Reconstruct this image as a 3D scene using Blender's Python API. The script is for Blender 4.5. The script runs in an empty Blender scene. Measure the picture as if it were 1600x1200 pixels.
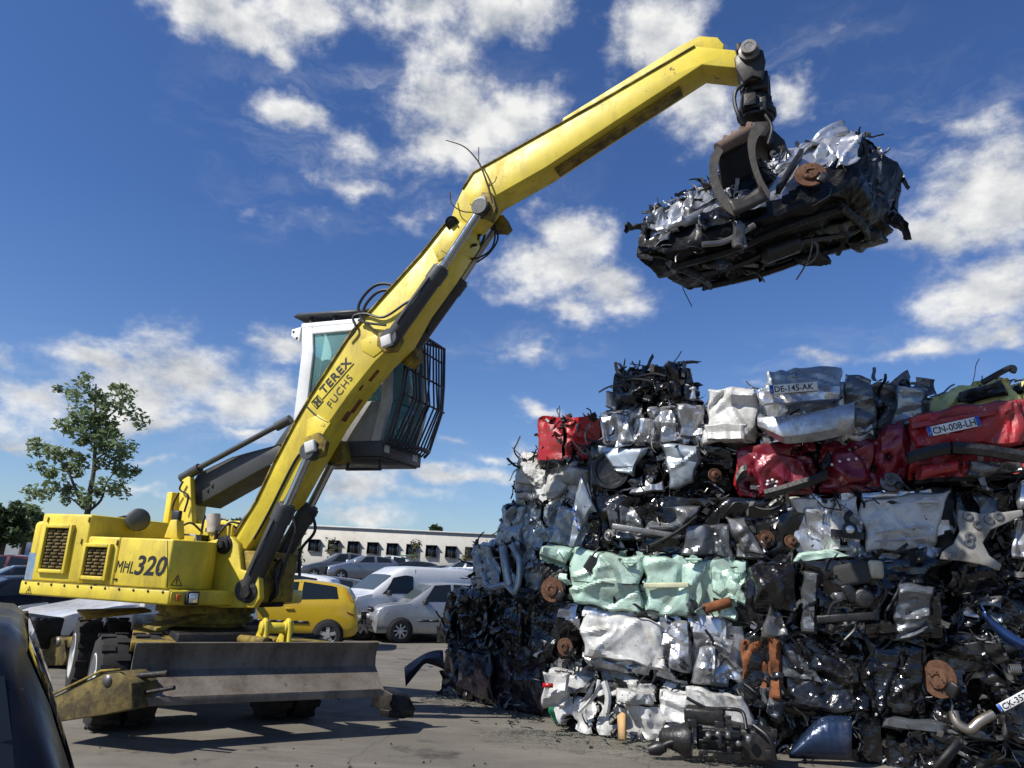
import bpy, math, random
import numpy as np
from mathutils import Vector, Matrix
R = math.radians
scn = bpy.context.scene
col = scn.collection
# ------------------------------------------------------------------ camera maths
F_ = 1190.0; ROLL = R(2.8); HC = 1.75
EXPO = 0.25; SKYS = 0.100; CLOUDS = 0.86
CR, SR = math.cos(ROLL), math.sin(ROLL)
def derot(px, py):
    x = px - 800.0; y = py - 600.0
    return x*CR + y*SR, -x*SR + y*CR
PITCH = math.atan(derot(800, 903)[1]/F_)
CP, SP = math.cos(PITCH), math.sin(PITCH)
EYE = np.array([0, 0, HC])
def ray(px, py):
    x, y = derot(px, py); v = -y/F_
    return np.array([x/F_, CP - v*SP, SP + v*CP])
def P(px, py, Y):
    d = ray(px, py); return EYE + d*(Y/d[1])
def G(px, py, z=0.0):
    d = ray(px, py); return EYE + d*((z-HC)/d[2])
def onp(px, py, pt, nrm):
    d = ray(px, py); return EYE + d*(((pt-EYE)@nrm)/(d@nrm))
def A(*a): return np.array(a, float)
def unit(v):
    v = np.asarray(v, float); return v/max(1e-9, np.linalg.norm(v))
UP = A(0, 0, 1)
# ------------------------------------------------------------------ mesh builder
class MB:
    def __init__(s): s.V = []; s.F = []; s.M = []; s.n = 0; s.B = []
    def add(s, verts, faces, m=0):
        b = s.n; verts = np.asarray(verts, float).reshape(-1, 3); s.B.append((b, len(s.F)))
        s.V.append(verts); s.n += len(verts)
        for f in faces: s.F.append([b+i for i in f]); s.M.append(m)
    def box(s, c, size, ax=None, m=0):
        c = np.asarray(c, float); ax = np.eye(3) if ax is None else np.asarray(ax, float)
        h = np.asarray(size, float)/2; vs = []
        for x in (-1, 1):
            for y in (-1, 1):
                for z in (-1, 1): vs.append(c + ax[0]*x*h[0] + ax[1]*y*h[1] + ax[2]*z*h[2])
        s.add(vs, [(0,1,3,2),(4,6,7,5),(0,4,5,1),(2,3,7,6),(0,2,6,4),(1,5,7,3)], m)
    def hexa(s, p, m=0):   # p: 8 points bottom ring 0-3, top ring 4-7
        s.add(p, [(3,2,1,0),(4,5,6,7),(0,1,5,4),(1,2,6,5),(2,3,7,6),(3,0,4,7)], m)
    def prism(s, poly, vec, m=0):
        poly = np.asarray(poly, float); n = len(poly); vec = np.asarray(vec, float)
        s.add(np.vstack([poly, poly+vec]), [list(range(n))[::-1], list(range(n, 2*n))] +
              [(i, (i+1) % n, n+(i+1) % n, n+i) for i in range(n)], m)
    def frame(s, d):
        d = unit(d); a = A(0,0,1) if abs(d[2]) < .9 else A(1,0,0)
        u = unit(np.cross(a, d)); return u, np.cross(d, u)
    def cyl(s, p0, p1, r0, r1=None, n=14, m=0):
        p0 = np.asarray(p0, float); p1 = np.asarray(p1, float); r1 = r0 if r1 is None else r1
        s.lathe(p0, p1-p0, [(0, 0), (0, r0), (np.linalg.norm(p1-p0), r1), (np.linalg.norm(p1-p0), 0)], n, m)
    def lathe(s, o, axis, prof, n=16, m=0):
        o = np.asarray(o, float); d = unit(axis); u, v = s.frame(d); vs = []; fs = []
        ang = [2*math.pi*i/n for i in range(n)]
        rings = []
        for (t, r) in prof:
            if r < 1e-6: rings.append([len(vs)]); vs.append(o+d*t)
            else:
                rings.append(list(range(len(vs), len(vs)+n)))
                for a in ang: vs.append(o + d*t + (u*math.cos(a)+v*math.sin(a))*r)
        for a, b in zip(rings, rings[1:]):
            for i in range(n):
                j = (i+1) % n
                if len(a) == 1 and len(b) == 1: continue
                if len(a) == 1: fs.append((a[0], b[j], b[i]))
                elif len(b) == 1: fs.append((a[i], a[j], b[0]))
                else: fs.append((a[i], a[j], b[j], b[i]))
        s.add(vs, fs, m)
    def tube(s, pts, r, n=7, m=0, smooth=0):
        pts = np.asarray(pts, float)
        if smooth: pts = catmull(pts, smooth)
        k = len(pts); vs = []; fs = []
        rr = r if hasattr(r, '__len__') else [r]*k
        u = None
        for i in range(k):
            d = unit(pts[min(i+1, k-1)]-pts[max(i-1, 0)])
            if u is None: u, v = s.frame(d)
            else:
                u = unit(u - d*(u@d)); v = np.cross(d, u)
            for j in range(n):
                a = 2*math.pi*j/n; vs.append(pts[i]+(u*math.cos(a)+v*math.sin(a))*rr[min(i, len(rr)-1)])
        for i in range(k-1):
            for j in range(n):
                q = (j+1) % n; fs.append((i*n+j, i*n+q, (i+1)*n+q, (i+1)*n+j))
        fs.append(list(range(n))[::-1]); fs.append([(k-1)*n+j for j in range(n)])
        s.add(vs, fs, m)
    def bar(s, p0, p1, w, h, upv=UP, m=0):
        p0 = np.asarray(p0, float); p1 = np.asarray(p1, float); d = unit(p1-p0)
        sd = unit(np.cross(d, upv)); u = np.cross(sd, d)
        s.box((p0+p1)/2, (np.linalg.norm(p1-p0), w, h), (d, sd, u), m)
    def grid(s, arr, m=0, mask=None):
        a, b = arr.shape[:2]
        fs = []; base = s.n; s.B.append((base, len(s.F)))
        s.V.append(arr.reshape(-1, 3)); s.n += a*b
        for i in range(a-1):
            for j in range(b-1):
                s.F.append([base+i*b+j, base+i*b+j+1, base+(i+1)*b+j+1, base+(i+1)*b+j])
                s.M.append(m if mask is None else int(mask[i, j]))
    def join(s, o): s.add(np.vstack(o.V), [], 0); b = s.n-o.n; s.F += [[b+i for i in f] for f in o.F]; s.M += o.M
def catmull(p, k):
    p = np.asarray(p, float); q = np.vstack([2*p[0]-p[1], p, 2*p[-1]-p[-2]]); out = []
    for i in range(1, len(q)-2):
        for t in np.linspace(0, 1, k, endpoint=False):
            a, b, c, d = q[i-1], q[i], q[i+1], q[i+2]
            out.append(.5*((2*b)+(c-a)*t+(2*a-5*b+4*c-d)*t*t+(3*b-a-3*c+d)*t**3))
    out.append(p[-1]); return np.array(out)
ORG = {}
def setp(o, label=None, cat=None, group=None, kind=None):
    if label: o['label'] = label
    if cat: o['category'] = cat
    if group: o['group'] = group
    if kind: o['kind'] = kind
    return o
def thing(name, label, cat, loc=(0,0,0), group=None):
    o = bpy.data.objects.new(name, None); col.objects.link(o); o.location = tuple(float(x) for x in loc)
    o.empty_display_size = .3
    ORG[o.name] = np.asarray(loc, float); return setp(o, label, cat, group)
def build(mb, name, mats, parent=None, loc=None, smooth=None, bevel=0, solid=0, segs=2):
    me = bpy.data.meshes.new(name)
    V = np.vstack(mb.V)
    org = ORG[parent.name] if parent is not None else (np.asarray(loc, float) if loc is not None else np.zeros(3))
    V = V-org
    cnt = np.array([len(f) for f in mb.F], dtype=np.int32)
    idx = np.array([i for f in mb.F for i in f], dtype=np.int32)
    me.vertices.add(len(V)); me.vertices.foreach_set('co', V.astype(np.float32).ravel())
    me.loops.add(len(idx)); me.loops.foreach_set('vertex_index', idx)
    me.polygons.add(len(cnt))
    st = np.zeros(len(cnt), dtype=np.int32); st[1:] = np.cumsum(cnt)[:-1]
    me.polygons.foreach_set('loop_start', st)
    mats = mats if isinstance(mats, (list, tuple)) else [mats]
    for m in mats: me.materials.append(m)
    me.polygons.foreach_set('material_index', np.array(mb.M, dtype=np.int32))
    me.update(calc_edges=True); me.validate()
    if smooth is not None:
        me.polygons.foreach_set('use_smooth', np.ones(len(me.polygons), dtype=bool))
        me.set_sharp_from_angle(angle=R(smooth))
    o = bpy.data.objects.new(name, me); col.objects.link(o)
    if parent is not None: o.parent = parent
    else: o.location = tuple(org)
    ORG[o.name] = org
    if solid:
        m = o.modifiers.new('s', 'SOLIDIFY'); m.thickness = solid; m.offset = 0
    if bevel:
        m = o.modifiers.new('b', 'BEVEL'); m.width = bevel; m.segments = segs; m.limit_method = 'ANGLE'; m.angle_limit = R(40)
        m.harden_normals = False
    return o
def build_each(mb, name, mats, parent=None, **k):
    out = []; V = np.vstack(mb.V); B = mb.B+[(mb.n, len(mb.F))]
    for (v0, f0), (v1, f1) in zip(B, B[1:]):
        q = MB(); q.V = [V[v0:v1]]; q.n = v1-v0; q.F = [[i-v0 for i in f] for f in mb.F[f0:f1]]; q.M = mb.M[f0:f1]; out.append(build(q, name, mats, parent, **k))
    return out
# ------------------------------------------------------------------ materials
def mat(name, c, rough=.5, metal=0.0, dirt=0.0, dirtc=(.06,.045,.03), dscale=3.0, bump=0.0, bscale=20.0, spec=.5, coat=0.0,
        streak=False, var=.12, wear=0.0, wearc=(.12,.06,.03), wscale=9.0, ridged=False, crump=0.0):
    m = bpy.data.materials.new(name); m.use_nodes = True; nt = m.node_tree; N = nt.nodes; L = nt.links
    b = N['Principled BSDF']; b.inputs['Metallic'].default_value = metal; b.inputs['Specular IOR Level'].default_value = spec
    b.inputs['Coat Weight'].default_value = coat; b.inputs['Coat Roughness'].default_value = .08
    tc = N.new('ShaderNodeTexCoord'); oi = N.new('ShaderNodeObjectInfo')
    va = N.new('ShaderNodeVectorMath'); va.operation = 'ADD'; L.new(tc.outputs['Object'], va.inputs[0])
    cm = N.new('ShaderNodeVectorMath'); cm.operation = 'SCALE'; cm.inputs[3].default_value = 37.0
    cx = N.new('ShaderNodeCombineXYZ'); L.new(oi.outputs['Random'], cx.inputs[0]); L.new(oi.outputs['Random'], cx.inputs[1])
    L.new(cx.outputs[0], cm.inputs[0]); L.new(cm.outputs[0], va.inputs[1]); vec = va.outputs[0]
    def noise(scale, det=6, rough=.6, sx=None, typ=None):
        n = N.new('ShaderNodeTexNoise'); n.inputs['Scale'].default_value = scale; n.inputs['Detail'].default_value = det
        n.inputs['Roughness'].default_value = rough
        if typ: n.noise_type = typ
        if sx:
            mp = N.new('ShaderNodeMapping'); mp.inputs['Scale'].default_value = sx; L.new(vec, mp.inputs[0]); L.new(mp.outputs[0], n.inputs['Vector'])
        else: L.new(vec, n.inputs['Vector'])
        return n.outputs[0]
    def ramp(src, lo, hi, a=0.0, z=1.0):
        r = N.new('ShaderNodeMapRange'); r.inputs[1].default_value = lo; r.inputs[2].default_value = hi
        r.inputs[3].default_value = a; r.inputs[4].default_value = z; L.new(src, r.inputs[0]); return r.outputs[0]
    def mixc(f, a, bb):
        x = N.new('ShaderNodeMix'); x.data_type = 'RGBA'
        if hasattr(f, 'is_linked'): L.new(f, x.inputs[0])
        else: x.inputs[0].default_value = f
        for s, v in ((6, a), (7, bb)):
            if hasattr(v, 'is_linked'): L.new(v, x.inputs[s])
            else: x.inputs[s].default_value = (*v, 1)
        return x.outputs[2]
    lo = tuple(x*(1-var*1.3) for x in c); hi = tuple(min(1, x*(1+var)) for x in c)
    base = mixc(ramp(noise(1.7, 8, .65), .35, .65), lo, hi)
    rsrc = None
    if dirt > 0:
        n1 = noise(dscale, 9, .7, (1, 1, .35) if streak else None)
        f = ramp(n1, .62-.3*dirt, .80-.22*dirt, 0, min(1, .35+.6*dirt))
        base = mixc(f, base, dirtc); rsrc = f
        n3 = ramp(noise(dscale*7, 4, .7), .62, .70, 0, dirt)
        base = mixc(n3, base, tuple(x*.6 for x in dirtc))
    if wear > 0:
        f2 = ramp(noise(wscale, 8, .75), .70-.16*wear, .72-.16*wear, 0, 1)
        base = mixc(f2, base, wearc)
    L.new(base, b.inputs['Base Color'])
    rn = ramp(noise(6, 5), .3, .7, max(.03, rough-.09), min(1, rough+.12))
    if rsrc is not None:
        ad = N.new('ShaderNodeMath'); ad.operation = 'MULTIPLY_ADD'; L.new(rsrc, ad.inputs[0]); ad.inputs[1].default_value = .35
        L.new(rn, ad.inputs[2]); ad.use_clamp = True; rn = ad.outputs[0]
    L.new(rn, b.inputs['Roughness'])
    if crump > 0:
        tot = None; rs = random.Random(sum(map(ord, name)))
        nw = N.new('ShaderNodeTexNoise'); nw.inputs['Scale'].default_value = 1.6; nw.inputs['Detail'].default_value = 3; L.new(vec, nw.inputs['Vector'])
        ws = N.new('ShaderNodeVectorMath'); ws.operation = 'SCALE'; ws.inputs[3].default_value = .45; L.new(nw.outputs['Color'], ws.inputs[0])
        wa = N.new('ShaderNodeVectorMath'); wa.operation = 'ADD'; L.new(vec, wa.inputs[0]); L.new(ws.outputs[0], wa.inputs[1])
        for k, (sc_, am_) in enumerate(((.7, 1.0), (1.3, .62), (2.2, .42), (4.0, .24), (6.5, .13))):
            mp = N.new('ShaderNodeMapping'); mp.inputs['Rotation'].default_value = (rs.uniform(0, 6), rs.uniform(0, 6), rs.uniform(0, 6)); L.new(wa.outputs[0], mp.inputs[0])
            wv_ = N.new('ShaderNodeTexWave'); wv_.wave_profile = 'TRI'; wv_.inputs['Scale'].default_value = sc_; wv_.inputs['Distortion'].default_value = .5; wv_.inputs['Detail'].default_value = 1; L.new(mp.outputs[0], wv_.inputs['Vector'])
            mu = N.new('ShaderNodeMath'); mu.operation = 'MULTIPLY_ADD'; L.new(wv_.outputs['Fac'], mu.inputs[0]); mu.inputs[1].default_value = am_
            if tot is None: mu.inputs[2].default_value = 0
            else: L.new(tot, mu.inputs[2])
            tot = mu.outputs[0]
        bn = N.new('ShaderNodeBump'); L.new(ramp(noise(.9, 2), .42, .62, .08, 1.0), bn.inputs['Strength']); bn.inputs['Distance'].default_value = .035*crump
        L.new(tot, bn.inputs['Height']); L.new(bn.outputs[0], b.inputs['Normal'])
    elif bump > 0:
        bn = N.new('ShaderNodeBump'); bn.inputs['Strength'].default_value = bump; bn.inputs['Distance'].default_value = .02
        h = noise(bscale, 5, .55, None, 'RIDGED_MULTIFRACTAL' if ridged else None)
        L.new(h, bn.inputs['Height']); L.new(bn.outputs[0], b.inputs['Normal'])
    return m
def glass(name, c=(.02,.03,.035), rough=.05, trans=0.0):
    m = bpy.data.materials.new(name); m.use_nodes = True; b = m.node_tree.nodes['Principled BSDF']
    b.inputs['Base Color'].default_value = (*c, 1); b.inputs['Roughness'].default_value = rough
    b.inputs['Specular IOR Level'].default_value = .6; b.inputs['Transmission Weight'].default_value = trans; b.inputs['IOR'].default_value = 1.2 if trans else 1.45
    return m
M = {}
M['yellow'] = mat('yellow_paint', (.70,.545,.045), .45, 0, .42, (.26,.17,.04), 2.4, .05, 30, streak=True, wear=.34, wearc=(.06,.035,.015), wscale=5)
M['yellow_shaded_filthy'] = mat('filthy_yellow_paint', (.20,.145,.03), .7, 0, .95, (.035,.028,.018), 5, .2, 18, wear=.6, wearc=(.03,.022,.016))  # stabilisers' shade and dirt both put into this dark yellow
M['yellow_dirty'] = mat('dirty_yellow_paint', (.36,.25,.02), .6, 0, .9, (.05,.038,.02), 4, .15, 18, wear=.5, wearc=(.04,.025,.018))
M['mach_dark'] = mat('dark_grey_paint', (.040,.043,.046), .5, 0, .3, (.07,.06,.045), 3, .05, 20)
M['grease'] = mat('greasy_black_steel', (.012,.012,.012), .45, .2, .5, (.04,.03,.02), 6, .3, 25)
M['steel'] = mat('worn_steel', (.20,.19,.18), .42, .75, .55, (.07,.05,.035), 4, .15, 16)
M['grapple'] = mat('worn_grapple_steel', (.040,.037,.032), .45, .5, .5, (.055,.042,.03), 4, .15, 16, wear=.2, wearc=(.12,.06,.03))
M['chrome'] = mat('chrome_rod', (.42,.43,.44), .2, 1.0, .05)
M['blade'] = mat('scraped_blade_steel', (.185,.160,.130), .62, .2, .6, (.05,.032,.02), 2.5, .25, 14, streak=True, wear=.3, wearc=(.17,.12,.08))
M['rust'] = mat('rust', (.21,.075,.028), .85, .1, .6, (.10,.035,.015), 7, .35, 25)
M['rust_pale'] = mat('brake_rust', (.135,.066,.036), .8, .2, .7, (.06,.026,.015), 14, .2, 30)
M['rubber'] = mat('tyre_rubber', (.014,.0135,.013), .85, 0, .5, (.05,.043,.034), 5, .2, 30)
M['rubber_clean'] = mat('black_tyre', (.014,.014,.014), .75, 0, .2)
M['hose'] = mat('black_hose', (.008,.008,.009), .45)
M['black'] = mat('black_plastic', (.018,.018,.019), .5, 0, .25, (.06,.055,.05), 6, .1, 30)
M['blackpaint'] = mat('letter_black', (.012,.012,.012), .5)
M['whitepaint'] = mat('machine_white_paint', (.78,.79,.78), .45, 0, .28, (.42,.38,.30), 3, .03, 20, streak=True)
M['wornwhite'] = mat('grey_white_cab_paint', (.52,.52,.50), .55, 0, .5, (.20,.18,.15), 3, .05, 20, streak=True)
M['grille'] = mat('grimy_grille', (.17,.115,.02), .75, 0, .8, (.06,.045,.02), 5, .2, 20)
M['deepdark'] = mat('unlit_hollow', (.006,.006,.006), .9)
M['cabglass'] = glass('cab_glass', (.30,.55,.55), .03, .8)
M['carglass'] = glass('car_glass', (.012,.016,.018), .04)
M['windscreen'] = glass('windscreen_glass', (.06,.075,.08), .05)
M['lamp'] = mat('clear_lamp', (.72,.74,.74), .15, .4)
M['lampred'] = mat('red_lens', (.42,.012,.015), .2)
M['lamporange'] = mat('orange_lens', (.6,.14,.01), .3)
M['plate'] = mat('plate_white', (.70,.70,.68), .5, 0, .45, (.30,.27,.22), 9)
M['euro'] = mat('plate_blue', (.02,.09,.42), .4)
M['wood'] = mat('raw_wood', (.52,.33,.15), .8, 0, .2, (.3,.18,.08), 6)
M['greenbag'] = mat('green_plastic', (.02,.20,.10), .35, 0, .2)
M['alloy'] = mat('alloy_wheel', (.50,.50,.50), .35, .6, .2)
# wrecked paint
def paint(name, c, metal=0.0, cr=.25, rough=.32, dirt=.45, dirtc=(.11,.09,.07), wear=.5, wearc=(.03,.028,.026), bump=.35, bscale=9, coat=.10):
    M[name] = mat(name, c, rough, metal, dirt, dirtc, 3.2, bump, bscale, .5, coat, wear=wear, wearc=wearc, wscale=12, crump=cr)
paint('wreck_white', (.58,.58,.56), .05, .22, .38, .62, (.19,.17,.14), wear=.5, wearc=(.08,.075,.07))
paint('wreck_silver', (.56,.57,.59), .72, .25, .29, .5, (.14,.13,.12), wear=.42)
paint('wreck_bluesilver', (.36,.41,.45), .5, .36, .36, .35, (.13,.13,.13))
paint('wreck_grey', (.15,.16,.17), .55, .36, .32, .35, (.06,.055,.05))
paint('wreck_black', (.007,.007,.008), .0, .5, .16, .40, (.022,.020,.018), wear=.20, wearc=(.06,.06,.06), coat=.35)
paint('wreck_purple', (.014,.010,.017), .2, .7, .3, .45, (.045,.04,.036), wear=.3, wearc=(.16,.15,.16), coat=.4)
paint('wreck_red', (.36,.011,.016), .05, .25, .38, .6, (.15,.05,.045), wear=.55, wearc=(.40,.30,.28), coat=.14)
paint('wreck_maroon', (.17,.008,.020), .15, .36, .32, .35, (.06,.02,.02), wear=.2, wearc=(.4,.33,.32), coat=.4)
paint('wreck_mint', (.43,.60,.50), .1, .25, .34, .55, (.20,.21,.16), wear=.5, wearc=(.07,.07,.06))
paint('wreck_yellow', (.62,.58,.20), .05, .36, .38, .4, (.2,.17,.06))
paint('wreck_blue', (.015,.03,.07), .3, .36, .25, .3)
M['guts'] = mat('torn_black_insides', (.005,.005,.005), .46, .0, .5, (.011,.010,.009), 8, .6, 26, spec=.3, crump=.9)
M['bits_metal'] = mat('torn_bare_metal', (.20,.20,.20), .38, .7, .5, (.05,.04,.03), 9, .2, 30)
M['bits_dark'] = mat('torn_dark_trim', (.010,.010,.010), .38, .05, .45, (.026,.023,.020), 9, .3, 30)
# ------------------------------------------------------------------ camera, sun, sky
LDIR = unit(A(.75, .40, -.86))
cam = bpy.data.cameras.new('camera'); co = bpy.data.objects.new('camera', cam); col.objects.link(co); scn.camera = co
cam.sensor_fit = 'HORIZONTAL'; cam.sensor_width = 36; cam.lens = 36*F_/1600; cam.clip_end = 3000; cam.clip_start = .05
fw = A(0, CP, SP); rt0 = A(1, 0, 0); up0 = A(0, -SP, CP)
rt = rt0*CR + up0*SR; upv = -rt0*SR + up0*CR
co.matrix_world = Matrix(((rt[0], upv[0], -fw[0], 0), (rt[1], upv[1], -fw[1], 0), (rt[2], upv[2], -fw[2], HC), (0, 0, 0, 1)))
sun = bpy.data.lights.new('sun', 'SUN'); sun.energy = 5.0; sun.angle = R(.53); sun.color = (1, .955, .88)
so = bpy.data.objects.new('sun', sun); col.objects.link(so)
so.rotation_euler = Vector(LDIR).to_track_quat('-Z', 'Y').to_euler()
scn.view_settings.view_transform = 'Standard'; scn.view_settings.look = 'None'; scn.view_settings.exposure = EXPO; scn.view_settings.gamma = 1
w = bpy.data.worlds.new('World'); scn.world = w; w.use_nodes = True
nt = w.node_tree; N = nt.nodes; L = nt.links
for n in list(N): N.remove(n)
def vmath(op, a, b=None, sc=None):
    n = N.new('ShaderNodeVectorMath'); n.operation = op
    for i, v in ((0, a), (1, b)):
        if v is None: continue
        if hasattr(v, 'is_linked'): L.new(v, n.inputs[i])
        else: n.inputs[i].default_value = tuple(v)
    if sc is not None: n.inputs[3].default_value = sc
    return n
def fmath(op, a, b=None, c=None, clamp=False):
    n = N.new('ShaderNodeMath'); n.operation = op; n.use_clamp = clamp
    for i, v in ((0, a), (1, b), (2, c)):
        if v is None: continue
        if hasattr(v, 'is_linked'): L.new(v, n.inputs[i])
        else: n.inputs[i].default_value = v
    return n.outputs[0]
def fbm(vec, scale, det, rough=.55):
    n = N.new('ShaderNodeTexNoise'); n.inputs['Scale'].default_value = scale; n.inputs['Detail'].default_value = det
    n.inputs['Roughness'].default_value = rough; L.new(vec, n.inputs['Vector']); return n
tc = N.new('ShaderNodeTexCoord'); D = tc.outputs['Generated']
sky = N.new('ShaderNodeTexSky'); sky.sky_type = 'NISHITA'; sky.sun_disc = False
sky.sun_elevation = math.asin(-LDIR[2]); sky.sun_rotation = math.atan2(-LDIR[0], -LDIR[1])
sky.altitude = 200; sky.air_density = 1.0; sky.dust_density = .6; sky.ozone_density = 3.0
hs = N.new('ShaderNodeMix'); hs.data_type = 'RGBA'; hs.blend_type = 'MULTIPLY'; hs.inputs[0].default_value = 1.0; hs.inputs[7].default_value = (.52, .68, 1.0, 1)
sx0 = N.new('ShaderNodeSeparateXYZ'); L.new(D, sx0.inputs[0])
hz0 = N.new('ShaderNodeMapRange'); hz0.inputs[1].default_value = 0; hz0.inputs[2].default_value = .42; L.new(sx0.outputs[2], hz0.inputs[0])
hc0 = N.new('ShaderNodeMix'); hc0.data_type = 'RGBA'; L.new(hz0.outputs[0], hc0.inputs[0]); hc0.inputs[6].default_value = (.80, .90, 1.05, 1); hc0.inputs[7].default_value = (.50, .69, 1.02, 1); L.new(hc0.outputs[2], hs.inputs[7])
L.new(sky.outputs[0], hs.inputs[6])
bg1 = N.new('ShaderNodeBackground'); bg1.inputs[1].default_value = SKYS; L.new(hs.outputs[2], bg1.inputs[0])
# cloud field in azimuth / elevation
sx = N.new('ShaderNodeSeparateXYZ'); L.new(D, sx.inputs[0])
az = fmath('ARCTAN2', sx.outputs[0], sx.outputs[1]); el = fmath('ARCSINE', sx.outputs[2])
ae = N.new('ShaderNodeCombineXYZ'); L.new(az, ae.inputs[0]); L.new(el, ae.inputs[1])
st = N.new('ShaderNodeMapping'); st.inputs['Scale'].default_value = (1.0, 1.45, 1); L.new(ae.outputs[0], st.inputs[0])
wob = fbm(st.outputs[0], 7, 4, .6)
wv = vmath('SUBTRACT', wob.outputs['Color'], (.5, .5, .5)); wv = vmath('SCALE', wv.outputs[0], sc=.10)
aew = vmath('ADD', ae.outputs[0], wv.outputs[0]).outputs[0]
def azel(px, py):
    d = unit(ray(px, py)); return math.atan2(d[0], d[1]), math.asin(d[2])
BL = [(300,5,120,55,1),(390,50,100,70,1.05),(480,25,75,75,1),(440,100,35,40,.8),(650,15,110,60,1),(790,20,120,70,.9),(700,80,110,60,.75),
 (740,170,130,80,1.1),(690,225,85,60,1.0),(800,190,70,60,.9),(560,285,75,22,.6),(455,185,70,32,.85),(545,225,45,40,.62),(1030,50,80,110,1.05),(1070,150,110,90,1.0),
 (1235,140,35,45,.7),(1310,45,35,25,.55),(900,365,75,55,1.1),(850,425,110,60,1.15),(950,455,90,50,1.0),(890,490,60,30,.8),
 (850,545,80,26,.52),(1545,300,120,90,1.1),(1470,370,90,45,.85),(1540,460,140,65,1.05),(1560,520,110,28,.9),(1520,190,60,35,.6),
 (1430,545,150,26,.72),(1290,560,90,20,.5),(440,525,60,40,.95),(150,555,90,32,.9),(300,575,110,55,1.0),(220,610,150,60,.95),(390,625,95,60,1.0),
 (50,625,110,40,.95),(250,655,180,26,.8),(20,560,40,35,.6),(700,745,130,26,.95),(560,760,100,30,.85),(570,800,90,18,.75),(640,775,90,20,.7),
 (400,690,70,18,.7),(20,690,45,18,.7),(240,715,60,14,.65),(225,752,45,11,.55),(705,684,36,11,.6),(845,642,48,18,.7),(770,712,34,13,.6),(820,702,26,14,.6),
 (90,700,60,12,.4),(480,735,60,18,.6),(1180,600,60,12,.35),(640,330,90,20,.36),(430,330,90,18,.3),
 (900,-200,300,120,.9),(200,-300,300,100,.9),(1900,200,200,160,.9),(-300,400,260,80,.9),(-250,640,300,60,.9),(2000,560,300,60,.8)]
mx = None
for (bx, by, rx, ry, wgt) in BL:
    a0, e0 = azel(bx, by)
    a1, _ = azel(bx+rx, by); _, e1 = azel(bx, by-ry)
    ra = max(.004, abs(a1-a0)); re = max(.004, abs(e1-e0))
    d = vmath('SUBTRACT', aew, (a0, e0, 0)); d = vmath('MULTIPLY', d.outputs[0], (1/ra, 1/re, 0))
    ln = vmath('LENGTH', d.outputs[0]).outputs['Value']
    v = fmath('MULTIPLY', fmath('SUBTRACT', 1.25, ln), wgt)
    mx = v if mx is None else fmath('SMOOTH_MAX', mx, v, .25)
f1 = fbm(st.outputs[0], 9, 12, .64).outputs[0]
den = fmath('ADD', fmath('MULTIPLY', mx, 1.15), fmath('MULTIPLY', fmath('SUBTRACT', f1, .5), 2.6))
mr = N.new('ShaderNodeMapRange'); mr.interpolation_type = 'SMOOTHSTEP'; mr.inputs[1].default_value = .02; mr.inputs[2].default_value = 1.15; L.new(den, mr.inputs[0])
dens = fmath('POWER', mr.outputs[0], 1.35)
TH = [(620,220,330,190,.9),(1480,230,260,150,.8),(430,330,150,60,.5),(820,540,150,50,.7),(1300,560,260,60,.7),(250,650,400,120,.6),(1250,120,200,120,.5),(700,760,300,70,.5)]
tm = None
for (bx, by, rx, ry, wgt) in TH:
    a0, e0 = azel(bx, by); a1, _ = azel(bx+rx, by); _, e1 = azel(bx, by-ry)
    d = vmath('SUBTRACT', aew, (a0, e0, 0)); d = vmath('MULTIPLY', d.outputs[0], (1/abs(a1-a0), 1/abs(e1-e0), 0))
    v = fmath('MULTIPLY', fmath('SUBTRACT', 1.1, vmath('LENGTH', d.outputs[0]).outputs['Value']), wgt, None, True); tm = v if tm is None else fmath('MAXIMUM', tm, v)
tmap = N.new('ShaderNodeMapping'); tmap.inputs['Rotation'].default_value = (0, 0, R(-28)); tmap.inputs['Scale'].default_value = (5, 17, 1); L.new(aew, tmap.inputs[0])
tn = fbm(tmap.outputs[0], 1.3, 9, .66).outputs[0]
tr = N.new('ShaderNodeMapRange'); tr.interpolation_type = 'SMOOTHSTEP'; tr.inputs[1].default_value = .44; tr.inputs[2].default_value = .80; L.new(tn, tr.inputs[0])
thin = fmath('MULTIPLY', fmath('MULTIPLY', tr.outputs[0], tm), .62)
dens = fmath('MAXIMUM', dens, thin)
of = vmath('ADD', st.outputs[0], (-.016, .034, 0))
f2 = fbm(of.outputs[0], 9, 7, .55).outputs[0]
lit = fmath('MULTIPLY_ADD', fmath('SUBTRACT', f1, f2), 3.0, .72)
core = fmath('MULTIPLY', fmath('SUBTRACT', den, .75), .30, None, True)
lit = fmath('SUBTRACT', lit, core, None, True)
cmx = N.new('ShaderNodeMix'); cmx.data_type = 'RGBA'; L.new(lit, cmx.inputs[0])
cmx.inputs[6].default_value = (.36, .40, .47, 1); cmx.inputs[7].default_value = (.88, .88, .87, 1)
bg2 = N.new('ShaderNodeBackground'); bg2.inputs[1].default_value = CLOUDS; L.new(cmx.outputs[2], bg2.inputs[0])
ms = N.new('ShaderNodeMixShader'); L.new(dens, ms.inputs[0]); L.new(bg1.outputs[0], ms.inputs[1]); L.new(bg2.outputs[0], ms.inputs[2])
wo = N.new('ShaderNodeOutputWorld'); L.new(ms.outputs[0], wo.inputs[0])
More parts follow.
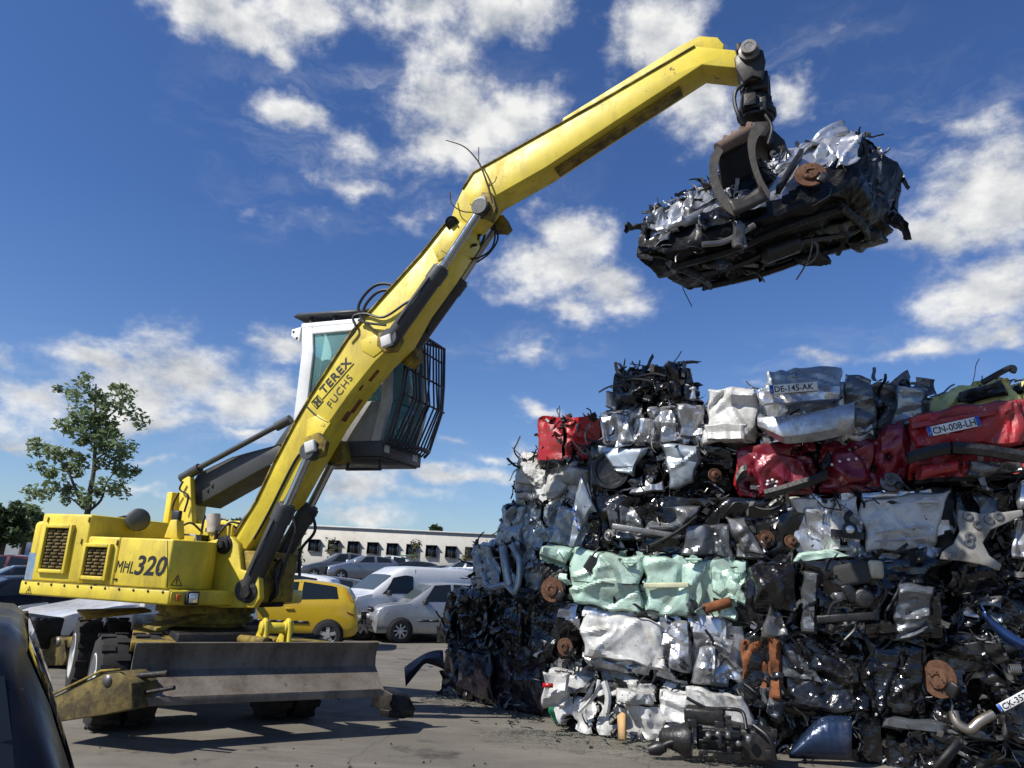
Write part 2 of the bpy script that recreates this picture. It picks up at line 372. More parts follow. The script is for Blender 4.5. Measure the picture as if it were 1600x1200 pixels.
# ------------------------------------------------------------------ ground
def ground_mat():
    m = bpy.data.materials.new('yard_concrete'); m.use_nodes = True; nt = m.node_tree; N = nt.nodes; L = nt.links; b = N['Principled BSDF']
    tc = N.new('ShaderNodeTexCoord'); v = tc.outputs['Object']
    def nz(s, d=8, r=.65, sc=None, rot=0):
        n = N.new('ShaderNodeTexNoise'); n.inputs['Scale'].default_value = s; n.inputs['Detail'].default_value = d; n.inputs['Roughness'].default_value = r
        mp = N.new('ShaderNodeMapping'); mp.inputs['Rotation'].default_value = (0, 0, rot); mp.inputs['Scale'].default_value = sc or (1,1,1)
        L.new(v, mp.inputs[0]); L.new(mp.outputs[0], n.inputs['Vector']); return n.outputs[0]
    def mr(s, a, z, o=0., p=1.):
        r = N.new('ShaderNodeMapRange'); r.inputs[1].default_value = a; r.inputs[2].default_value = z; r.inputs[3].default_value = o; r.inputs[4].default_value = p
        L.new(s, r.inputs[0]); return r.outputs[0]
    def mx(f, a, bb):
        x = N.new('ShaderNodeMix'); x.data_type = 'RGBA'; L.new(f, x.inputs[0])
        for s, q in ((6, a), (7, bb)):
            if hasattr(q, 'is_linked'): L.new(q, x.inputs[s])
            else: x.inputs[s].default_value = (*q, 1)
        return x.outputs[2]
    c = mx(mr(nz(.35), .3, .7), (.110,.098,.078), (.180,.160,.128))
    c = mx(mr(nz(4, 9, .75), .4, .75, 0, .5), c, (.10,.09,.075))
    c = mx(mr(nz(1.0, 5, .6, (.55, 2.6, 1), R(28)), .50, .66, 0, .35), c, (.26,.235,.195))      # tyre sweeps
    c = mx(mr(nz(1.0, 5, .6, (.5, 3.4, 1), R(-12)), .56, .70, 0, .45), c, (.07,.062,.05))
    c = mx(mr(nz(.8, 7, .72), .57, .66, 0, .85), c, (.040,.036,.030))       # oil stains
    c = mx(mr(nz(60, 3, .8), .58, .72, 0, .45), c, (.055,.05,.045))
    vo = N.new('ShaderNodeTexVoronoi'); vo.inputs['Scale'].default_value = 26; L.new(v, vo.inputs['Vector'])
    c = mx(mr(vo.outputs['Distance'], .05, .08, .4, 0), c, (.32,.30,.27))
    cr = N.new('ShaderNodeTexVoronoi'); cr.feature = 'DISTANCE_TO_EDGE'; cr.inputs['Scale'].default_value = .42
    wn = N.new('ShaderNodeTexNoise'); wn.inputs['Scale'].default_value = 1.3; wn.inputs['Detail'].default_value = 8; L.new(v, wn.inputs['Vector'])
    wv = N.new('ShaderNodeVectorMath'); wv.operation = 'ADD'; L.new(v, wv.inputs[0]); L.new(wn.outputs['Color'], wv.inputs[1]); L.new(wv.outputs[0], cr.inputs['Vector'])
    c = mx(mr(cr.outputs['Distance'], .002, .010, .45, 0), c, (.045,.04,.033))
    L.new(c, b.inputs['Base Color']); L.new(mr(nz(3), .3, .7, .72, .95), b.inputs['Roughness'])
    bp = N.new('ShaderNodeBump'); bp.inputs['Strength'].default_value = .5; bp.inputs['Distance'].default_value = .01
    L.new(nz(45, 6, .7), bp.inputs['Height']); L.new(bp.outputs[0], b.inputs['Normal'])
    return m
M['ground'] = ground_mat()
mb = MB(); xs = np.concatenate([-np.geomspace(2000, 14, 12), np.linspace(-12, 12, 50), np.geomspace(14, 2000, 12)])
ys = np.concatenate([[-2000, -400, -60, -10], np.linspace(0, 30, 62), np.geomspace(34, 2500, 12)])
gx, gy = np.meshgrid(xs, ys, indexing='ij')
gz = .012*np.sin(gx*.9+gy*.4)+.010*np.sin(gy*1.3-gx*.5)
near = (np.abs(gx) < 13) & (gy > 0) & (gy < 31)
mb.grid(np.stack([gx, gy, np.where(near, gz-.012, -.02)], -1)[:, ::-1])
g = build(mb, 'yard_ground', M['ground'], smooth=60); setp(g, kind='structure')
# ------------------------------------------------------------------ text
def text_mb(body, size=1.0, shear=0.0, bold=0.0, ext=.002, spacing=1.0):
    cu = bpy.data.curves.new('t', 'FONT'); cu.body = body; cu.size = size; cu.shear = shear; cu.offset = bold; cu.extrude = ext
    cu.space_character = spacing; cu.resolution_u = 3
    ob = bpy.data.objects.new('t', cu); col.objects.link(ob)
    bpy.context.view_layer.update()
    me = bpy.data.meshes.new_from_object(ob.evaluated_get(bpy.context.evaluated_depsgraph_get()))
    V = np.array([v.co[:] for v in me.vertices]); Fs = [tuple(p.vertices) for p in me.polygons]
    bpy.data.objects.remove(ob); bpy.data.curves.remove(cu); bpy.data.meshes.remove(me)
    return V, Fs
def put_text(mb, body, p0, p1, upd, nrm, height=None, shear=0.0, bold=0.0, m=0, lift=.004, spacing=1.0, embed=0):
    """text whose baseline runs from p0 to p1; upd = up direction"""
    V, Fs = text_mb(body, 1.0, shear, bold, .0, spacing)
    x0, x1 = V[:, 0].min(), V[:, 0].max(); cap = V[:, 1].max()
    p0 = np.asarray(p0, float); p1 = np.asarray(p1, float); d = p1-p0; Ln = np.linalg.norm(d); d = d/Ln
    u = unit(upd - d*(upd@d)); sc = Ln/(x1-x0); sy = sc if height is None else height/cap
    W = p0 + np.outer((V[:, 0]-x0)*sc, d) + np.outer(V[:, 1]*sy, u) + unit(nrm)*lift
    mb.add(W, Fs, m)
# ------------------------------------------------------------------ material handler
ALF = R(22); C0 = A(-4.0, 10.3, 0)
FD = A(math.cos(ALF), -math.sin(ALF), 0); ND = A(-math.sin(ALF), -math.cos(ALF), 0)   # forward, towards its right side
def S(f, n, z): return C0 + FD*f + ND*n + UP*z
def pl(px, py, n): return onp(px, py, C0+ND*n, ND)
def pls(pts, n): return np.array([pl(x, y, n) for x, y in pts])
def fz(px, py, n):
    p = pl(px, py, n)-C0; return p@FD, p[2]
SAX = (FD, ND, UP)
mh = thing('material_handler', 'big yellow scrap material handler with white raised cab and long boom over the yard', 'material handler', C0)
def part(name, mb, m, parent=None, **k): return build(mb, name, m, parent or mh, **k)
# --- undercarriage
UY = R(33); UX = A(math.cos(UY), math.sin(UY), 0); UF = A(math.sin(UY), -math.cos(UY), 0)    # axle direction, towards the blade
UC = A(-4.0, 10.45, 0)
def U(a, f, z): return UC + UX*a + UF*f + UP*z
UAX = (UX, UF, UP)
b = MB(); b.box(U(0, 0, .78), (1.0, 3.3, .42), UAX); b.box(U(0, 1.25, .55), (2.3, .34, .30), UAX); b.box(U(0, -1.25, .55), (2.3, .34, .30), UAX)
b.cyl(U(-.5, 1.25, .55), U(.5, 1.25, .55), .27); b.cyl(U(-.5, -1.25, .55), U(.5, -1.25, .55), .27)
part('chassis', b, M['grease'], bevel=.02)
b = MB(); b.hexa([U(-.75, .3, .86), U(.75, .3, .86), U(.95, 1.62, .80), U(-.95, 1.62, .80), U(-.75, .3, .98), U(.75, .3, .98), U(.95, 1.62, .90), U(-.95, 1.62, .90)])
b.hexa([U(.55, .75, .93), U(1.32, .8, .88), U(1.30, 1.8, .86), U(.55, 1.7, .90), U(.55, .75, .97), U(1.32, .8, .91), U(1.30, 1.8, .89), U(.55, 1.7, .94)])
build_each(b, 'deck_plate', M['yellow_dirty'], mh, bevel=.01)
b = MB()
for a in (-.42, .42): b.cyl(U(a, 1.05, .965), U(a, 1.05, .972), .10, n=18)
build_each(b, 'deck_hole', M['deepdark'], mh)
def wheel(a, f, out):
    ax = UX*out; c = U(a, f, .47); w = MB()
    for k in (-.17, .17):
        o = c + ax*k
        w.lathe(o - ax*.15, ax, [(0, .28), (0, .42), (.03, .465), (.09, .475), (.21, .475), (.27, .465), (.30, .42), (.30, .28)], 40)
        for i in range(26):
            t = 2*math.pi*i/26; rd = UP*math.cos(t)+UF*math.sin(t); tg = np.cross(ax, rd)
            w.box(o + rd*.472 + ax*(.075 if i % 2 else -.075), (.13, .075, .035), (ax, tg, rd))
    o = part('wheel', w, M['rubber'], smooth=40)
    r = MB(); e = c+ax*.33
    r.lathe(c+ax*.05, ax, [(0, .27), (.27, .285), (.275, .265), (.17, .23), (.13, .15), (.22, .13), (.25, .10), (.27, 0)], 28)
    for i in range(8):
        t = 2*math.pi*i/8; rd = UP*math.cos(t)+UF*math.sin(t); r.cyl(c+ax*.18+rd*.2, c+ax*.22+rd*.2, .018, n=6)
    build(r, 'rim', M['wornwhite'], o, smooth=40)
    return o
for a, o in ((-.90, -1), (.90, 1)):
    for f in (1.25, -1.25): wheel(a, f, o)
# mudguard-like yellow plates over the rear wheels
b = MB(); b.hexa([U(-1.3, -.75, 1.06), U(-.5, -.75, 1.1), U(-.5, -.15, 1.1), U(-1.25, -.1, 1.0), U(-1.3, -.75, 1.09), U(-.5, -.75, 1.13), U(-.5, -.15, 1.13), U(-1.25, -.1, 1.03)])
b.hexa([U(-.75, .9, .99), U(-.1, .75, 1.12), U(-.05, 1.0, 1.12), U(-.65, 1.2, .97), U(-.75, .9, 1.03), U(-.1, .75, 1.16), U(-.05, 1.0, 1.16), U(-.65, 1.2, 1.01)])
build_each(b, 'step_plate', M['yellow_dirty'], mh, bevel=.01)
# --- blade
BLT, BLB, BRT, BRB = (213,1007), (208,1103), (589,1009), (597,1087)
ZB = .40; pB0 = G(208, 1103, ZB); pB1 = G(596, 1087, ZB)
bx = unit(pB1-pB0); bl = np.linalg.norm(pB1-pB0); bn = unit(np.cross(bx, UP))   # towards camera
zt = P(213, 1007, pB0[1]+.06)[2]-ZB+.20
zm_ = .20+(zt-.2)*.52; prof = [(0.0, .20), (.0, .26), (-.30, zm_), (-.31, zm_+.10), (-.29, zt-.08), (-.24, zt), (-.28, zt+.005), (-.35, zm_+.05), (-.34, zm_-.04), (-.06, .24), (-.05, .2)]
b = MB(); n = len(prof); pts = []
for k in range(13):
    t = k/12
    pts.append([pB0 + bx*bl*t + bn*q[0] + UP*(q[1]-.20) for q in prof])
pts = np.array(pts); pts = np.concatenate([pts, pts[:, :1]], 1); b.grid(pts)
b.prism([pB0+bn*q[0]+UP*(q[1]-.2) for q in prof], -bx*.025); b.prism([pB1+bn*q[0]+UP*(q[1]-.2) for q in prof], bx*.025)
blade = part('dozer_blade', b, M['blade'], smooth=35)
b = MB(); b.box(pB0+bx*bl/2+bn*.012+UP*.035, (bl*.99, .025, .085), (bx, bn, UP)); build(b, 'cutting_edge', M['blade'], blade, bevel=.006)
b = MB()
for t in (.32, .64):
    q = pB0+bx*bl*t-bn*.34; b.bar(q+UP*.35, U(-.35 if t < .5 else .45, 1.5, .62), .16, .2)
b.cyl(pB0+bx*bl*.50-bn*.3+UP*.55, U(.15, 1.45, .92), .05); part('blade_arm', b, M['yellow_dirty'], bevel=.01)
def lug(px, py, Y, s):
    q = P(px, py, Y); l = MB()
    for k in (-.13, .13):
        c = q+bx*k
        l.prism([c+UP*.14*s+bn*.06, c+UP*.17*s, c+UP*.14*s-bn*.07, c-UP*.12-bn*.34*s, c-UP*.12+bn*.14], bx*.04)
        l.cyl(c-bx*.03+UP*.06, c+bx*.07+UP*.06, .075, n=18)
    l.cyl(q-bx*.1+UP*.06, q+bx*.14+UP*.06, .06)
    return l
part('blade_lug', lug(428, 990, 8.95, 1.0), M['yellow'], bevel=.008)
# --- stabilisers
def stab(outer, width_dir, thick, foot=True, m='yellow_shaded_filthy'):
    s_ = MB(); q = np.array(outer); s_.prism(q, width_dir*thick)
    o = part('stabiliser', s_, M[m], bevel=.012); return o
# near left, traced at its own plane
Ys = 8.72
def plx(pts, pt, nr): return [onp(x, y, pt, nr) for x, y in pts]
ptL = G(205, 1118, .34); nL = unit(A(-.35, -.93, 0))
o = stab(plx([(78,1092),(158,1052),(186,1050),(205,1068),(207,1108),(165,1117),(80,1130)], ptL, nL), -nL, .34)
b = MB(); b.cyl(onp(168, 1063, ptL, nL)+nL*.012, onp(168, 1063, ptL, nL)-nL*.36, .055); build(b, 'pivot_pin', M['steel'], o)
b = MB()
b.tube([onp(78,1088,ptL,nL)+nL*.01, onp(160,1048,ptL,nL)+nL*.01, onp(188,1046,ptL,nL)], .012); build(b, 'edge_rib', M['yellow_dirty'], o)
b = MB(); b.cyl(onp(182,1060,ptL,nL)-nL*.16, onp(240,1055,ptL,nL)-nL*.18, .03); b.cyl(onp(182,1090,ptL,nL)-nL*.16, onp(250,1078,ptL,nL)-nL*.18, .02)
build_each(b, 'stabiliser_rod', M['grease'], o, smooth=40)
ptR = G(628, 1122, .12); nR = unit(A(-.5, -.86, 0))
o = stab(plx([(580,1085),(598,1076),(622,1090),(632,1112),(628,1124),(596,1112),(580,1102)], ptR, nR), -nR, .22, m='grease')  # shadow and dirt on this stabiliser both put into its black colour
b = MB(); q = (onp(610,1115,ptR,nR)); b.box(q-nR*.12, (.28, .30, .08), (unit(np.cross(UP, nR)), nR, UP)); b.cyl(onp(615,1100,ptR,nR)+nR*.02, onp(615,1100,ptR,nR)-nR*.25, .05); build(b, 'foot_pad', M['grease'], o, bevel=.01)
ptK = G(100, 1035, .1); nK = unit(A(-.35, -.93, 0))
o = stab(plx([(46,1007),(88,994),(100,1000),(104,1030),(98,1040),(50,1041)], ptK, nK), -nK, .4)
b = MB(); b.cyl(onp(90,1003,ptK,nK)+nK*.012, onp(90,1003,ptK,nK)-nK*.42, .07); build(b, 'pivot_pin', M['steel'], o)
b = MB(); b.bar(onp(95,1005,ptK,nK)-nK*.2, U(-.5,-1.5,.7), .2, .16); build(b, 'stabiliser_arm', M['yellow_dirty'], o)
# --- slewing ring and upper frame
b = MB(); b.lathe(S(.25, 0, .94), UP, [(0, 0), (0, .50), (.10, .50), (.10, .585), (.16, .585), (.16, .55), (.21, .55), (.21, .60), (.31, .60), (.31, 0)], 40)
part('slewing_ring', b, M['yellow_dirty'], smooth=35)
W2 = 1.22
f0, z0 = fz(28, 928, W2); f1, z1 = fz(262, 948, W2); fL = f0; fR = f1
zsk = 1.27; zst = 1.44; fS = fz(343, 950, .62)[0]; fQ = fz(315, 900, .80)[0]
b = MB(); b.box(S((fL+fR)/2, 0, (zsk+zst)/2), (fR-fL, 2*W2, zst-zsk), SAX)
b.hexa([S(fR, W2, zsk), S(fR, -W2, zsk), S(fS, -.62, zsk), S(fS, .62, zsk), S(fR, W2, zst), S(fR, -W2, zst), S(fS, -.62, zst), S(fS, .62, zst)])
part('upper_frame', b, M['yellow'], bevel=.025)
# engine hood blocks (right side), all from levels in metres
fa, za = fz(57, 855, W2); zhi = fz(110, 803, W2)[1]; zlo = fz(226, 841, W2)[1]
fA0 = fz(50, 880, W2)[0]; fA1 = fz(132, 858, W2)[0]; fB1 = fz(179, 878, W2)[0]; fC1 = fz(262, 880, W2)[0]
W3 = W2-.025
b = MB(); b.box(S((fA0+fA1)/2-.005, 0, (zst+zhi)/2+.002), (fA1-fA0-.01, 2*W3, zhi-zst), SAX); part('engine_hood', b, M['yellow'], bevel=.025)
b = MB(); b.box(S((fA1+fB1)/2, .55, (zst+zlo)/2+.002), (fB1-fA1-.012, 2*(W3-.55), zlo-zst), SAX); part('engine_hood', b, M['yellow'], bevel=.02)
b = MB()
poly = [S(fB1+.006, W3, zst+.002), S(fC1, W3, zst+.002), S(fQ, .80, zst+.002), S(fQ-.1, .50, zst+.002), S(fB1+.006, -.1, zst+.002)]
b.prism(poly, UP*(zlo-zst)); part('front_side_box', b, M['yellow'], bevel=.02)
b = MB(); b.box(S((fA1+fC1)/2-.1, -.75, (zst+zlo)/2+.02), (fC1-fA1, .85, zlo-zst+.05), SAX); part('left_side_box', b, M['yellow'], bevel=.02)
b = MB(); b.box(S((fA1+fB1)/2+.1, -.1, (zst+zlo)/2), (1.2, .8, zlo-zst-.18), SAX); part('engine_deck', b, M['yellow_dirty'], bevel=.02)
# counterweight (rounded slab at the tail)
b = MB(); b.prism([S(fL-.03, W3-.03, zsk+.03), S(fL-.03, W3-.03, zhi-.10), S(fA0-.01, W3-.03, zhi-.08), S(fA0-.01, W3-.03, zsk+.03)], -ND*(2*W3-.06))
b.prism([S(fL-.26, W3-.35, zsk+.03), S(fL-.26, W3-.35, zhi-.18), S(fL-.03, W3-.06, zhi-.12), S(fL-.03, W3-.06, zsk+.03)], -ND*(2*W3-.6))
part('counterweight', b, M['yellow'], bevel=.05, segs=3)
b = MB(); ff = fL-.031
b.grid(np.array([[S(fL-.028+.0*j, W3-.024, zsk+.12+.38*i/3) + FD*(.02+.14*j/2) for j in range(3)] for i in range(4)]))
part('paint_smear', b, mat('blue_orange_smear', (.14,.26,.40), .6, 0, .6, (.5,.27,.05), 9, var=.5))
# grilles
def grille(p4, n):
    c = pls(p4, n); c0, c1, c2, c3 = c   # TL TR BR BL
    ctr = c.mean(0); u = unit(c1-c0); v = unit(c0-c3)
    wd = (np.linalg.norm(c1-c0)+np.linalg.norm(c2-c3))*.55; ht = (np.linalg.norm(c0-c3)+np.linalg.norm(c1-c2))/2
    u = FD; v = UP
    fr = MB(); t = .045
    for s_ in (-1, 1):
        fr.box(ctr+u*s_*(wd/2)+ND*.018, (t, .06, ht+t), (u, ND, v)); fr.box(ctr+v*s_*(ht/2)+ND*.02, (wd-t, .06, t), (u, ND, v))
    fo = part('vent_frame', fr, M['yellow'], bevel=.008)
    g_ = MB(); g_.box(ctr+ND*.004, (wd-t, .008, ht-t), (u, ND, v)); build(g_, 'vent_backing', M['deepdark'], fo)
    g2 = MB(); rows = int(ht/.042); colsn = max(3, int(wd/.11))
    for i in range(rows):
        z = -ht/2+t/2+.02+(ht-t-.02)*i/rows
        for j in range(colsn):
            x = -wd/2+t/2+(wd-t)*(j+.5+(0.25 if i % 2 else -.25)*0.6)/colsn
            g2.box(ctr+u*x+v*(z+.008)+ND*.012, ((wd-t)/colsn*.80, .014, .026), (u, ND, v))
    build(g2, 'vent_slats', M['grille'], fo)
grille([(80,823),(118,823),(97,892),(62,892)], W3+.002)
grille([(141,852),(176,853),(163,904),(129,902)], W3+.002)
# lettering MHL320 and the warning triangles
b = MB()
put_text(b, 'MHL', pl(180, 894, W3), pl(208, 896, W3), UP, ND, .135, .15, .0)
part('lettering', b, M['blackpaint'])
b = MB(); put_text(b, '320', pl(209, 897, W3), pl(258.5, 899.5, W3), UP, ND, .215, .22, .02); part('lettering', b, M['blackpaint'])
def warn(pt, u, nr, s_=.12):
    t = MB(); h = s_
    for k, (r_, lf) in enumerate(((1, .004),)):
        a, bb, c = pt-u*h*.55, pt+u*h*.55, pt+UP*h*.95; cc = (a+bb+c)/3
        outer = [a, bb, c]; inner = [cc+(q-cc)*.78 for q in outer]
        for i in range(3):
            j = (i+1) % 3; t.add([outer[i]+nr*lf, outer[j]+nr*lf, inner[j]+nr*lf, inner[i]+nr*lf], [(0, 1, 2, 3)])
    t.box(pt+UP*h*.45+nr*.005, (h*.1, .002, h*.32), (u, nr, UP)); t.box(pt+UP*h*.18+nr*.005, (h*.1, .002, h*.09), (u, nr, UP))
    return t
cn = unit(np.cross(UP, S(fQ, .80, 0)-S(fC1, W3, 0))); cn = cn if cn[1] < 0 else -cn
cu = unit(S(fQ, .80, 0)-S(fC1, W3, 0))
part('warning_sticker', warn(S(fC1, W3, 0)+cu*.12+UP*(zst+.04), cu, cn, .13), M['blackpaint'])
part('warning_sticker', warn(S(fL+.18, W2, zst-.155), FD, ND, .10), M['blackpaint'])
# lamp cluster on the slanted front
sk0 = S(fR, W2, 0); sk1 = S(fS, .62, 0); su = unit(sk1-sk0); sn = unit(np.cross(UP, su)); sn = sn if sn[1] < 0 else -sn
b = MB(); b.box(sk0+su*.10+UP*1.355+sn*.012, (.055, .03, .075), (su, sn, UP)); part('indicator_lamp', b, M['lamporange'], bevel=.006)
b = MB(); b.box(sk0+su*.26+UP*1.355+sn*.02, (.15, .06, .15), (su, sn, UP)); o = part('headlight', b, M['black'], bevel=.012)
b = MB(); b.box(sk0+su*.26+UP*1.355+sn*.055, (.105, .012, .105), (su, sn, UP)); build(b, 'lens', M['lamp'], o, bevel=.006)
# latches, hinges, rivets and seams on the hood
for (x, y) in ((100,915),(150,915),(181,905)):
    b = MB(); b.box(pl(x, y, W3)+ND*.008, (.05, .014, .02), SAX); part('hood_latch', b, M['grease'], bevel=.003)
for (x, y) in ((76,812),(140,812),(128,846),(184,848)):
    b = MB(); b.cyl(pl(x, y, W3)-UP*.03+ND*.008, pl(x, y, W3)+UP*.03+ND*.008, .010, n=8); part('hinge', b, M['yellow_dirty'])
for k in range(11):
    f_ = fL+.1+(fR-fL-.2)*k/10; b = MB(); b.lathe(S(f_, W2, zst-.03), ND, [(0, .016), (.008, .014), (.010, 0)], 8); part('bolt_head', b, M['grease'])
for (x0, y0, x1, y1) in ((262,845,262,918),):
    b = MB(); b.bar(pl(x0, y0, W3)+ND*.002, pl(x1, y1, W3)+ND*.002, .004, .006, ND); part('panel_seam', b, M['deepdark'])
b = MB(); b.bar(S(fL+.03, W2+.001, zst+.003), S(fR-.02, W2+.001, zst+.003), .006, .010); part('panel_seam', b, M['deepdark'])
# muffler, pipe, handrails, tower
mq = pl(216, 812, .75); b = MB()
b.lathe(mq - (ND*.22+FD*.27), ND*.50+FD*.62, [(0, 0), (0, .10), (.06, .125), (.16, .125), (.17, .14), (.22, .14), (.23, .128), (.27, .128), (.28, .142), (.32, .142), (.33, .13), (.46, .128), (.48, .10), (.485, 0)], 28)
part('air_filter', b, M['mach_dark'], smooth=35)
b = MB(); b.tube([pl(146, 820, .95), pl(160, 821, .8), pl(178, 818, .7), pl(196, 814, .5)], .075, 12, smooth=4); part('intake_pipe', b, M['black'], smooth=50)
b = MB()
b.box(S(.1, .1, zlo+.13), (1.0, .05, .24), SAX); b.box(S(.1, -.5, zlo+.17), (1.5, .05, .34), SAX)
build_each(b, 'deck_rail', M['yellow'], mh, bevel=.01)
b = MB(); b.prism(pls([(256,840),(266,812),(276,812),(277,842)], .95), -ND*.12); part('bracket', b, M['yellow'], bevel=.01)
b = MB(); b.box(pl(276, 807, .9), (.12, .06, .14), SAX); part('side_mirror', b, M['black'], bevel=.015)
b = MB(); b.tube([pl(282, 845, .8), pl(282, 835, .8), pl(305, 836, .8), pl(306, 846, .8)], .013); part('grab_rail', b, M['wornwhite'])
# linkage tower + raised-cab linkage
b = MB(); b.prism(pls([(278,842),(280,762),(287,742),(297,745),(301,835),(300,845)], -.35), -ND*.09)
b.prism(pls([(278,842),(280,762),(287,742),(297,745),(301,835),(300,845)], -1.0), -ND*.09)
b.box(pl(290, 800, -.7), (.1, .7, .5), SAX); part('cab_tower', b, M['yellow'], bevel=.012)
arm = [(297,762),(310,741),(362,716),(437,696),(440,712),(418,728),(308,790),(300,782)]
b = MB(); b.prism(pls(arm, -.5), -ND*.025); b.prism(pls(arm, -.95), -ND*.025)
la = pls(arm, -.5)
for i in (0, 1, 2, 5, 6): 
    j = (i+1) % 8; b.hexa([la[i], la[j], la[j]-ND*.47, la[i]-ND*.47, la[i]+UP*.02, la[j]+UP*.02, la[j]-ND*.47+UP*.02, la[i]-ND*.47+UP*.02])
arm_o = part('cab_lift_arm', b, M['mach_dark'], bevel=.008)
b = MB()
for (x, y) in ((327,767),(334,760)): b.cyl(pl(x, y, -.498), pl(x, y, -.503), .035, n=18)
build_each(b, 'arm_hole', M['deepdark'], arm_o)
b = MB(); b.cyl(pl(300, 737, -.4), pl(452, 655, -.4), .04); b.cyl(pl(284, 748, -.4), pl(312, 731, -.4), .07); b.cyl(pl(432, 667, -.4), pl(454, 655, -.4), .065)
part('parallel_link', b, M['mach_dark'], smooth=40)
# --- clutter at the boom foot
b = MB(); b.cyl(pl(334, 832, .2), pl(334, 804, .2), .085, n=20); part('oil_filter', b, mat('filter_can', (.55,.50,.45), .45, .2, .4, (.2,.08,.04), 12), smooth=40)
b = MB(); rng = random.Random(3)
for i in range(16):
    x = rng.uniform(300, 350); y = rng.uniform(828, 868)
    p = pl(x, y, rng.uniform(-.2, .35)); q = p+A(rng.uniform(-.3,.3), rng.uniform(-.2,.2), rng.uniform(-.12,.2)); b.tube([p, (p+q)/2+A(0,0,.1), q], .016, 6, smooth=5)
for i in range(8): b.box(pl(rng.uniform(305, 345), rng.uniform(832, 866), rng.uniform(-.3, .2)), (.12, .12, .1), SAX)
b.box(pl(328, 845, -.1), (.35, .4, .22), SAX)
part('hydraulic_valves', b, M['grease'], smooth=40)
b = MB()
for k in range(4): b.tube([pl(350+3*k, 868, .05), pl(368+4*k, 830-2*k, -.05), pl(395+4*k, 795, -.12), pl(425+3*k, 768-3*k, -.2)], .022, 7, smooth=6)
b.tube([pl(280, 770, -.3), pl(272, 785, -.3), pl(270, 800, -.3), pl(283, 818, -.3)], .014, 6, smooth=5)
b.tube([pl(286, 752, -.3), pl(281, 765, -.3), pl(294, 775, -.3), pl(288, 800, -.3)], .014, 6, smooth=5)
build_each(b, 'hydraulic_hose', M['hose'], mh, smooth=50)
# boom foot bracket (yellow, both cheeks) and turret front
cheek = [(318,848),(340,842),(360,838),(372,850),(376,890),(404,900),(406,935),(396,950),(345,950),(318,945)]
for n_ in (.42, -.34):
    b = MB(); b.prism(pls(cheek, n_), -ND*.09); o = part('boom_cheek', b, M['yellow'], bevel=.012)
    b = MB(); c = pl(351, 851, n_); b.lathe(c-ND*.02, ND, [(0, 0), (0, .115), (.04, .115), (.045, .09), (.07, .09), (.075, .05), (.11, .045), (.11, 0)], 20); build(b, 'pivot_pin', M['grease'], o, smooth=35)
    b = MB(); c = pl(388, 925, n_); b.lathe(c-ND*.02, ND, [(0, 0), (0, .13), (.04, .13), (.05, .08), (.09, .07), (.09, 0)], 20); build(b, 'cylinder_pin', M['grease'], o, smooth=35)
b = MB(); b.prism(pls([(400,870),(418,868),(432,872),(434,890),(420,905),(402,905)], .0), -ND*.35); b.cyl(pl(414, 884, .03), pl(414, 884, -.4), .07)
part('foot_block', b, M['yellow_dirty'], bevel=.012)
b = MB(); b.box(S(.95, .0, 1.62), (.7, .7, .6), SAX); part('turret_core', b, M['yellow_dirty'], bevel=.02)
# --- boom
BN = .24
def plate(name, pts, n, thick, m, parent=None, **k):
    q = MB(); q.prism(pls(pts, n), -ND*thick); return part(name, q, m, parent, **k)
boomp = [(366,838),(383,812),(400,783),(428,723),(461,660),(483,622),(549,519),(598,464),(659,396),(694,350),(712,343),(730,350),(728,366),(690,425),(650,480),(622,530),(587,564),(548,612),(514,660),(470,735),(443,783),(421,802),(398,838),(385,858),(362,870),(347,858)]
boom = plate('boom', boomp, BN, .43, M['yellow'], bevel=.012)
# raised top flange, side patches and seams, all proud of the plate
fl = [(366,838),(400,783),(428,723),(461,660),(483,622),(549,519),(598,464),(659,396),(696,349)]
q = pls(fl, BN+.02); b = MB()
for i in range(len(q)-1):
    d = unit(q[i+1]-q[i]); up = unit(np.cross(d, ND)); up = up if up[2] > 0 else -up
    b.hexa([q[i], q[i+1], q[i+1]-ND*.47, q[i]-ND*.47, q[i]+up*.022, q[i+1]+up*.022, q[i+1]-ND*.47+up*.022, q[i]-ND*.47+up*.022])
build(b, 'top_flange', M['yellow_dirty'], boom)
def patch(pts, m='yellow', n=BN, th=.012, name='reinforcing_plate', parent=None):
    q = MB(); q.prism(pls(pts, n+th), -ND*(th+.002)); return build(q, name, M[m], parent or boom, bevel=.004)
patch([(562,532),(590,521),(607,528),(600,545),(583,558),(566,548)])
patch([(480,655),(497,648),(516,661),(497,690),(486,700),(478,690)])
patch([(676,388),(696,362),(712,350),(722,365),(700,398),(684,408)])
b = MB()
for pts in ([(478,634),(495,650),(514,661)], [(690,392),(702,398),(714,395)]):
    b.tube([pl(x, y, BN+.004) for x, y in pts], .011, 6, smooth=4)
build_each(b, 'weld_seam', M['grease'], boom)
b = MB(); b.tube([pl(397, 842, BN+.02), pl(420, 800, BN+.02), pl(450, 740, BN+.02), pl(466, 712, BN+.02), pl(476, 706, BN+.02)], .015, 7, smooth=5)
build_each(b, 'hose_line', M['hose'], boom, smooth=50)
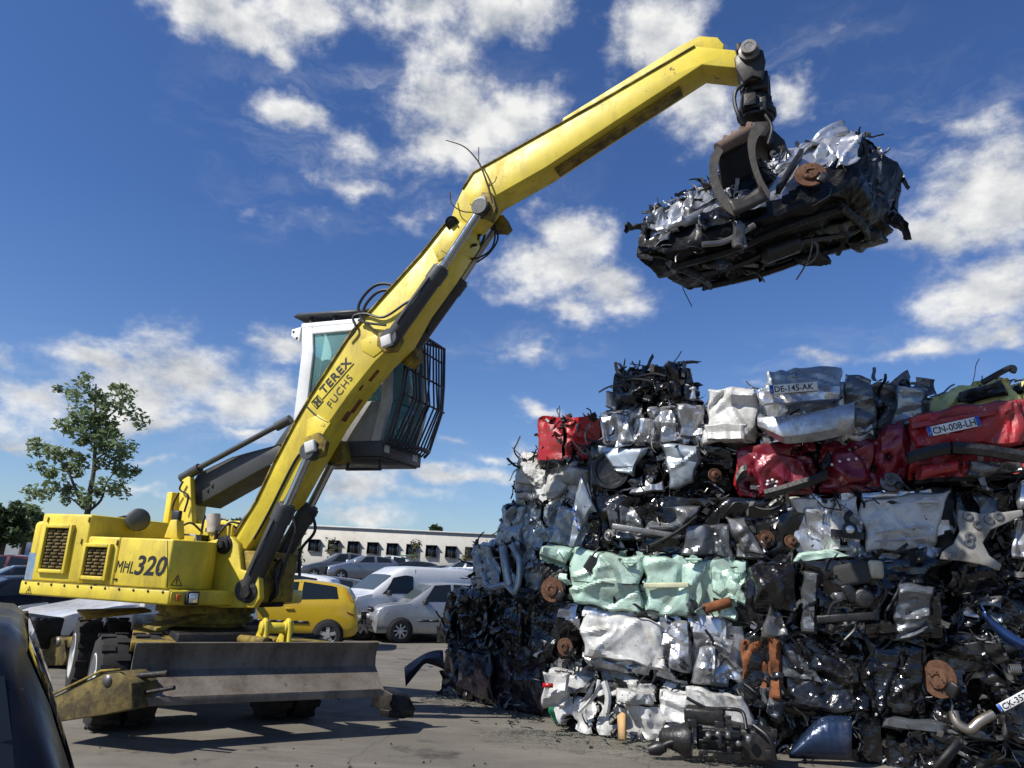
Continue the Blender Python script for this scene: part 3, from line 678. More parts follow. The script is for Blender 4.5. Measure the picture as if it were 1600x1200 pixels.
# bottom face of the boom: rusty rub marks, as thin real plates hugging the lower edge
def under(p, a0, a1, n0, n1, m='rust'):
    u0 = pl(*a0, BN); u1 = pl(*a1, BN); d = unit(u1-u0); up = unit(np.cross(d, ND)); up = up if up[2] < 0 else -up
    q = MB(); q.hexa([u0-ND*n0, u1-ND*n0, u1-ND*n1, u0-ND*n1, u0-ND*n0+up*.006, u1-ND*n0+up*.006, u1-ND*n1+up*.006, u0-ND*n1+up*.006]); return q
for a0, a1, n0, n1 in (((566,590),(580,573),.14,.20), ((530,637),(545,616),.24,.32), ((520,652),(530,637),.18,.28), ((553,606),(560,596),.1,.14)):
    build(under(None, a0, a1, n0, n1), 'worn_patch', M['rust'], boom)
# lettering along the boom
def along(txt, a0, a1, hgt, bold, n=BN, spacing=1.0):
    p0, p1 = pl(*a0, n), pl(*a1, n); d = unit(p1-p0); up = unit(np.cross(ND, d)); up = up if up[2] > 0 else -up
    q = MB(); put_text(q, txt, p0, p1, up, ND, hgt, 0, bold, lift=.006, spacing=spacing); return build(q, 'lettering', M['blackpaint'], boom)
along('TEREX', (506,617), (550,566), .115, .022, spacing=1.1)
along('FUCHS', (518,638), (552,591), .10, .0, spacing=1.1)
p0, p1 = pl(504, 624, BN), pl(553, 568, BN); b = MB(); b.bar(p0+ND*.005, p1+ND*.005, .004, .008, ND); build(b, 'lettering', M['blackpaint'], boom)
# square emblem with two dark wedges
d = unit(pl(550,566,BN)-pl(506,617,BN)); up = unit(np.cross(ND, d)); up = up if up[2] > 0 else -up
e = pl(496, 628, BN)+ND*.005
b = MB(); h = .062
for s_ in (-1, 1): b.box(e+d*s_*h, (.010, .13, .003), (d, up, ND)); b.box(e+up*s_*h, (.13, .010, .003), (d, up, ND))
for a_, bb_ in (((-.045,.045),(0,.0)), ((.045,.045),(0,0)), ((-.045,-.045),(0,0)), ((.045,-.045),(0,0))):
    x, y = a_; b.add([e+d*x+up*y, e+d*x*.2+up*y, e+d*x*1.0+up*y*.1], [(0,1,2)]); b.add([e+up*y*.1+d*x*.9, e+up*y*.8+d*x*.15, e], [(0,1,2)])
build(b, 'emblem', M['blackpaint'], boom)
# --- stick
SN = .21
stickp = [(703,345),(712,318),(723,295),(739,270),(760,258),(928,164),(1086,72),(1149,78),(1158,107),(1097,101),(967,186),(852,262),(771,308),(757,326),(740,348),(718,356)]
stick = plate('stick', stickp, SN, .37, M['yellow'], bevel=.012)
b = MB(); b.prism(pls([(877,191),(880,184),(1059,73),(1093,56),(1121,58),(1131,69),(1130,80),(1086,76),(928,168)], .10), -ND*.24); build(b, 'top_box', M['yellow'], stick, bevel=.01)
b = MB(); q = pls([(723,295),(739,270),(760,258),(928,164),(1086,72)], SN+.015)
for i in range(len(q)-1):
    dd = unit(q[i+1]-q[i]); up = unit(np.cross(dd, ND)); up = up if up[2] > 0 else -up
    b.hexa([q[i], q[i+1], q[i+1]-ND*.40, q[i]-ND*.40, q[i]+up*.02, q[i+1]+up*.02, q[i+1]-ND*.40+up*.02, q[i]-ND*.40+up*.02])
build(b, 'top_flange', M['yellow_dirty'], stick)
u0, u1 = pl(862, 256, SN), pl(1060, 126, SN); dd = unit(u1-u0); dn = unit(np.cross(dd, ND)); dn = dn if dn[2] < 0 else -dn
b = MB(); b.hexa([u0-ND*.1, u1-ND*.1, u1-ND*.29, u0-ND*.29, u0-ND*.1+dn*.03, u1-ND*.1+dn*.03, u1-ND*.29+dn*.03, u0-ND*.29+dn*.03]); build(b, 'wear_plate', M['yellow_dirty'], stick, bevel=.006)
for a0, a1, n0, n1 in (((870,251),(880,244),.28,.32), ((900,230),(925,213),.26,.31), ((935,207),(962,189),.27,.32)):
    u0 = pl(*a0, SN); u1 = pl(*a1, SN); q = MB(); q.hexa([u0-ND*n0, u1-ND*n0, u1-ND*n1, u0-ND*n1, u0-ND*n0+dn*.005, u1-ND*n0+dn*.005, u1-ND*n1+dn*.005, u0-ND*n1+dn*.005]); build(q, 'worn_patch', M['grease'], stick)
patch([(728,300),(745,274),(764,285),(763,312),(748,325),(733,318)], 'yellow', SN, .014, parent=stick)
def pin(x, y, n0, n1, r, m='grease', parent=mh, name='pivot_pin'):
    q = MB(); a, c = pl(x, y, n0), pl(x, y, n1); L_ = np.linalg.norm(a-c); q.lathe(a, c-a, [(0, 0), (0, r*.55), (.03, r*.6), (.03, r), (L_-.03, r), (L_-.03, r*.6), (L_, r*.55), (L_, 0)], 18)
    return part(name, q, M[m], parent, smooth=35)
pin(706, 348, .30, -.32, .085); pin(752, 318, .36, -.36, .075); pin(489, 700, .40, -.40, .085); pin(606, 532, .40, -.40, .085)
b = MB()
for (x, y, n_) in ((752,317,.37),(485,698,.43),(604,533,.43)):
    b.box(pl(x, y, n_), (.15, .06, .15), (unit(FD+UP*.3), ND, unit(UP-FD*.3)))
build_each(b, 'pin_cover', M['wornwhite'], mh, bevel=.02)
# --- hydraulic cylinders (barrel > rod)
def cyl(name, base, gland, rod, n, r, rr):
    q = MB(); a, g_, e = pl(*base, n), pl(*gland, n), pl(*rod, n); d = unit(g_-a); Lb = np.linalg.norm(g_-a)
    q.lathe(a, d, [(0, 0), (0, r*.8), (.05, r), (Lb-.22, r), (Lb-.22, r*1.12), (Lb-.03, r*1.12), (Lb-.03, r*.95), (Lb, r*.9), (Lb, 0)], 24)
    q.lathe(a-ND*.09, ND, [(0, 0), (0, r*1.15), (.18, r*1.15), (.18, 0)], 18)
    q.tube([a+d*.2+ND*(r+.01), a+d*Lb*.5+ND*(r+.02), a+d*(Lb-.2)+ND*(r+.01)], .012, 6)
    o = part(name, q, M['mach_dark'], smooth=35)
    q = MB(); q.cyl(g_-d*.05, e, rr, n=18); build(q, 'rod', M['chrome'], o, smooth=40)
    q = MB(); q.lathe(e-ND*.08, ND, [(0, 0), (0, rr*2.0), (.16, rr*2.0), (.16, 0)], 18); build(q, 'rod_eye', M['mach_dark'], o, smooth=40); return o
cyl('lift_cylinder', (388,922), (449,788), (485,706), .36, .112, .052)
cyl('lift_cylinder', (416,915), (486,790), (523,716), -.36, .112, .052)
cyl('stick_cylinder', (612,530), (692,417), (752,326), .34, .098, .05)
cyl('stick_cylinder', (636,556), (722,436), (777,352), -.36, .098, .05)
b = MB(); b.prism(pls([(752,300),(768,300),(775,325),(768,345),(748,335)], SN+.10), -ND*.09); b.prism(pls([(752,300),(768,300),(775,325),(768,345),(748,335)], -SN-.02), -ND*.09)
b.prism(pls([(775,338),(786,335),(793,350),(785,358),(772,356)], -.26), -ND*.2)
build_each(b, 'cylinder_lug', M['yellow_dirty'], mh, bevel=.01)
b = MB()
for n_ in (.34, -.30): b.prism(pls([(478,682),(497,675),(510,690),(505,712),(490,716),(476,706)], n_), -ND*.08); b.prism(pls([(590,520),(615,515),(628,530),(618,548),(600,550),(588,540)], n_), -ND*.08)
b.prism(pls([(510,690),(534,688),(536,718),(520,724),(508,712)], -.26), -ND*.2); b.prism(pls([(628,545),(648,540),(650,560),(636,572),(624,566)], -.26), -ND*.2)
build_each(b, 'cylinder_lug', M['yellow_dirty'], mh, bevel=.012)
# hoses looping at the knee and over the boom
b = MB()
def hz(pts, n, r=.017): b.tube([pl(x, y, n) for x, y in pts], r, 7, smooth=7)
hz([(575,515),(560,480),(585,447),(617,448),(632,480),(612,505)], .1, .02); hz([(580,512),(568,485),(588,458),(612,456),(628,486),(606,512)], .2, .02)
hz([(556,510),(552,495),(570,490),(600,495),(640,470),(662,468)], .28); hz([(560,500),(575,505),(603,508)], .3)
hz([(562,496),(590,520),(604,528)], .3, .014); hz([(552,500),(556,515),(545,530)], .28, .014)
build_each(b, 'hydraulic_hose', M['hose'], mh, smooth=50)
b = MB()
hz([(758,345),(748,370),(733,390),(722,400)], -.1, .02); hz([(760,348),(755,375),(738,398),(725,402)], -.2, .018); hz([(770,350),(778,372),(765,395),(745,410)], -.3, .012)
hz([(775,352),(770,385),(750,402),(728,405)], -.15, .012); hz([(720,445),(690,470),(672,505),(668,520)], -.3, .02); hz([(727,395),(735,385),(745,382)], 0, .02)
hz([(487,800),(492,830),(470,860),(468,900)], -.25, .02); hz([(455,800),(462,830),(452,860),(440,900)], .1, .02)
for k in range(9): hz([(408+rng.uniform(0,40), 880+rng.uniform(-15,15)), (420+rng.uniform(0,30), 900+rng.uniform(-25,5)), (440+rng.uniform(-20,10), 925), (410+rng.uniform(0,25), 940)], rng.uniform(-.4, .2), .02)
build_each(b, 'hydraulic_hose', M['hose'], mh, smooth=50)
b = MB(); b.box(pl(416, 922, -.1), (.28, .45, .40), SAX); b.box(pl(428, 905, -.3), (.2, .25, .25), SAX); b.cyl(pl(415, 890, -.3), pl(420, 945, -.2), .10); part('swivel_block', b, M['grease'], bevel=.03)
# --- cab (behind the boom)
CN0 = -.46; CD = 1.05
cab = thing  # placeholder name kept free
side = [(471,511),(555,504),(604,504),(640,506),(676,520),(662,560),(613,622),(590,690),(586,706),(511,722),(455,700)]
k_ = pls(side, CN0)
# level the cab numerically: use f,z of the key points
def F0(px, py): return fz(px, py, CN0)
fr0 = F0(454, 690)[0]; zb = F0(540, 690)[1]; zt_ = F0(530, 507)[1]; ff0 = F0(592, 700)[0]; ffm = F0(616, 622)[0]; fft = F0(690, 530)[0]
zm = F0(616, 622)[1]; zfl = zb-.20
ffm = ff0+.10; zm = zb+.55; fft = ff0+.02
fr1 = F0(470, 512)[0]
def Cp(f, z, n=CN0): return S(f, n, z)
prf = [(fr0, zb), (fr0-.0, zt_-.35), (fr1, zt_), (fft-.12, zt_+.0), (fft+.02, zt_-.12), (ffm, zm), (ff0, zb)]
b = MB()
# frame pieces of the side: pillars and rails as solid bars, so the glass can sit in between
def rail(p, q, w=.10, d=.07, n=CN0): b.bar(S(p[0], n-d/2, p[1]), S(q[0], n-d/2, q[1]), d, w, ND if False else UP)
def quadplate(mbx, pts, n, th): mbx.prism([S(f, n, z) for f, z in pts], -ND*th)
rearw = .20
for n_ in (CN0, CN0-CD+.08):
    quadplate(b, [(fr0, zb), (fr0, zt_-.3), (fr1, zt_), (fr1+rearw, zt_), (fr0+rearw, zt_-.35), (fr0+rearw, zb)], n_, .08)
    quadplate(b, [(fr1+rearw, zt_), (fft-.1, zt_), (fft, zt_-.10), (fr1+rearw, zt_-.11)], n_, .08)
b.box(S((fr1+fft)/2, CN0-CD/2, zt_+.03), (fft-fr1, CD, .08), SAX)
b.box(S(fr0+.04, CN0-CD/2, (zb+zt_-.3)/2), (.07, CD-.2, zt_-.4-zb), SAX)
cabo = part('cab', b, M['whitepaint'], bevel=.015)
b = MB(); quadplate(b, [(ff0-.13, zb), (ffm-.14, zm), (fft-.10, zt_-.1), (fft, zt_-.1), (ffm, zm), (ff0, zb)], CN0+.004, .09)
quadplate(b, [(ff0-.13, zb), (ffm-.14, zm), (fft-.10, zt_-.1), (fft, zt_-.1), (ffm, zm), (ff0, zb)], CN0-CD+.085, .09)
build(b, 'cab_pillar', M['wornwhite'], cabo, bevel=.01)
b = MB()
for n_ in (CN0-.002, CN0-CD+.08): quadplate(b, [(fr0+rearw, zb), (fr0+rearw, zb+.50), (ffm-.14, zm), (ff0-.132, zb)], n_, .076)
build_each(b, 'lower_panel', mat('cab_lower_grey', (.27,.27,.26), .6, 0, .5, (.12,.11,.09), 3, .05, 20), cabo, bevel=.01)  # shade of the boom put into the grey of these panels
b = MB(); quadplate(b, [(fr0+rearw, zb+.5), (fr1+rearw-.02, zt_-.11), (fft-.10, zt_-.11), (ffm-.14, zm)], CN0-.035, .012); build(b, 'side_window', M['cabglass'], cabo)
b = MB(); quadplate(b, [(fr0+rearw, zb+.5), (fr1+rearw-.02, zt_-.11), (fft-.10, zt_-.11), (ffm-.14, zm)], CN0-CD+.05, .012); build(b, 'side_window', M['cabglass'], cabo)
b = MB()
for (fa_, za_), (fb_, zb_) in (((ff0-.03, zb+.02), (ffm-.03, zm)), ((ffm-.03, zm+.04), (fft-.03, zt_-.12))):
    b.hexa([S(fa_, CN0-.1, za_), S(fa_, CN0-CD+.1, za_), S(fb_, CN0-CD+.1, zb_), S(fb_, CN0-.1, zb_), S(fa_+.015, CN0-.1, za_), S(fa_+.015, CN0-CD+.1, za_), S(fb_+.015, CN0-CD+.1, zb_), S(fb_+.015, CN0-.1, zb_)])
build_each(b, 'windscreen', M['cabglass'], cabo)
b = MB(); b.box(S((fr0+ff0)/2+.02, CN0-CD/2, zb-.10), (ff0-fr0+.08, CD+.02, .20), SAX); build(b, 'cab_base', M['mach_dark'], cabo, bevel=.012)
b = MB(); b.box(S(ff0+.062, CN0-.10, zb-.09), (.012, .12, .10), SAX); b.box(S(ff0+.062, CN0-CD+.18, zb-.09), (.012, .14, .10), SAX); build_each(b, 'base_lamp', M['wornwhite'], cabo, bevel=.004)
b = MB(); b.box(S((fr0+ff0)/2+.02, CN0-CD/2, zb-.212), (ff0-fr0, CD-.06, .02), SAX); build(b, 'floor_plate', M['mach_dark'], cabo)
q0 = S(ff0-.55, CN0-.15, zb-.22); q1 = S(ff0-.05, CN0-.15, zb-.22)
b = MB()
for q in (q0, q1): b.bar(q, q-UP*.13, .035, .035, FD)
b.bar(q0-UP*.13-FD*.018, q1-UP*.13+FD*.018, .05, .035); build(b, 'step', M['black'], cabo, bevel=.006)
b = MB(); quadplate(b, [(fr1-.14, zt_-.12), (fr1-.14, zt_-.02), (fr1+.02, zt_+.01), (fr1+.02, zt_-.22)], CN0+.02, .05); build(b, 'rear_bracket', M['whitepaint'], cabo, bevel=.01)
b = MB()
for z_ in (zt_-.06, zt_-.16): b.cyl(S(fr1-.10 if z_ > zt_-.1 else fr1-.03, CN0+.024, z_), S(fr1-.10 if z_ > zt_-.1 else fr1-.03, CN0+.018, z_), .018, n=12)
build_each(b, 'bracket_hole', M['deepdark'], cabo)
# seat inside
b = MB(); b.box(S(fr0+.55, CN0-.5, zb+.45), (.5, .5, .14), SAX); b.box(S(fr0+.32, CN0-.5, zb+.85), (.14, .46, .75), SAX); build(b, 'operator_seat', M['black'], cabo, bevel=.04)
# roof guard: louvre plates in a frame
b = MB(); zr = zt_+.10; g0 = fr1+.02; g1 = fft+.02
for n_ in (CN0-.02, CN0-CD+.02): b.bar(S(g0-.12, n_, zr+.10), S(g1, n_, zr+.06), .05, .05)
for i in range(16):
    t = i/15; f_ = g0-.12+(g1-g0+.12)*t; b.box(S(f_, CN0-CD/2, zr+.10-.04*t), (.10, CD, .014), (unit(FD+UP*.35), ND, unit(UP-FD*.35)))
for f_ in (g0+.1, g0+.5, g1-.1):
    for n_ in (CN0-.06, CN0-CD+.06): b.bar(S(f_, n_, zt_+.02), S(f_, n_, zr+.08), .04, .04, FD)
build(b, 'roof_guard', M['mach_dark'], cabo)
# front cage of bars (bent at the bottom)
b = MB(); nb = 13
for i in range(nb+1):
    n_ = CN0+.05-(CD+.10)*i/nb; j = rng.uniform(-.03, .03); e_ = .0135 if 0 < i < nb else .022
    b.tube([S(fft+.08, n_, zt_-.02), S(fft+.26, n_, zt_-.10), S(ffm+.22+j, n_+j, zm+.45), S(ffm+.24+j*1.5, n_-j, zm+.05), S(ff0+.15, n_, zb+.02), S(ff0+.08, n_, zb-.05)], e_, 6)
for z_, f_ in ((zt_-.10, fft+.26), (zm+.78, ffm+.19), (zm+.42, ffm+.22), (zm+.05, ffm+.25), (zb+.02, ff0+.15)):
    b.tube([S(f_, CN0+.05, z_), S(f_, CN0-CD-.05, z_)], .014, 6)
b.tube([S(fft+.26, CN0+.05, zt_-.1), S(fft-.2, CN0+.05, zt_+.05)], .02, 6); b.tube([S(fft+.26, CN0-CD-.05, zt_-.1), S(fft-.2, CN0-CD-.05, zt_+.05)], .02, 6)
build(b, 'front_cage', M['black'], cabo, smooth=50)
b = MB(); b.tube([S(ff0+.15, CN0+.05, zb+.02), S(ff0+.28, CN0-.3, zb-.02), S(ff0+.30, CN0-.75, zb), S(ff0+.15, CN0-CD-.05, zb+.02)], .022, 7, smooth=4); build(b, 'cage_bumper', M['black'], cabo, smooth=50)
# mount between lift arm and cab
b = MB(); b.prism(pls([(425,700),(460,650),(475,650),(480,720),(440,725)], -.62), -ND*.5); part('cab_mount', b, M['mach_dark'], bevel=.02)
# --- branch caught on the knee
br = MB(); q = [pl(770, 318, .30), pl(763, 292, .31), pl(752, 262, .30), pl(744, 248, .28), pl(725, 229, .28), pl(697, 219, .28)]
br.tube(catmull(q, 5), np.linspace(.016, .006, 26), 6); br.tube([pl(748, 255, .29), pl(748, 230, .27)], .006, 5); br.tube([pl(763, 292, .30), pl(774, 283, .32), pl(776, 276, .33)], .006, 5)
br.tube(catmull([pl(703, 300, .30), pl(706, 318, .32), pl(722, 330, .31), pl(745, 332, .31)], 4), .008, 5)
o = build(br, 'dead_branch', mat('bark', (.05,.035,.022), .85), None, pl(763, 292, .30), smooth=50)
setp(o, 'thin bare branch caught on the knee of the yellow boom', 'branch')
# ------------------------------------------------------------------ grapple
gp = thing('grapple', 'dark worn steel scrap grapple hanging from the end of the yellow stick', 'grapple', pl(1172, 84, 0))
def gpart(name, mb, m, parent=None, **k): return build(mb, name, m, parent or gp, **k)
hang = [(1147,89),(1162,77),(1182,75),(1192,77),(1196,94),(1191,122),(1176,118),(1162,129),(1149,106)]
b = MB(); b.prism(pls(hang, .30), -ND*.07); b.prism(pls(hang, -.23), -ND*.07); b.prism(pls([(1150,110),(1192,108),(1190,122),(1163,128)], .26), -ND*.5)
b.prism(pls([(1150,66),(1158,66),(1163,76),(1150,80)], .12), -ND*.25)
gpart('hanger', b, M['grapple'], bevel=.015)
b = MB(); c = pl(1171, 83, .30); b.lathe(c, ND, [(0, 0), (0, .115), (.05, .115), (.06, .085), (.13, .085), (.13, .05), (.125, .045), (.125, 0)], 24); gpart('hanger_pin', b, M['steel'], smooth=35)
b = MB()
b.box(pl(1180, 140, 0), (.30, .34, .22), SAX); b.cyl(pl(1170, 128, .12), pl(1172, 165, .12), .06); b.cyl(pl(1188, 128, -.05), pl(1186, 168, -.05), .075); b.cyl(pl(1180, 155, 0), pl(1181, 172, 0), .15)
b.box(pl(1197, 146, -.15), (.10, .2, .34), SAX); b.box(pl(1172, 158, .2), (.14, .1, .16), SAX); b.box(pl(1192, 165, .15), (.08, .1, .18), SAX)
b.cyl(pl(1182, 176, 0), pl(1182, 184, 0), .22); b.cyl(pl(1182, 184, 0), pl(1182, 190, 0), .19)
for k in range(7):
    a_ = k*.9; b.box(pl(1182, 170, 0)+A(math.cos(a_)*.15, math.sin(a_)*.15, 0), (.07, .07, .16))
gpart('rotator', b, M['grease'], bevel=.012)
b = MB()
b.tube([pl(1164,130,.25), pl(1150,142,.28), pl(1148,160,.28), pl(1154,180,.28), pl(1160,192,.25)], .022, 7, smooth=6)
b.tube([pl(1164,134,.2), pl(1160,150,.24), pl(1158,170,.24), pl(1161,190,.22)], .018, 7, smooth=6)
b.tube([pl(1196,180,.2), pl(1206,200,.3), pl(1200,225,.3)], .018, 7, smooth=6)
build_each(b, 'hydraulic_hose', M['hose'], gp, smooth=50)
b = MB(); b.prism(pls([(1164,190),(1200,188),(1206,200),(1198,214),(1172,212)], .30), -ND*.6); gpart('grapple_head', b, M['grapple'], bevel=.02)
b = MB(); e0 = pl(1122, 233, .88); e1 = pl(1173, 204, .72); b.cyl(e0, e1, .065, n=18)
for t in (.12, .36, .60, .84):
    q = e0+(e1-e0)*t; b.bar(q, q+A(.05, 0, .12), .05, .05, FD)
gpart('cross_beam', b, mat('rusty_beam', (.16,.11,.08), .6, .3, .6, (.10,.05,.03), 6, .2, 20), smooth=40)
b = MB(); b.hexa([e0-UP*.05, e1-UP*.05, e1-UP*.05-ND*.35, e0-UP*.05-ND*.35, e0+UP*.0, e1+UP*.0, e1-ND*.35, e0-ND*.35])
b.prism([pl(1128,243,.42), pl(1172,219,.42), pl(1172,224,.40), pl(1130,252,.40)], -ND*.05)
gpart('beam_plate', b, M['grapple'], bevel=.01)
T1 = catmull(np.array([(1121,228),(1111,243),(1108,264),(1111,288),(1121,310),(1134,328),(1147,337)]), 4)
T1i = catmull(np.array([(1152,326),(1139,309),(1127,290),(1121,267),(1124,248),(1130,236)]), 4)
T2 = catmull(np.array([(1182,190),(1172,206),(1168,224),(1171,248),(1178,272),(1189,296),(1200,312)]), 4)
T2i = catmull(np.array([(1204,301),(1192,281),(1184,259),(1180,238),(1183,218),(1196,200)]), 4)
def tine(o_, i_, n, th=.075):
    q = MB(); pts = [pl(x, y, n) for x, y in o_]+[pl(x, y, n) for x, y in i_]; a_ = [pl(x, y, n) for x, y in o_]
    no = len(o_); ni = len(i_)
    ii = [i_[int(round((ni-1)*(1-k/(no-1))))] for k in range(no)]
    rows = []
    for k in range(no):
        p_, r_ = pl(*o_[k], n), pl(*ii[k], n); rows.append([p_, r_, r_-ND*th-FD*.04, p_-ND*th+FD*.0, p_])
    q.grid(np.array(rows)); q.add(rows[0][:4], [(0,1,2,3)]); q.add(rows[-1][:4], [(3,2,1,0)])
    return q
gpart('tine', tine(T1, T1i, 1.05), M['grapple'], smooth=35)
gpart('tine', tine(T2, T2i, 1.0), M['grapple'], smooth=35)
gpart('tine', tine([(x+78, y-14) for x, y in T1], [(x+70, y-14) for x, y in T1i], -.75), M['grapple'], smooth=35)
# scoop joining the tips of the near tines
sc = []
for t in np.linspace(0, 1, 7):
    x0, y0 = 1126+(1147-1126)*t, 286+(337-286)*t; x1, y1 = 1176+(1200-1176)*t, 270+(312-270)*t
    sc.append([pl(x0+(x1-x0)*s_, y0+(y1-y0)*s_ + 16*math.sin(math.pi*s_)*(1-t), .104*10-.05*s_) for s_ in np.linspace(0, 1, 9)])
b = MB(); b.grid(np.array(sc)[3:]); gpart('scoop', b, M['grapple'], smooth=40, solid=.035)
b = MB(); b.prism(pls([(1186,192),(1196,190),(1226,218),(1230,232),(1212,250),(1192,224)], -.05), -ND*.45); gpart('far_shell', b, M['grapple'], bevel=.02)
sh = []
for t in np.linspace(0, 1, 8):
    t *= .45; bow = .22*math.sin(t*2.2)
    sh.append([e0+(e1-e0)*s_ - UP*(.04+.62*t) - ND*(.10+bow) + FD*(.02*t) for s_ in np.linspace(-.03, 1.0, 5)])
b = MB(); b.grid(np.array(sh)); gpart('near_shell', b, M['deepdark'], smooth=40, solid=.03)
# ------------------------------------------------------------------ crushing
def crease(Pn, seed, lam, n=4, warp=.25):
    r = np.random.RandomState(seed)
    Wp = Pn + warp*lam*np.sin(Pn@(r.randn(3, 3)*1.2/lam*.6)+r.rand(3)*6)
    out = 0
    for i in range(n):
        d1 = unit(r.randn(3)); d2 = unit(r.randn(3)); l1 = lam*(.6+.9*r.rand()); l2 = lam*(.6+.9*r.rand())
        t1 = np.abs(((Wp@d1)/l1+r.rand()) % 1*2-1); t2 = np.abs(((Wp@d2)/l2+r.rand()) % 1*2-1)
        out = out + (np.minimum(t1, t2) if i % 2 else np.maximum(t1, t2)-.33)
    return (out/n-.35)*2.2
def crumple3(Pn, seed, amp, lams=(.75, .32, .13, .065), ws=(1.0, .48, .20, .06)):
    D_ = np.zeros_like(Pn)
    for k, (l, w_) in enumerate(zip(lams, ws)):
        for a_ in range(3): D_[:, a_] += crease(Pn, seed*31+k*7+a_, l, 4)*w_*amp*(l/lams[0])**.15
    return D_
def fold_lines(U, seed, n, h, w, ext):
    # U (N,2) in metres: sharp straight dents and ridges of finite length
    r = np.random.RandomState(seed+4242); o = np.zeros(len(U))
    for i in range(n):
        c = r.rand(2)*ext; t = r.rand()*math.pi; d = A(math.cos(t), math.sin(t)); nrm = A(-d[1], d[0]); q = (U-c)
        al = q@d; ac = q@nrm + .06*np.sin(al*6+r.rand()*6); L_ = r.uniform(.18, .6)
        side = np.where(ac > 0, r.uniform(.5, 1.6), r.uniform(.5, 1.6))
        wd = w*r.uniform(.6, 2.4); o += r.choice((-1, 1), p=(.62, .38))*h*r.uniform(.35, 1)*np.maximum(0, 1-np.abs(ac)*side/wd)*np.maximum(0, 1-(al/(L_*1.5))**2)
    return o
def sinmask(Pn, seed, lam, n=5):
    r = np.random.RandomState(seed+999); o = 0
    for i in range(n): o = o + np.sin((Pn+.15*np.sin(Pn[:, [1, 2, 0]]*5/lam*.6))@(unit(r.randn(3))*6.28/lam*(.6+.9*r.rand()))+r.rand()*6.28)
    return o/math.sqrt(n)
def sst(x, a, z): t = np.clip((x-a)/(z-a), 0, 1); return t*t*(3-2*t)
def crushed_mesh(q8, seed, amp=.07, res=.027, af=.7, pit=.9, pitd=.14, grooves=(), mask=None, rnd=.05, hg=(), fold=.085):
    """q8: front BL BR TR TL, back BL BR TR TL. Material 0 paint, 1 torn dark insides"""
    q = np.asarray(q8, float)
    Wd = (np.linalg.norm(q[1]-q[0])+np.linalg.norm(q[2]-q[3]))/2; Ht = (np.linalg.norm(q[3]-q[0])+np.linalg.norm(q[2]-q[1]))/2; Dp = np.linalg.norm(q[4]-q[0])
    def tri(a, c, d):
        a, c, d = a[:, None], c[:, None], d[:, None]
        fr = (q[0]*(1-a)+q[1]*a)*(1-c)+(q[3]*(1-a)+q[2]*a)*c; bk = (q[4]*(1-a)+q[5]*a)*(1-c)+(q[7]*(1-a)+q[6]*a)*c
        return fr*(1-d)+bk*d
    ax = [unit(q[1]-q[0]), unit(q[3]-q[0]), unit(q[4]-q[0])]
    mb = MB()
    faces = [('front', 0, 1, 2, 0, res), ('back', 0, 1, 2, 1, .16), ('top', 0, 2, 1, 1, res*1.4), ('bottom', 0, 2, 1, 0, res*2), ('left', 2, 1, 0, 0, res*1.15), ('right', 2, 1, 0, 1, res*1.5)]
    dim = [Wd, Ht, Dp]
    for (nm, i, j, k, val, rs) in faces:
        ni = max(4, int(dim[i]/rs)); nj = max(4, int(dim[j]/rs))
        u, v = np.meshgrid(np.linspace(0, 1, ni+1), np.linspace(0, 1, nj+1), indexing='ij')
        p = np.zeros((3, (ni+1)*(nj+1))); p[i] = u.ravel(); p[j] = v.ravel(); p[k] = val
        s = p*2-1
        pr = s.copy()
        for x in range(3):
            y, z = (x+1) % 3, (x+2) % 3
            pr[x] = s[x]*(1-rnd*min(1.6, .9/max(.4, dim[x]))*(s[y]**8+s[z]**8))
        pp = (pr+1)/2
        W_ = tri(pp[0], pp[1], pp[2])
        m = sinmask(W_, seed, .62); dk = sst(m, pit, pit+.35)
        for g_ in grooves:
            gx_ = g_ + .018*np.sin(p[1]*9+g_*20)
            dk = np.maximum(dk, sst(-np.abs(p[0]-gx_)*Wd, -.034, -.012)*(p[2] < .3)*.6)
        for g_ in hg: dk = np.maximum(dk, sst(-np.abs(p[1]-g_-.03*np.sin(p[0]*7))*Ht, -.03, -.010)*(p[2] < .2)*.5)
        mf = af+(1-af)*sst(p[2], 0, .12); mf = np.maximum(mf, af+(1-af)*sst(np.abs(p[1]-.5), .40, .5)); mf = np.maximum(mf, af+(1-af)*sst(np.abs(p[0]-.5)*Wd, Wd*.5-.25, Wd*.5))
        Dv = crumple3(W_, seed, amp)*mf[:, None]
        inw = sum((-(s[x]**7))[:, None]*ax[x] for x in range(3))
        Dv = Dv*(.30+.95*sst(sinmask(W_, seed+5, 1.3), -.7, .9))[:, None]
        U_ = np.stack([p[i]*dim[i], p[j]*dim[j]], 1); sgn = {'front': -ax[2], 'back': ax[2], 'top': ax[1], 'bottom': -ax[1], 'left': -ax[0], 'right': ax[0]}[nm]
        ew = np.clip(np.minimum.reduce([p[i], 1-p[i], p[j], 1-p[j]])*8, 0, 1)
        Dv = Dv + sgn[None, :]*(fold_lines(U_, seed*3+k, int(3+9*dim[i]*dim[j]), fold, .07, A(dim[i], dim[j]))*ew)[:, None]
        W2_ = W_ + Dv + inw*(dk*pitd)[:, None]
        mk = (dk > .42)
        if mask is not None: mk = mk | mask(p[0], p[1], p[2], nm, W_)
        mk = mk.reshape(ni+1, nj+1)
        fm = (mk[:-1, :-1].astype(int)+mk[1:, :-1]+mk[:-1, 1:]+mk[1:, 1:]) >= 2
        arr = W2_.reshape(ni+1, nj+1, 3)
        flip = nm in ('back', 'top', 'left') 
        if nm in ('front', 'bottom', 'right'): mb.grid(arr, mask=fm)
        else: mb.grid(arr[::-1], mask=fm[::-1])
    return mb
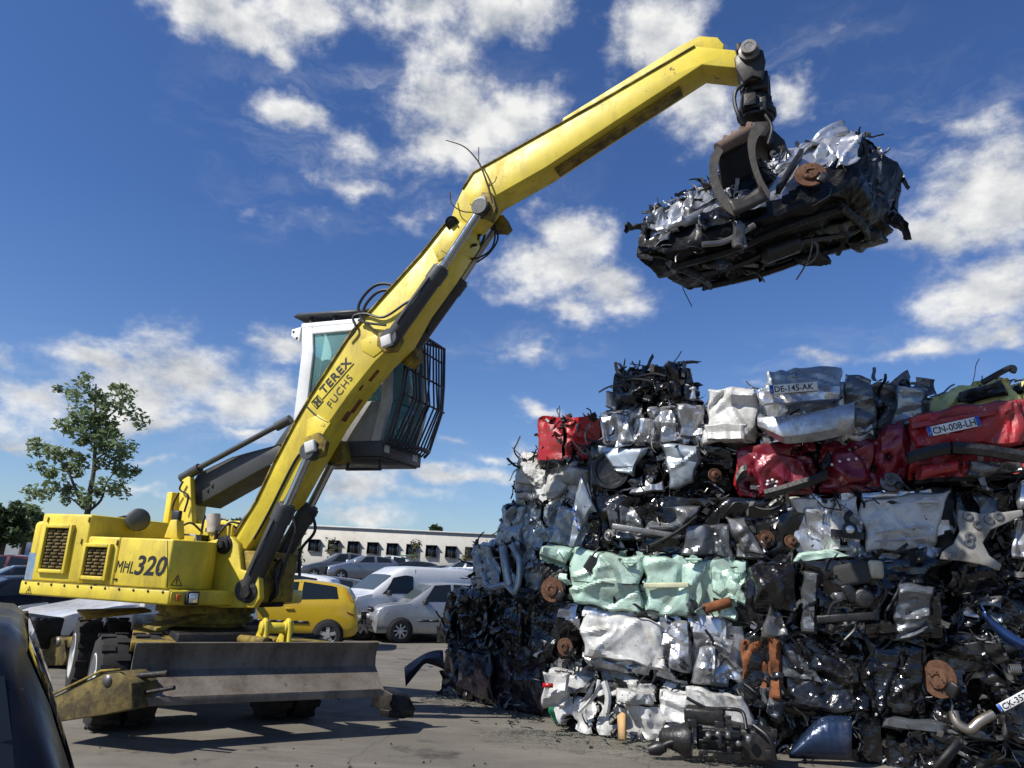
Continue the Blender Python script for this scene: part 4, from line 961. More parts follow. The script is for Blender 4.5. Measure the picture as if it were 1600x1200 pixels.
def bits(root, q8, seed, ns=26, nt=10, npl=12, mats=('bits_dark', 'hose', 'bits_metal'), region=None, size=1.0):
    q = np.asarray(q8, float); r = random.Random(seed*7+1)
    ax = [unit(q[1]-q[0]), unit(q[3]-q[0]), unit(q[0]-q[4])]
    def spot():
        a = r.uniform(.05, .95); t = r.random()
        if t < .34: c = r.uniform(.86, .98)
        elif t < .62: c = r.uniform(.02, .12)
        else: c = r.uniform(.05, .95)
        d = r.uniform(-.02, .05) if r.random() < .8 else r.uniform(0, .6)
        if r.random() < .12: a = r.choice((.015, .985)); d = r.random()*.6; c = r.uniform(.12, .88)
        if region: a, c, d = region(r, a, c, d)
        fr = (q[0]*(1-a)+q[1]*a)*(1-c)+(q[3]*(1-a)+q[2]*a)*c; bk = (q[4]*(1-a)+q[5]*a)*(1-c)+(q[7]*(1-a)+q[6]*a)*c
        return fr*(1-d)+bk*d + ax[2]*r.uniform(-.04, .03)
    def rv(s): return A(r.gauss(0, s), r.gauss(0, s), r.gauss(0, s))
    def strip(mb):
        p = spot(); L_ = r.uniform(.10, .40)*size; w_ = (.008+.034*r.random()**2.2)*size; d = unit(ax[0]*r.gauss(0, 1)+ax[1]*r.gauss(0, .7)+ax[2]*r.gauss(0, .16)); sd = unit(np.cross(d, ax[2]+rv(.4)))
        k = 6; rows = []; d0 = d; pt = p-d*L_/2
        for i in range(k+1):
            rows.append([pt-sd*w_*(1-.5*abs(i/k-.5)), pt+ax[2]*w_*.3*r.uniform(-1, 1), pt+sd*w_*(1-.6*r.random()*abs(i/k-.5))])
            d = unit(d+rv(.30)); pt = pt+d*L_/k
        arr = np.array(rows); mb.grid(arr); mb.grid((arr - np.cross(d0, sd)*.006)[::-1])
    def tube(mb):
        p = spot(); d = unit(ax[0]*r.gauss(0, 1)+ax[1]*r.gauss(0, .6)+ax[2]*r.gauss(0, .18)); L_ = r.uniform(.12, .5)*size; pts = [p]
        for i in range(4): d = unit(d+rv(.35)-ax[2]*.10-ax[1]*.05); pts.append(pts[-1]+d*L_/4)
        mb.tube(pts, r.uniform(.005, .014), 5, smooth=4)
    def chunk(mb):
        p = spot(); s = r.uniform(.015, .055)*size; o_ = unit(rv(1)); u_ = unit(np.cross(o_, rv(1))); v_ = np.cross(o_, u_)
        pts = [p+o_*s*x*r.uniform(.6, 1.3)+u_*s*y*r.uniform(.4, 1.2)+v_*s*z*r.uniform(.2, .7) for z in (-1, 1) for x, y in ((-1,-1),(1,-1),(1,1),(-1,1))]
        mb.hexa(pts)
    b1, b2, b3 = MB(), MB(), MB()
    for i in range(int(ns*1.5)): strip(b1 if r.random() < .6 else b3)
    for i in range(int(nt*1.5)): tube(b2 if r.random() < .75 else b3)
    for i in range(npl): chunk(b1 if r.random() < .7 else b3)
    if b1.n: setp(build(b1, 'torn_trim', M[mats[0]], root, smooth=35), kind='stuff')
    if b2.n: setp(build(b2, 'torn_cable', M[mats[1]], root, smooth=50), kind='stuff')
    if b3.n: setp(build(b3, 'bent_metal', M[mats[2]], root, smooth=35), kind='stuff')
def panel(root, q4, seed, mt, name='body_panel', amp=.028, res=.022, th=.008, lams=(.55, .22, .09), ws=(1, .6, .32), shape=None, bulge=0.0, tuck=.045, rag=.05):
    """q4: BL BR TR TL in 3D"""
    q = np.asarray(q4, float); W_ = np.linalg.norm(q[1]-q[0]); H_ = np.linalg.norm(q[3]-q[0]); nr = unit(np.cross(q[1]-q[0], q[3]-q[0])); nr = nr if nr[1] < 0 else -nr
    ni, nj = max(5, int(W_/res)), max(5, int(H_/res))
    a, c = np.meshgrid(np.linspace(0, 1, ni+1), np.linspace(0, 1, nj+1), indexing='ij')
    ea = np.clip(np.abs(2*a-1), 0, 1); ec = np.clip(np.abs(2*c-1), 0, 1); r_ = np.random.RandomState(seed); ph = r_.rand(8)*6.28
    ed = np.maximum(ea, ec)
    a0, c0 = a, c
    a = a0 + rag/W_**.5*(ea**3)*(np.sin(c0*H_*7+ph[0]+3*(a0 > .5))+.6*np.sin(c0*H_*19+ph[1]))*.6*np.sign(.5-a0)*1.0
    c = c0 + rag/H_**.5*(ec**3)*(np.sin(a0*W_*6+ph[2]+3*(c0 > .5))+.6*np.sin(a0*W_*17+ph[3]))*.6*np.sign(.5-c0)
    if shape: a, c = shape(a, c)
    A_, C_ = a[..., None], c[..., None]
    pts = (q[0]*(1-A_)+q[1]*A_)*(1-C_)+(q[3]*(1-A_)+q[2]*A_)*C_
    fl = pts.reshape(-1, 3); D_ = crumple3(fl, seed, amp*.75, lams, ws)*(.2+.95*sst(sinmask(fl, seed+5, .8), -.6, .9))[:, None]
    fl = fl + nr*(D_@A(.8, .4, .5))[:, None] + .35*D_
    fl = fl + nr*(bulge*(1-(2*a-1)**2)*(1-(2*c-1)**2) - tuck*ed**16).reshape(-1, 1)
    fl = fl + nr*fold_lines(np.stack([(a*W_).ravel(), (c*H_).ravel()], 1), seed, int(5+9*W_*H_), min(.075, .02+amp*1.1), .06, A(W_, H_))[:, None]
    mb = MB(); mb.grid(fl.reshape(ni+1, nj+1, 3)); return build(mb, name, M[mt], root, smooth=17, solid=th)
# front plane of the pile and end plane of the left column
FP = A(.67, 9.93, 0); FNR = A(-.315, -.949, 0); FXD = A(.949, -.315, 0)
EP = A(.55, 10.77, 0); ENR = unit(A(-.74, -.672, 0))
def fp(px, py, n=0.0): return onp(px, py, FP+FNR*n, FNR)
def ep(px, py, n=0.0): return onp(px, py, EP+ENR*n, ENR)
FAX = (FXD, FNR, UP)
def wreck(label, pts, seed, paint_, plane='f', n=0.0, depth=1.6, tilt=None, bit=(26, 10, 12), dvec=None, dz=0.0, **k):
    f_ = fp if plane == 'f' else ep
    jr = random.Random(seed+500)
    fr = [f_(x+jr.uniform(-4, 4), y+jr.uniform(-4, 3), (n if not hasattr(n, '__len__') else n[i])+jr.uniform(-.08, .03)) for i, (x, y) in enumerate(pts)]
    dv = dvec if dvec is not None else ((-FNR if plane == 'f' else unit(A(.15, 1, 0)))*depth)
    dv = np.asarray(dv, float)+A(0, 0, dz)
    q8 = fr+[p+dv for p in fr]
    base = (q8[0]+q8[1]+q8[4]+q8[5])/4
    root = thing('crushed_car', label, 'crushed car', base, 'crushed cars stacked in the scrap pile')
    mb = crushed_mesh(q8, seed, **k)
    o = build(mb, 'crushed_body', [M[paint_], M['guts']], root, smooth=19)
    bits(root, q8, seed, *bit)
    dark = paint_ in ('wreck_black', 'wreck_purple', 'wreck_grey')
    nn_ = unit(np.cross(q8[1]-q8[0], q8[3]-q8[0])); nn_ = nn_ if nn_[1] < 0 else -nn_
    for k_ in range(7 if dark else 2):
        a_, c_ = jr.uniform(.06, .86), jr.choice((jr.uniform(.0, .12), jr.uniform(.72, .85), jr.uniform(.1, .7)))
        p_ = (q8[0]*(1-a_)+q8[1]*a_)*(1-c_)+(q8[3]*(1-a_)+q8[2]*a_)*c_
        sw, sh_, tl = jr.uniform(.12, .36), jr.uniform(.08, .22), jr.uniform(-.5, .5)
        uu = unit(q8[1]-q8[0]); vv = unit(q8[3]-q8[0]); u_ = uu*math.cos(tl)+vv*math.sin(tl); v_ = vv*math.cos(tl)-uu*math.sin(tl)
        o1, o2 = jr.uniform(-.01, .09), jr.uniform(-.01, .09)
        panel(root, [p_+nn_*o1, p_+u_*sw+nn_*o2, p_+u_*sw+v_*sh_+nn_*jr.uniform(-.03, .07), p_+v_*sh_+nn_*jr.uniform(-.03, .07)], seed*13+k_, jr.choice(('wreck_grey', 'bits_metal', 'wreck_black', 'wreck_grey', 'bits_dark', 'wreck_silver')) if dark else paint_, 'torn_sheet', amp=.05, tuck=.0, rag=.11)
    return root, q8
def disc(root, p, nr, r=.13, m='rust_pale', tilt=0.0):
    nr = unit(nr); b_ = MB()
    b_.lathe(p-nr*.03, nr, [(0, 0), (0, r), (.022, r), (.022, r*.58), (.03, r*.56), (.055, r*.50), (.06, r*.26), (.045, r*.24), (.045, 0)], 30)
    u, v = b_.frame(nr)
    o = build(b_, 'brake_disc', M[m], root, smooth=35)
    c = MB()
    for i in range(5):
        t = i*1.257; c.cyl(p+nr*.05+(u*math.cos(t)+v*math.sin(t))*r*.38, p+nr*.058+(u*math.cos(t)+v*math.sin(t))*r*.38, r*.05, n=8)
    build_each(c, 'wheel_bolt', M['deepdark'], o)
    c = MB(); c.box(p+(u*.8-v*.5)*r*.9-nr*.01, (r*.8, .06, r*.55), (unit(u*.5+v*.8), nr, unit(u*.8-v*.5))); build(c, 'brake_caliper', M['bits_dark'], o, bevel=.015)
    return o
def nplate(root, pc, u, v, nr, L_, txt, right_blue=False):
    b_ = MB(); H_ = L_*.205; b_.box(pc, (L_, .008, H_), (u, nr, v)); o = build(b_, 'number_plate', M['plate'], root, bevel=.004)
    c = MB()
    c.box(pc-u*L_*.46+nr*.006, (L_*.075, .004, H_*.96), (u, nr, v))
    if right_blue: c.box(pc+u*L_*.46+nr*.006, (L_*.075, .004, H_*.96), (u, nr, v))
    build(c, 'plate_band', M['euro'], o)
    c = MB(); put_text(c, txt, pc-u*L_*.40-v*H_*.33+nr*.004, pc+u*L_*.41-v*H_*.33+nr*.004, v, nr, H_*.66, 0, .012, lift=.003); build(c, 'lettering', M['blackpaint'], o)
    c = MB(); put_text(c, 'F', pc-u*L_*.472-v*H_*.36+nr*.008, pc-u*L_*.452-v*H_*.36+nr*.008, v, nr, H_*.26, lift=.003); build(c, 'lettering', M['plate'], o)
    return o
def handle(par, p, u, nr, L_=.2, m='wreck_mint'):
    c = MB(); c.lathe(p-nr*.02, nr, [(0, 0), (0, .055), (.014, .05), (.015, .044), (.008, .03), (.006, 0)], 18); build(c, 'handle_recess', M[m], par, smooth=40)
    c = MB(); c.tube([p-u*L_*.45+nr*.01, p-u*L_*.3+nr*.03, p+u*L_*.3+nr*.03, p+u*L_*.45+nr*.01], .014, 7, smooth=4); build(c, 'door_handle', M[m], par, smooth=50)
def fq(pts, n): return [fp(x, y, n) for x, y in pts]
def eq(pts, n): return [ep(x, y, n) for x, y in pts]
def bumper(root, pts, r, m='black', name='bumper', plane=fp, n=.06):
    b_ = MB(); p_ = catmull(np.array([plane(x, y, n) for x, y in pts]), 5); d = unit(p_[-1]-p_[0])
    rows = []
    for q in p_: rows.append([q+UP*r-FNR*.04, q+UP*r+FNR*.03, q+FNR*.055, q-UP*r+FNR*.03, q-UP*r-FNR*.04, q+UP*r-FNR*.04])
    fl = np.array(rows); sh = fl.shape; fl = fl.reshape(-1, 3); fl = fl+crumple3(fl, 77, .012); b_.grid(fl.reshape(sh)); return build(b_, name, M[m], root, smooth=40)
def tubes(root, lst, r, m='hose', name='cable', plane=fp, n=.07):
    b_ = MB()
    for pts in lst: b_.tube([plane(x, y, n) for x, y in pts], r, 7, smooth=6)
    return build_each(b_, name, M[m], root, smooth=50)
# ---- left column: ends of the bales
topdark = lambda lim: (lambda a, c, d, nm, W_: (c > lim) & (sinmask(W_, 5, .2) > -.4))
rt, q = wreck('glossy black purple crushed car at the bottom of the left column, touching the ground', [(688,1092),(850,1124),(850,1018),(694,1006)], 11, 'wreck_purple', 'e', .0, 2.2, bit=(46, 18, 20), amp=.06, pit=1.0, af=.8, grooves=(.36,))
panel(rt, eq([(712,1075),(766,1096),(768,1018),(714,1016)], .07), 12, 'wreck_purple', amp=.035)
b = MB(); rows = []
for t in np.linspace(0, 1, 12):
    x = 632+60*t; yt = 1043-27*math.sin(t*1.7); yb = yt+ 12+26*abs(t-.5)**.8*1.2
    rows.append([ep(x, yt, .30-.2*t), ep(x+1, (yt+yb)/2, .36-.2*t), ep(x+2, yb, .32-.2*t)])
fo = build(b, 'front_wing', M['wreck_purple'], rt) if False else None
b.grid(np.array(rows)); fo = build(b, 'front_wing', mat('indigo_wing', (.022,.020,.045), .42, .1, .4, (.06,.055,.06), bump=.1), rt, smooth=60, solid=.012)
b = MB(); b.box(ep(673, 1042, .22), (.06, .01, .02), SAX); build(b, 'side_repeater', M['lamp'], fo)
rt, q = wreck('black crumpled crushed car second from the ground in the left column', [(682,1008),(868,1034),(870,925),(697,918)], 13, 'wreck_black', 'e', .03, 2.2, bit=(64, 26, 26), amp=.075, pit=.6, grooves=(.48,))
panel(rt, eq([(772,1000),(815,1008),(812,930),(776,935)], .05), 15, 'wreck_black', amp=.03)
rt, q = wreck('shredded grey white crushed car third from the ground in the left column', [(732,921),(884,952),(858,850),(738,850)], 17, 'wreck_bluesilver', 'e', .02, 2.0, bit=(36, 14, 14), amp=.085, pit=.75, grooves=(.4, .55))
panel(rt, eq([(733,915),(762,925),(768,852),(742,856)], .05), 19, 'wreck_white', amp=.06, ws=(1, .7, .4), lams=(.3, .14, .06))
b = MB(); b.tube([ep(755, 895, .16), ep(765, 918, .18), ep(790, 914, .16), ep(806, 925, .16), ep(812, 880, .14), ep(800, 852, .12)], .045, 8, smooth=5); build(b, 'bent_frame', M['wreck_bluesilver'], rt, smooth=50)
b = MB(); b.tube([ep(786, 855, .14), ep(790, 885, .17), ep(796, 915, .15)], .06, 8, smooth=5); build(b, 'bent_frame', M['wreck_bluesilver'], rt, smooth=50)
disc(rt, fp(862, 921, .18), FNR+A(-.2, 0, 0), .150)
rt, q = wreck('pale blue silver crushed car with torn edges above the shredded grey one', [(774,852),(930,875),(905,782),(784,784)], 21, 'wreck_bluesilver', 'e', .02, 2.0, bit=(30, 12, 14), amp=.07, pit=.95, grooves=(.55,))
panel(rt, eq([(776,845),(812,850),(818,792),(790,790)], .06), 23, 'wreck_bluesilver', amp=.05)
panel(rt, fq([(856,850),(888,856),(900,800),(870,790)], .05), 24, 'wreck_bluesilver', amp=.05)
rt, q = wreck('white torn crushed car with folded sheets under the bright red one', [(800,785),(930,806),(915,712),(808,714)], 25, 'wreck_white', 'e', .03, 1.8, bit=(40, 16, 14), amp=.10, pit=.55, pitd=.2)
for i, pp in enumerate(([(800,776),(832,783),(836,770),(800,764)], [(848,775),(868,780),(884,745),(866,738)], [(876,752),(905,760),(918,735),(890,727)], [(806,755),(840,762),(850,735),(815,722)])): panel(rt, eq(pp, .10), 60+i, 'wreck_white', amp=.05, ws=(1, .7, .4), lams=(.3, .14, .06), bulge=.03)
panel(rt, fq([(884,850),(900,858),(930,795),(905,745)], .20), 66, 'wreck_bluesilver', 'hanging_panel', amp=.04, shape=lambda a, c: (a*(.5+.5*c)+.2*(1-c), c))
b = MB()
for i, (x, y) in enumerate(((897,797),(900,812),(903,826))): b.box(fp(x, y, .27), (.07, .004, .022), (unit(FXD*.5-UP), FNR, unit(FXD+UP*.5)))
build_each(b, 'printed_mark', M['euro'], rt)
rt, q = wreck('bright red small crushed car on top of the left column', [(836,728),(938,728),(936,648),(845,655)], 27, 'wreck_red', 'e', .12, 1.4, bit=(24, 8, 8), amp=.05, pit=1.25, grooves=(.44,), mask=lambda a, c, d, nm, W_: (nm == 'bottom') | ((c < .45) & (a > .55) & (sinmask(W_, 3, .3) > -.3)) | (c < .10))
# ---- front group, bottom row
rt, q = wreck('long white crushed car at the bottom front, lying on the ground', [(866,1140),(1195,1180),(1192,1085),(850,1046)], 31, 'wreck_white', 'f', (.0, .0, -.05, -.05), 1.7, bit=(56, 18, 22), amp=.085, pit=.95, grooves=(.22, .55), hg=(.62,))
panel(rt, fq([(846,1108),(884,1102),(886,1052),(846,1050)], .10), 32, 'wreck_white', 'rear_quarter', amp=.05)
b = MB(); b.box(fp(856, 1071, .16), (.13, .012, .05), (unit(FXD+UP*.06), FNR, UP)); build(b, 'red_sticker', M['lampred'], rt)
panel(rt, fq([(960,1098),(1018,1104),(1010,1082),(962,1076)], .14), 33, 'wreck_white', 'sill_panel', amp=.02, bulge=.07)
panel(rt, fq([(1022,1130),(1085,1135),(1085,1090),(1030,1080)], .08), 34, 'wreck_white', amp=.05)
panel(rt, fq([(1080,1110),(1185,1140),(1160,1085),(1075,1075)], .10), 35, 'wreck_white', 'flap', amp=.06)
panel(rt, fq([(895,1105),(925,1090),(930,1065),(905,1100)], .15), 36, 'wreck_grey', 'door_trim', amp=.04)
b = MB(); b.tube([fp(905, 1112, .06), fp(930, 1085, .1), fp(936, 1062, .08)], .022, 6, smooth=5); b.tube([fp(944, 1065, .1), fp(950, 1090, .13), fp(946, 1118, .1)], .04, 6, smooth=4); build_each(b, 'door_post', M['wreck_white'], rt, smooth=50)
rt2, q2 = wreck('dark crushed car beneath the rusty ended one, half hidden by a dark blue bonnet', [(1200,1225),(1385,1240),(1380,1110),(1195,1090)], 37, 'wreck_black', 'f', -.05, 1.7, bit=(50, 22, 24), amp=.085, pit=.5, pitd=.2)
b = MB(); rows = []
for t in np.linspace(0, 1, 14):
    x = 1233+98*t; ytop = 1178-62*math.sin(min(1, t*1.5)*math.pi/2)+4*t; rows.append([fp(x, ytop+(1184+4*t-ytop)*s_, .22+.10*math.sin(s_*3)) for s_ in np.linspace(0, 1, 6)])
b.grid(np.array(rows)); build(b, 'bonnet', M['wreck_blue'], rt2, smooth=60, solid=.014)
rt3, q3 = wreck('dark mangled crushed car in the bottom right corner with cables and scraps', [(1385,1240),(1650,1270),(1640,1130),(1380,1115)], 39, 'wreck_black', 'f', -.02, 1.7, bit=(80, 40, 40), amp=.09, pit=.4, pitd=.2)
panel(rt3, fq([(1375,1136),(1560,1160),(1540,1140),(1380,1118)], .12), 40, 'wreck_grey', 'bent_rail', amp=.03)
b = MB(); b.bar(fp(1460, 1200, .2), fp(1497, 1158, .15), .06, .05); b.bar(fp(1468, 1203, .18), fp(1503, 1160, .14), .03, .05); build_each(b, 'window_channel', M['black'], rt3)
# second row
rt, q = wreck('silver white crushed car with two doors, under the mint green one', [(872,1036),(1168,1086),(1166,966),(868,946)], 41, 'wreck_silver', 'f', .0, 1.7, bit=(36, 14, 16), amp=.06, pit=1.05, grooves=(.13, .55, .71), mask=lambda a, c, d, nm, W_: (d < .1) & (((a-.015)*3.0/1.0)**2+(c-.35)**2*1.1 < .16))
panel(rt, fq([(910,1022),(1040,1048),(1038,972),(912,958)], .07), 42, 'wreck_white', 'door', amp=.035)
panel(rt, fq([(1044,1048),(1078,1054),(1078,976),(1042,972)], .05), 43, 'wreck_silver', 'rear_door', amp=.03)
panel(rt, fq([(1080,1066),(1120,1068),(1118,1010),(1092,1008)], .12), 44, 'wreck_silver', 'rear_wing', amp=.03, bulge=.09)
bumper(rt, [(1040,1030),(1058,1036),(1074,1044)], .035, 'bits_dark', 'torn_trim_strip')
disc(rt, fp(882, 1011, .10), FNR+A(-.3, 0, -.1), .105)
rt, q = wreck('black crushed car with a rusty brown end and dented doors', [(1162,1104),(1455,1128),(1452,990),(1160,986)], 45, 'wreck_black', 'f', .05, 1.7, bit=(44, 16, 18), amp=.06, pit=.95, grooves=(.22, .66), mask=None)
panel(rt, fq([(1205,1098),(1222,1102),(1220,1005),(1196,995)], .12), 46, 'rust', 'rusty_post', amp=.04)
panel(rt, fq([(1158,1060),(1200,1085),(1200,1000),(1156,995)], .06), 47, 'rust', 'rusty_end', amp=.09, ws=(1, .7, .4), lams=(.3, .14, .06))
panel(rt, fq([(1226,1108),(1360,1114),(1356,1020),(1226,1008)], .08), 48, 'wreck_black', 'door', amp=.05)
panel(rt, fq([(1366,1118),(1448,1124),(1444,1012),(1362,1006)], .09), 49, 'wreck_black', 'door', amp=.035)
panel(rt, fq([(1222,1060),(1290,1068),(1250,1012),(1222,1004)], .11), 50, 'wreck_grey', 'torn_lining', amp=.06)
disc(rt, fp(1466, 1061, .14), FNR*.7-FXD*.6, .19)
rt, q = wreck('black crushed car at the right edge with a grey white number plate and pipes', [(1455,1145),(1660,1175),(1650,992),(1452,985)], 51, 'wreck_black', 'f', .02, 1.7, bit=(80, 34, 34), amp=.085, pit=.5, pitd=.18)
u_ = unit(fp(1600, 1079, .2)-fp(1563, 1099, .2)); nplate(rt, fp(1590, 1092, .22), u_, unit(np.cross(FNR, u_))*(-1 if np.cross(FNR, u_)[2] < 0 else 1), FNR, .42, 'CK-352-Y')
b = MB(); b.tube([fp(1490,1112,.12), fp(1496,1130,.16), fp(1515,1140,.18), fp(1530,1128,.18), fp(1552,1116,.15)], .05, 10, smooth=5); build(b, 'exhaust_pipe', mat('tarnished_pipe', (.30,.27,.23), .35, .8, .4), rt, smooth=50)
b = MB()
for i in range(6):
    c = fp(1577+i*3, 1046, .1); b.lathe(c, FXD, [(0, .055), (.012, .055), (.012, .045), (0, .045), (0, .055)], 14)
build(b, 'coil_spring', M['bits_metal'], rt, smooth=40)
# third row
rt, q = wreck('mint green crushed car with two dented doors across the middle of the pile', [(846,936),(1172,982),(1170,866),(840,850)], 53, 'wreck_mint', 'f', .04, 1.7, bit=(24, 10, 12), amp=.055, pit=1.15, af=.6, grooves=(.13, .475), mask=lambda a, c, d, nm, W_: ((d < .1) & (((a-.015)*2.9)**2+(c-.28)**2*1.1 < .20)) | ((c > .93) & (sinmask(W_, 5, .2) > .1)) | ((nm == 'front') & (a > .80) & (c < .35) & (sinmask(W_, 6, .3) > -.2)))
def doorshape(a, c): return (a*(1-.10*np.clip(.45-c, 0, 1)*2*(a > .5)), c)
d1 = panel(rt, fq([(893,944),(1001,956),(1006,868),(892,858)], .10), 54, 'wreck_mint', 'front_door', amp=.030, bulge=.03)
d2 = panel(rt, fq([(1006,957),(1088,962),(1108,878),(1010,866)], .10), 55, 'wreck_mint', 'rear_door', amp=.030, bulge=.03)
handle(d1, fp(984, 879, .16), FXD, FNR, .2); handle(d2, fp(1084, 874, .16), FXD, FNR, .2)
b = MB(); b.bar(fp(1006, 915, .15), fp(1076, 914, .14), .03, .06); build(b, 'rub_strip', mat('yellowed_strip', (.55,.55,.36), .5, 0, .3), d2, bevel=.01)
b = MB(); b.tube([fp(896, 908, .155), fp(950, 912, .16), fp(1000, 914, .15)], .007, 5); build(b, 'body_line', M['bits_dark'], d1)
panel(rt, fq([(885,935),(1082,966),(1082,955),(885,925)], .03), 56, 'wreck_mint', 'sill', amp=.03)
panel(rt, fq([(1110,925),(1166,945),(1168,872),(1112,868)], .08), 57, 'wreck_mint', 'rear_wing', amp=.07, ws=(1, .6, .3))
panel(rt, fq([(1122,965),(1150,968),(1160,915),(1140,900)], .14), 58, 'wreck_mint', 'torn_flap', amp=.06)
panel(rt, fq([(840,866),(884,886),(894,858),(842,850)], .08), 59, 'wreck_mint', 'front_wing', amp=.03, bulge=.05)
b = MB(); b.cyl(fp(1100, 952, .12), fp(1142, 940, .12), .06); build(b, 'rusty_pipe', M['rust'], rt)
b = MB(); q_ = fp(925, 880, .16); b.hexa([q_+A(-.11,0,-.05), q_+A(.04,0,-.15), q_+A(.05,.1,-.14), q_+A(-.1,.1,-.04), q_+A(-.02,0,.10), q_+A(.07,0,.06), q_+A(.07,.1,.06), q_+A(-.02,.1,.10)]); b.tube([q_+A(0,0,.08), q_+A(.05,-.02,.16), q_+A(.1,0,.2)], .012, 6); build(b, 'door_mirror', M['black'], rt, bevel=.03)
rt, q = wreck('black crushed car with a torn out seat, right of the mint green one', [(1168,990),(1480,1004),(1478,866),(1165,882)], 61, 'wreck_black', 'f', .18, 1.7, bit=(60, 24, 26), amp=.08, pit=.6, pitd=.17, grooves=(.27,))
panel(rt, fq([(1178,955),(1245,962),(1242,880),(1172,882)], .28), 62, 'wreck_black', 'bonnet_end', amp=.035, bulge=.09)
panel(rt, fq([(1190,998),(1236,996),(1222,960),(1204,945)], .30), 63, 'bits_metal', 'torn_plate', amp=.03)
panel(rt, fq([(1252,985),(1275,985),(1280,895),(1256,890)], .26), 64, 'wreck_grey', 'door_post', amp=.05)
b = MB(); q0 = fp(1305, 902, .26); q1 = fp(1358, 892, .26)
b.bar(q0, q1, .16, .24); o = build(b, 'seat_back', mat('seat_cloth', (.035,.034,.034), .9, 0, .2, bump=.2, bscale=60), rt, bevel=.05, segs=3)
b = MB(); b.box(fp(1368, 890, .26), (.16, .1, .2), FAX); build(b, 'seat_foam', mat('seat_foam', (.55,.48,.33), .95, 0, .4), rt, bevel=.04)
b = MB(); b.bar(fp(1318, 912, .28), fp(1338, 940, .28), .1, .13); b.cyl(fp(1350, 935, .22), fp(1350, 935, .34), .11); build(b, 'head_restraint', M['bits_dark'], rt, bevel=.03)
b = MB(); b.bar(fp(1276, 968, .30), fp(1368, 962, .30), .06, .085); build(b, 'sill_trim', M['bits_dark'], rt, bevel=.015)
panel(rt, fq([(1348,995),(1405,990),(1390,968),(1350,975)], .30), 65, 'wreck_black', amp=.04)
panel(rt, fq([(1400,1000),(1455,985),(1458,915),(1400,905)], .27), 67, 'wreck_grey', 'rear_wing', amp=.06)
panel(rt, fq([(1232,880),(1330,870),(1300,858),(1248,862)], .1), 68, 'wreck_mint', 'shattered_windscreen', amp=.03)
tubes(rt, [[(1290,975),(1300,945),(1318,935),(1325,905)], [(1410,905),(1400,930),(1385,955)], [(1370,905),(1385,925),(1372,950)], [(1338,975),(1335,985),(1320,1000)]], .017, 'hose', 'torn_cable', n=.30)
rt, q = wreck('very dark crushed car at the right edge with a blue strip of bodywork hanging out', [(1480,1006),(1660,1014),(1655,868),(1478,860)], 69, 'wreck_black', 'f', -.1, 1.6, bit=(70, 30, 30), amp=.09, pit=.35, pitd=.22)
b = MB(); rows = []
for t in np.linspace(0, 1, 14):
    x = 1533+75*t; y = 945+60*t**.7; rows.append([fp(x, y, .22), fp(x+4, y+8+4*math.sin(t*3), .27), fp(x+2, y+12+10*math.sin(t*3), .22)])
b.grid(np.array(rows)); build(b, 'blue_side_skirt', mat('blue_skirt', (.03,.07,.20), .3, .3, .2), rt, smooth=60, solid=.015)
# fourth row
rt, q = wreck('black silver scuffed crushed car resting on the mint green one', [(926,856),(1240,878),(1262,778),(925,772)], 71, 'wreck_black', 'f', .03, 1.7, bit=(44, 14, 16), amp=.065, pit=1.0, grooves=(.24,))
panel(rt, fq([(946,838),(1005,846),(1002,792),(948,782)], .08), 72, 'wreck_grey', 'front_wing', amp=.07)
panel(rt, fq([(1010,838),(1090,838),(1092,790),(1010,786)], .08), 73, 'wreck_grey', 'door', amp=.06)
panel(rt, fq([(1062,866),(1142,872),(1140,822),(1070,818)], .12), 74, 'wreck_grey', 'rear_door', amp=.05)
b = MB(); b.bar(fp(956, 822, .13), fp(1060, 838, .13), .03, .07); build(b, 'rub_strip', M['bits_metal'], rt, bevel=.01)
bumper(rt, [(1016,852),(1040,842),(1065,828),(1090,808)], .022, 'black', 'door_seal', n=.13)
panel(rt, fq([(1160,862),(1200,870),(1165,812),(1132,806)], .2), 75, 'bits_metal', 'bent_crossmember', amp=.03)
panel(rt, fq([(1148,872),(1200,874),(1180,845),(1150,850)], .14), 76, 'bits_metal', 'torn_plate', amp=.02)
disc(rt, fp(951, 836, .10), FNR+A(-.5, 0, .1), .07, 'steel'); disc(rt, fp(1197, 842, .04), FNR+A(.3, 0, 0), .105, 'rust_pale'); disc(rt, fp(1238, 846, .08), FNR+A(.6, 0, .3), .085, 'rust_pale')
panel(rt, fq([(908,855),(938,858),(935,805),(912,795)], .10), 77, 'wreck_black', 'inner_wing', amp=.06)
rt, q = wreck('silver crushed car with one large dirty door and recessed handle below the red cars', [(1242,872),(1495,888),(1494,758),(1222,778)], 81, 'wreck_silver', 'f', .05, 1.7, bit=(30, 10, 12), amp=.06, pit=1.1, grooves=(.30, .46), mask=lambda a, c, d, nm, W_: ((nm == 'front') & (a > .90) & (sinmask(W_, 6, .3) > -.5)))
do = panel(rt, fq([(1352,858),(1455,862),(1492,768),(1346,776)], .10), 82, 'wreck_white', 'door', amp=.032, bulge=.04)
handle(do, fp(1448, 784, .15), unit(FXD+UP*.02), FNR, .22, 'wreck_white')
b = MB(); b.tube([fp(1365, 834, .17), fp(1400, 828, .175), fp(1450, 822, .17), fp(1454, 832, .17), fp(1440, 840, .17), fp(1368, 846, .165)], .009, 6, smooth=4); build(b, 'door_pressing', M['wreck_silver'], do, smooth=50)
panel(rt, fq([(1295,858),(1350,860),(1340,775),(1305,772)], .08), 83, 'wreck_white', 'rear_wing', amp=.07, ws=(1, .6, .3))
panel(rt, fq([(1245,800),(1292,812),(1300,776),(1228,778)], .09), 84, 'wreck_white', 'bonnet_fold', amp=.04)
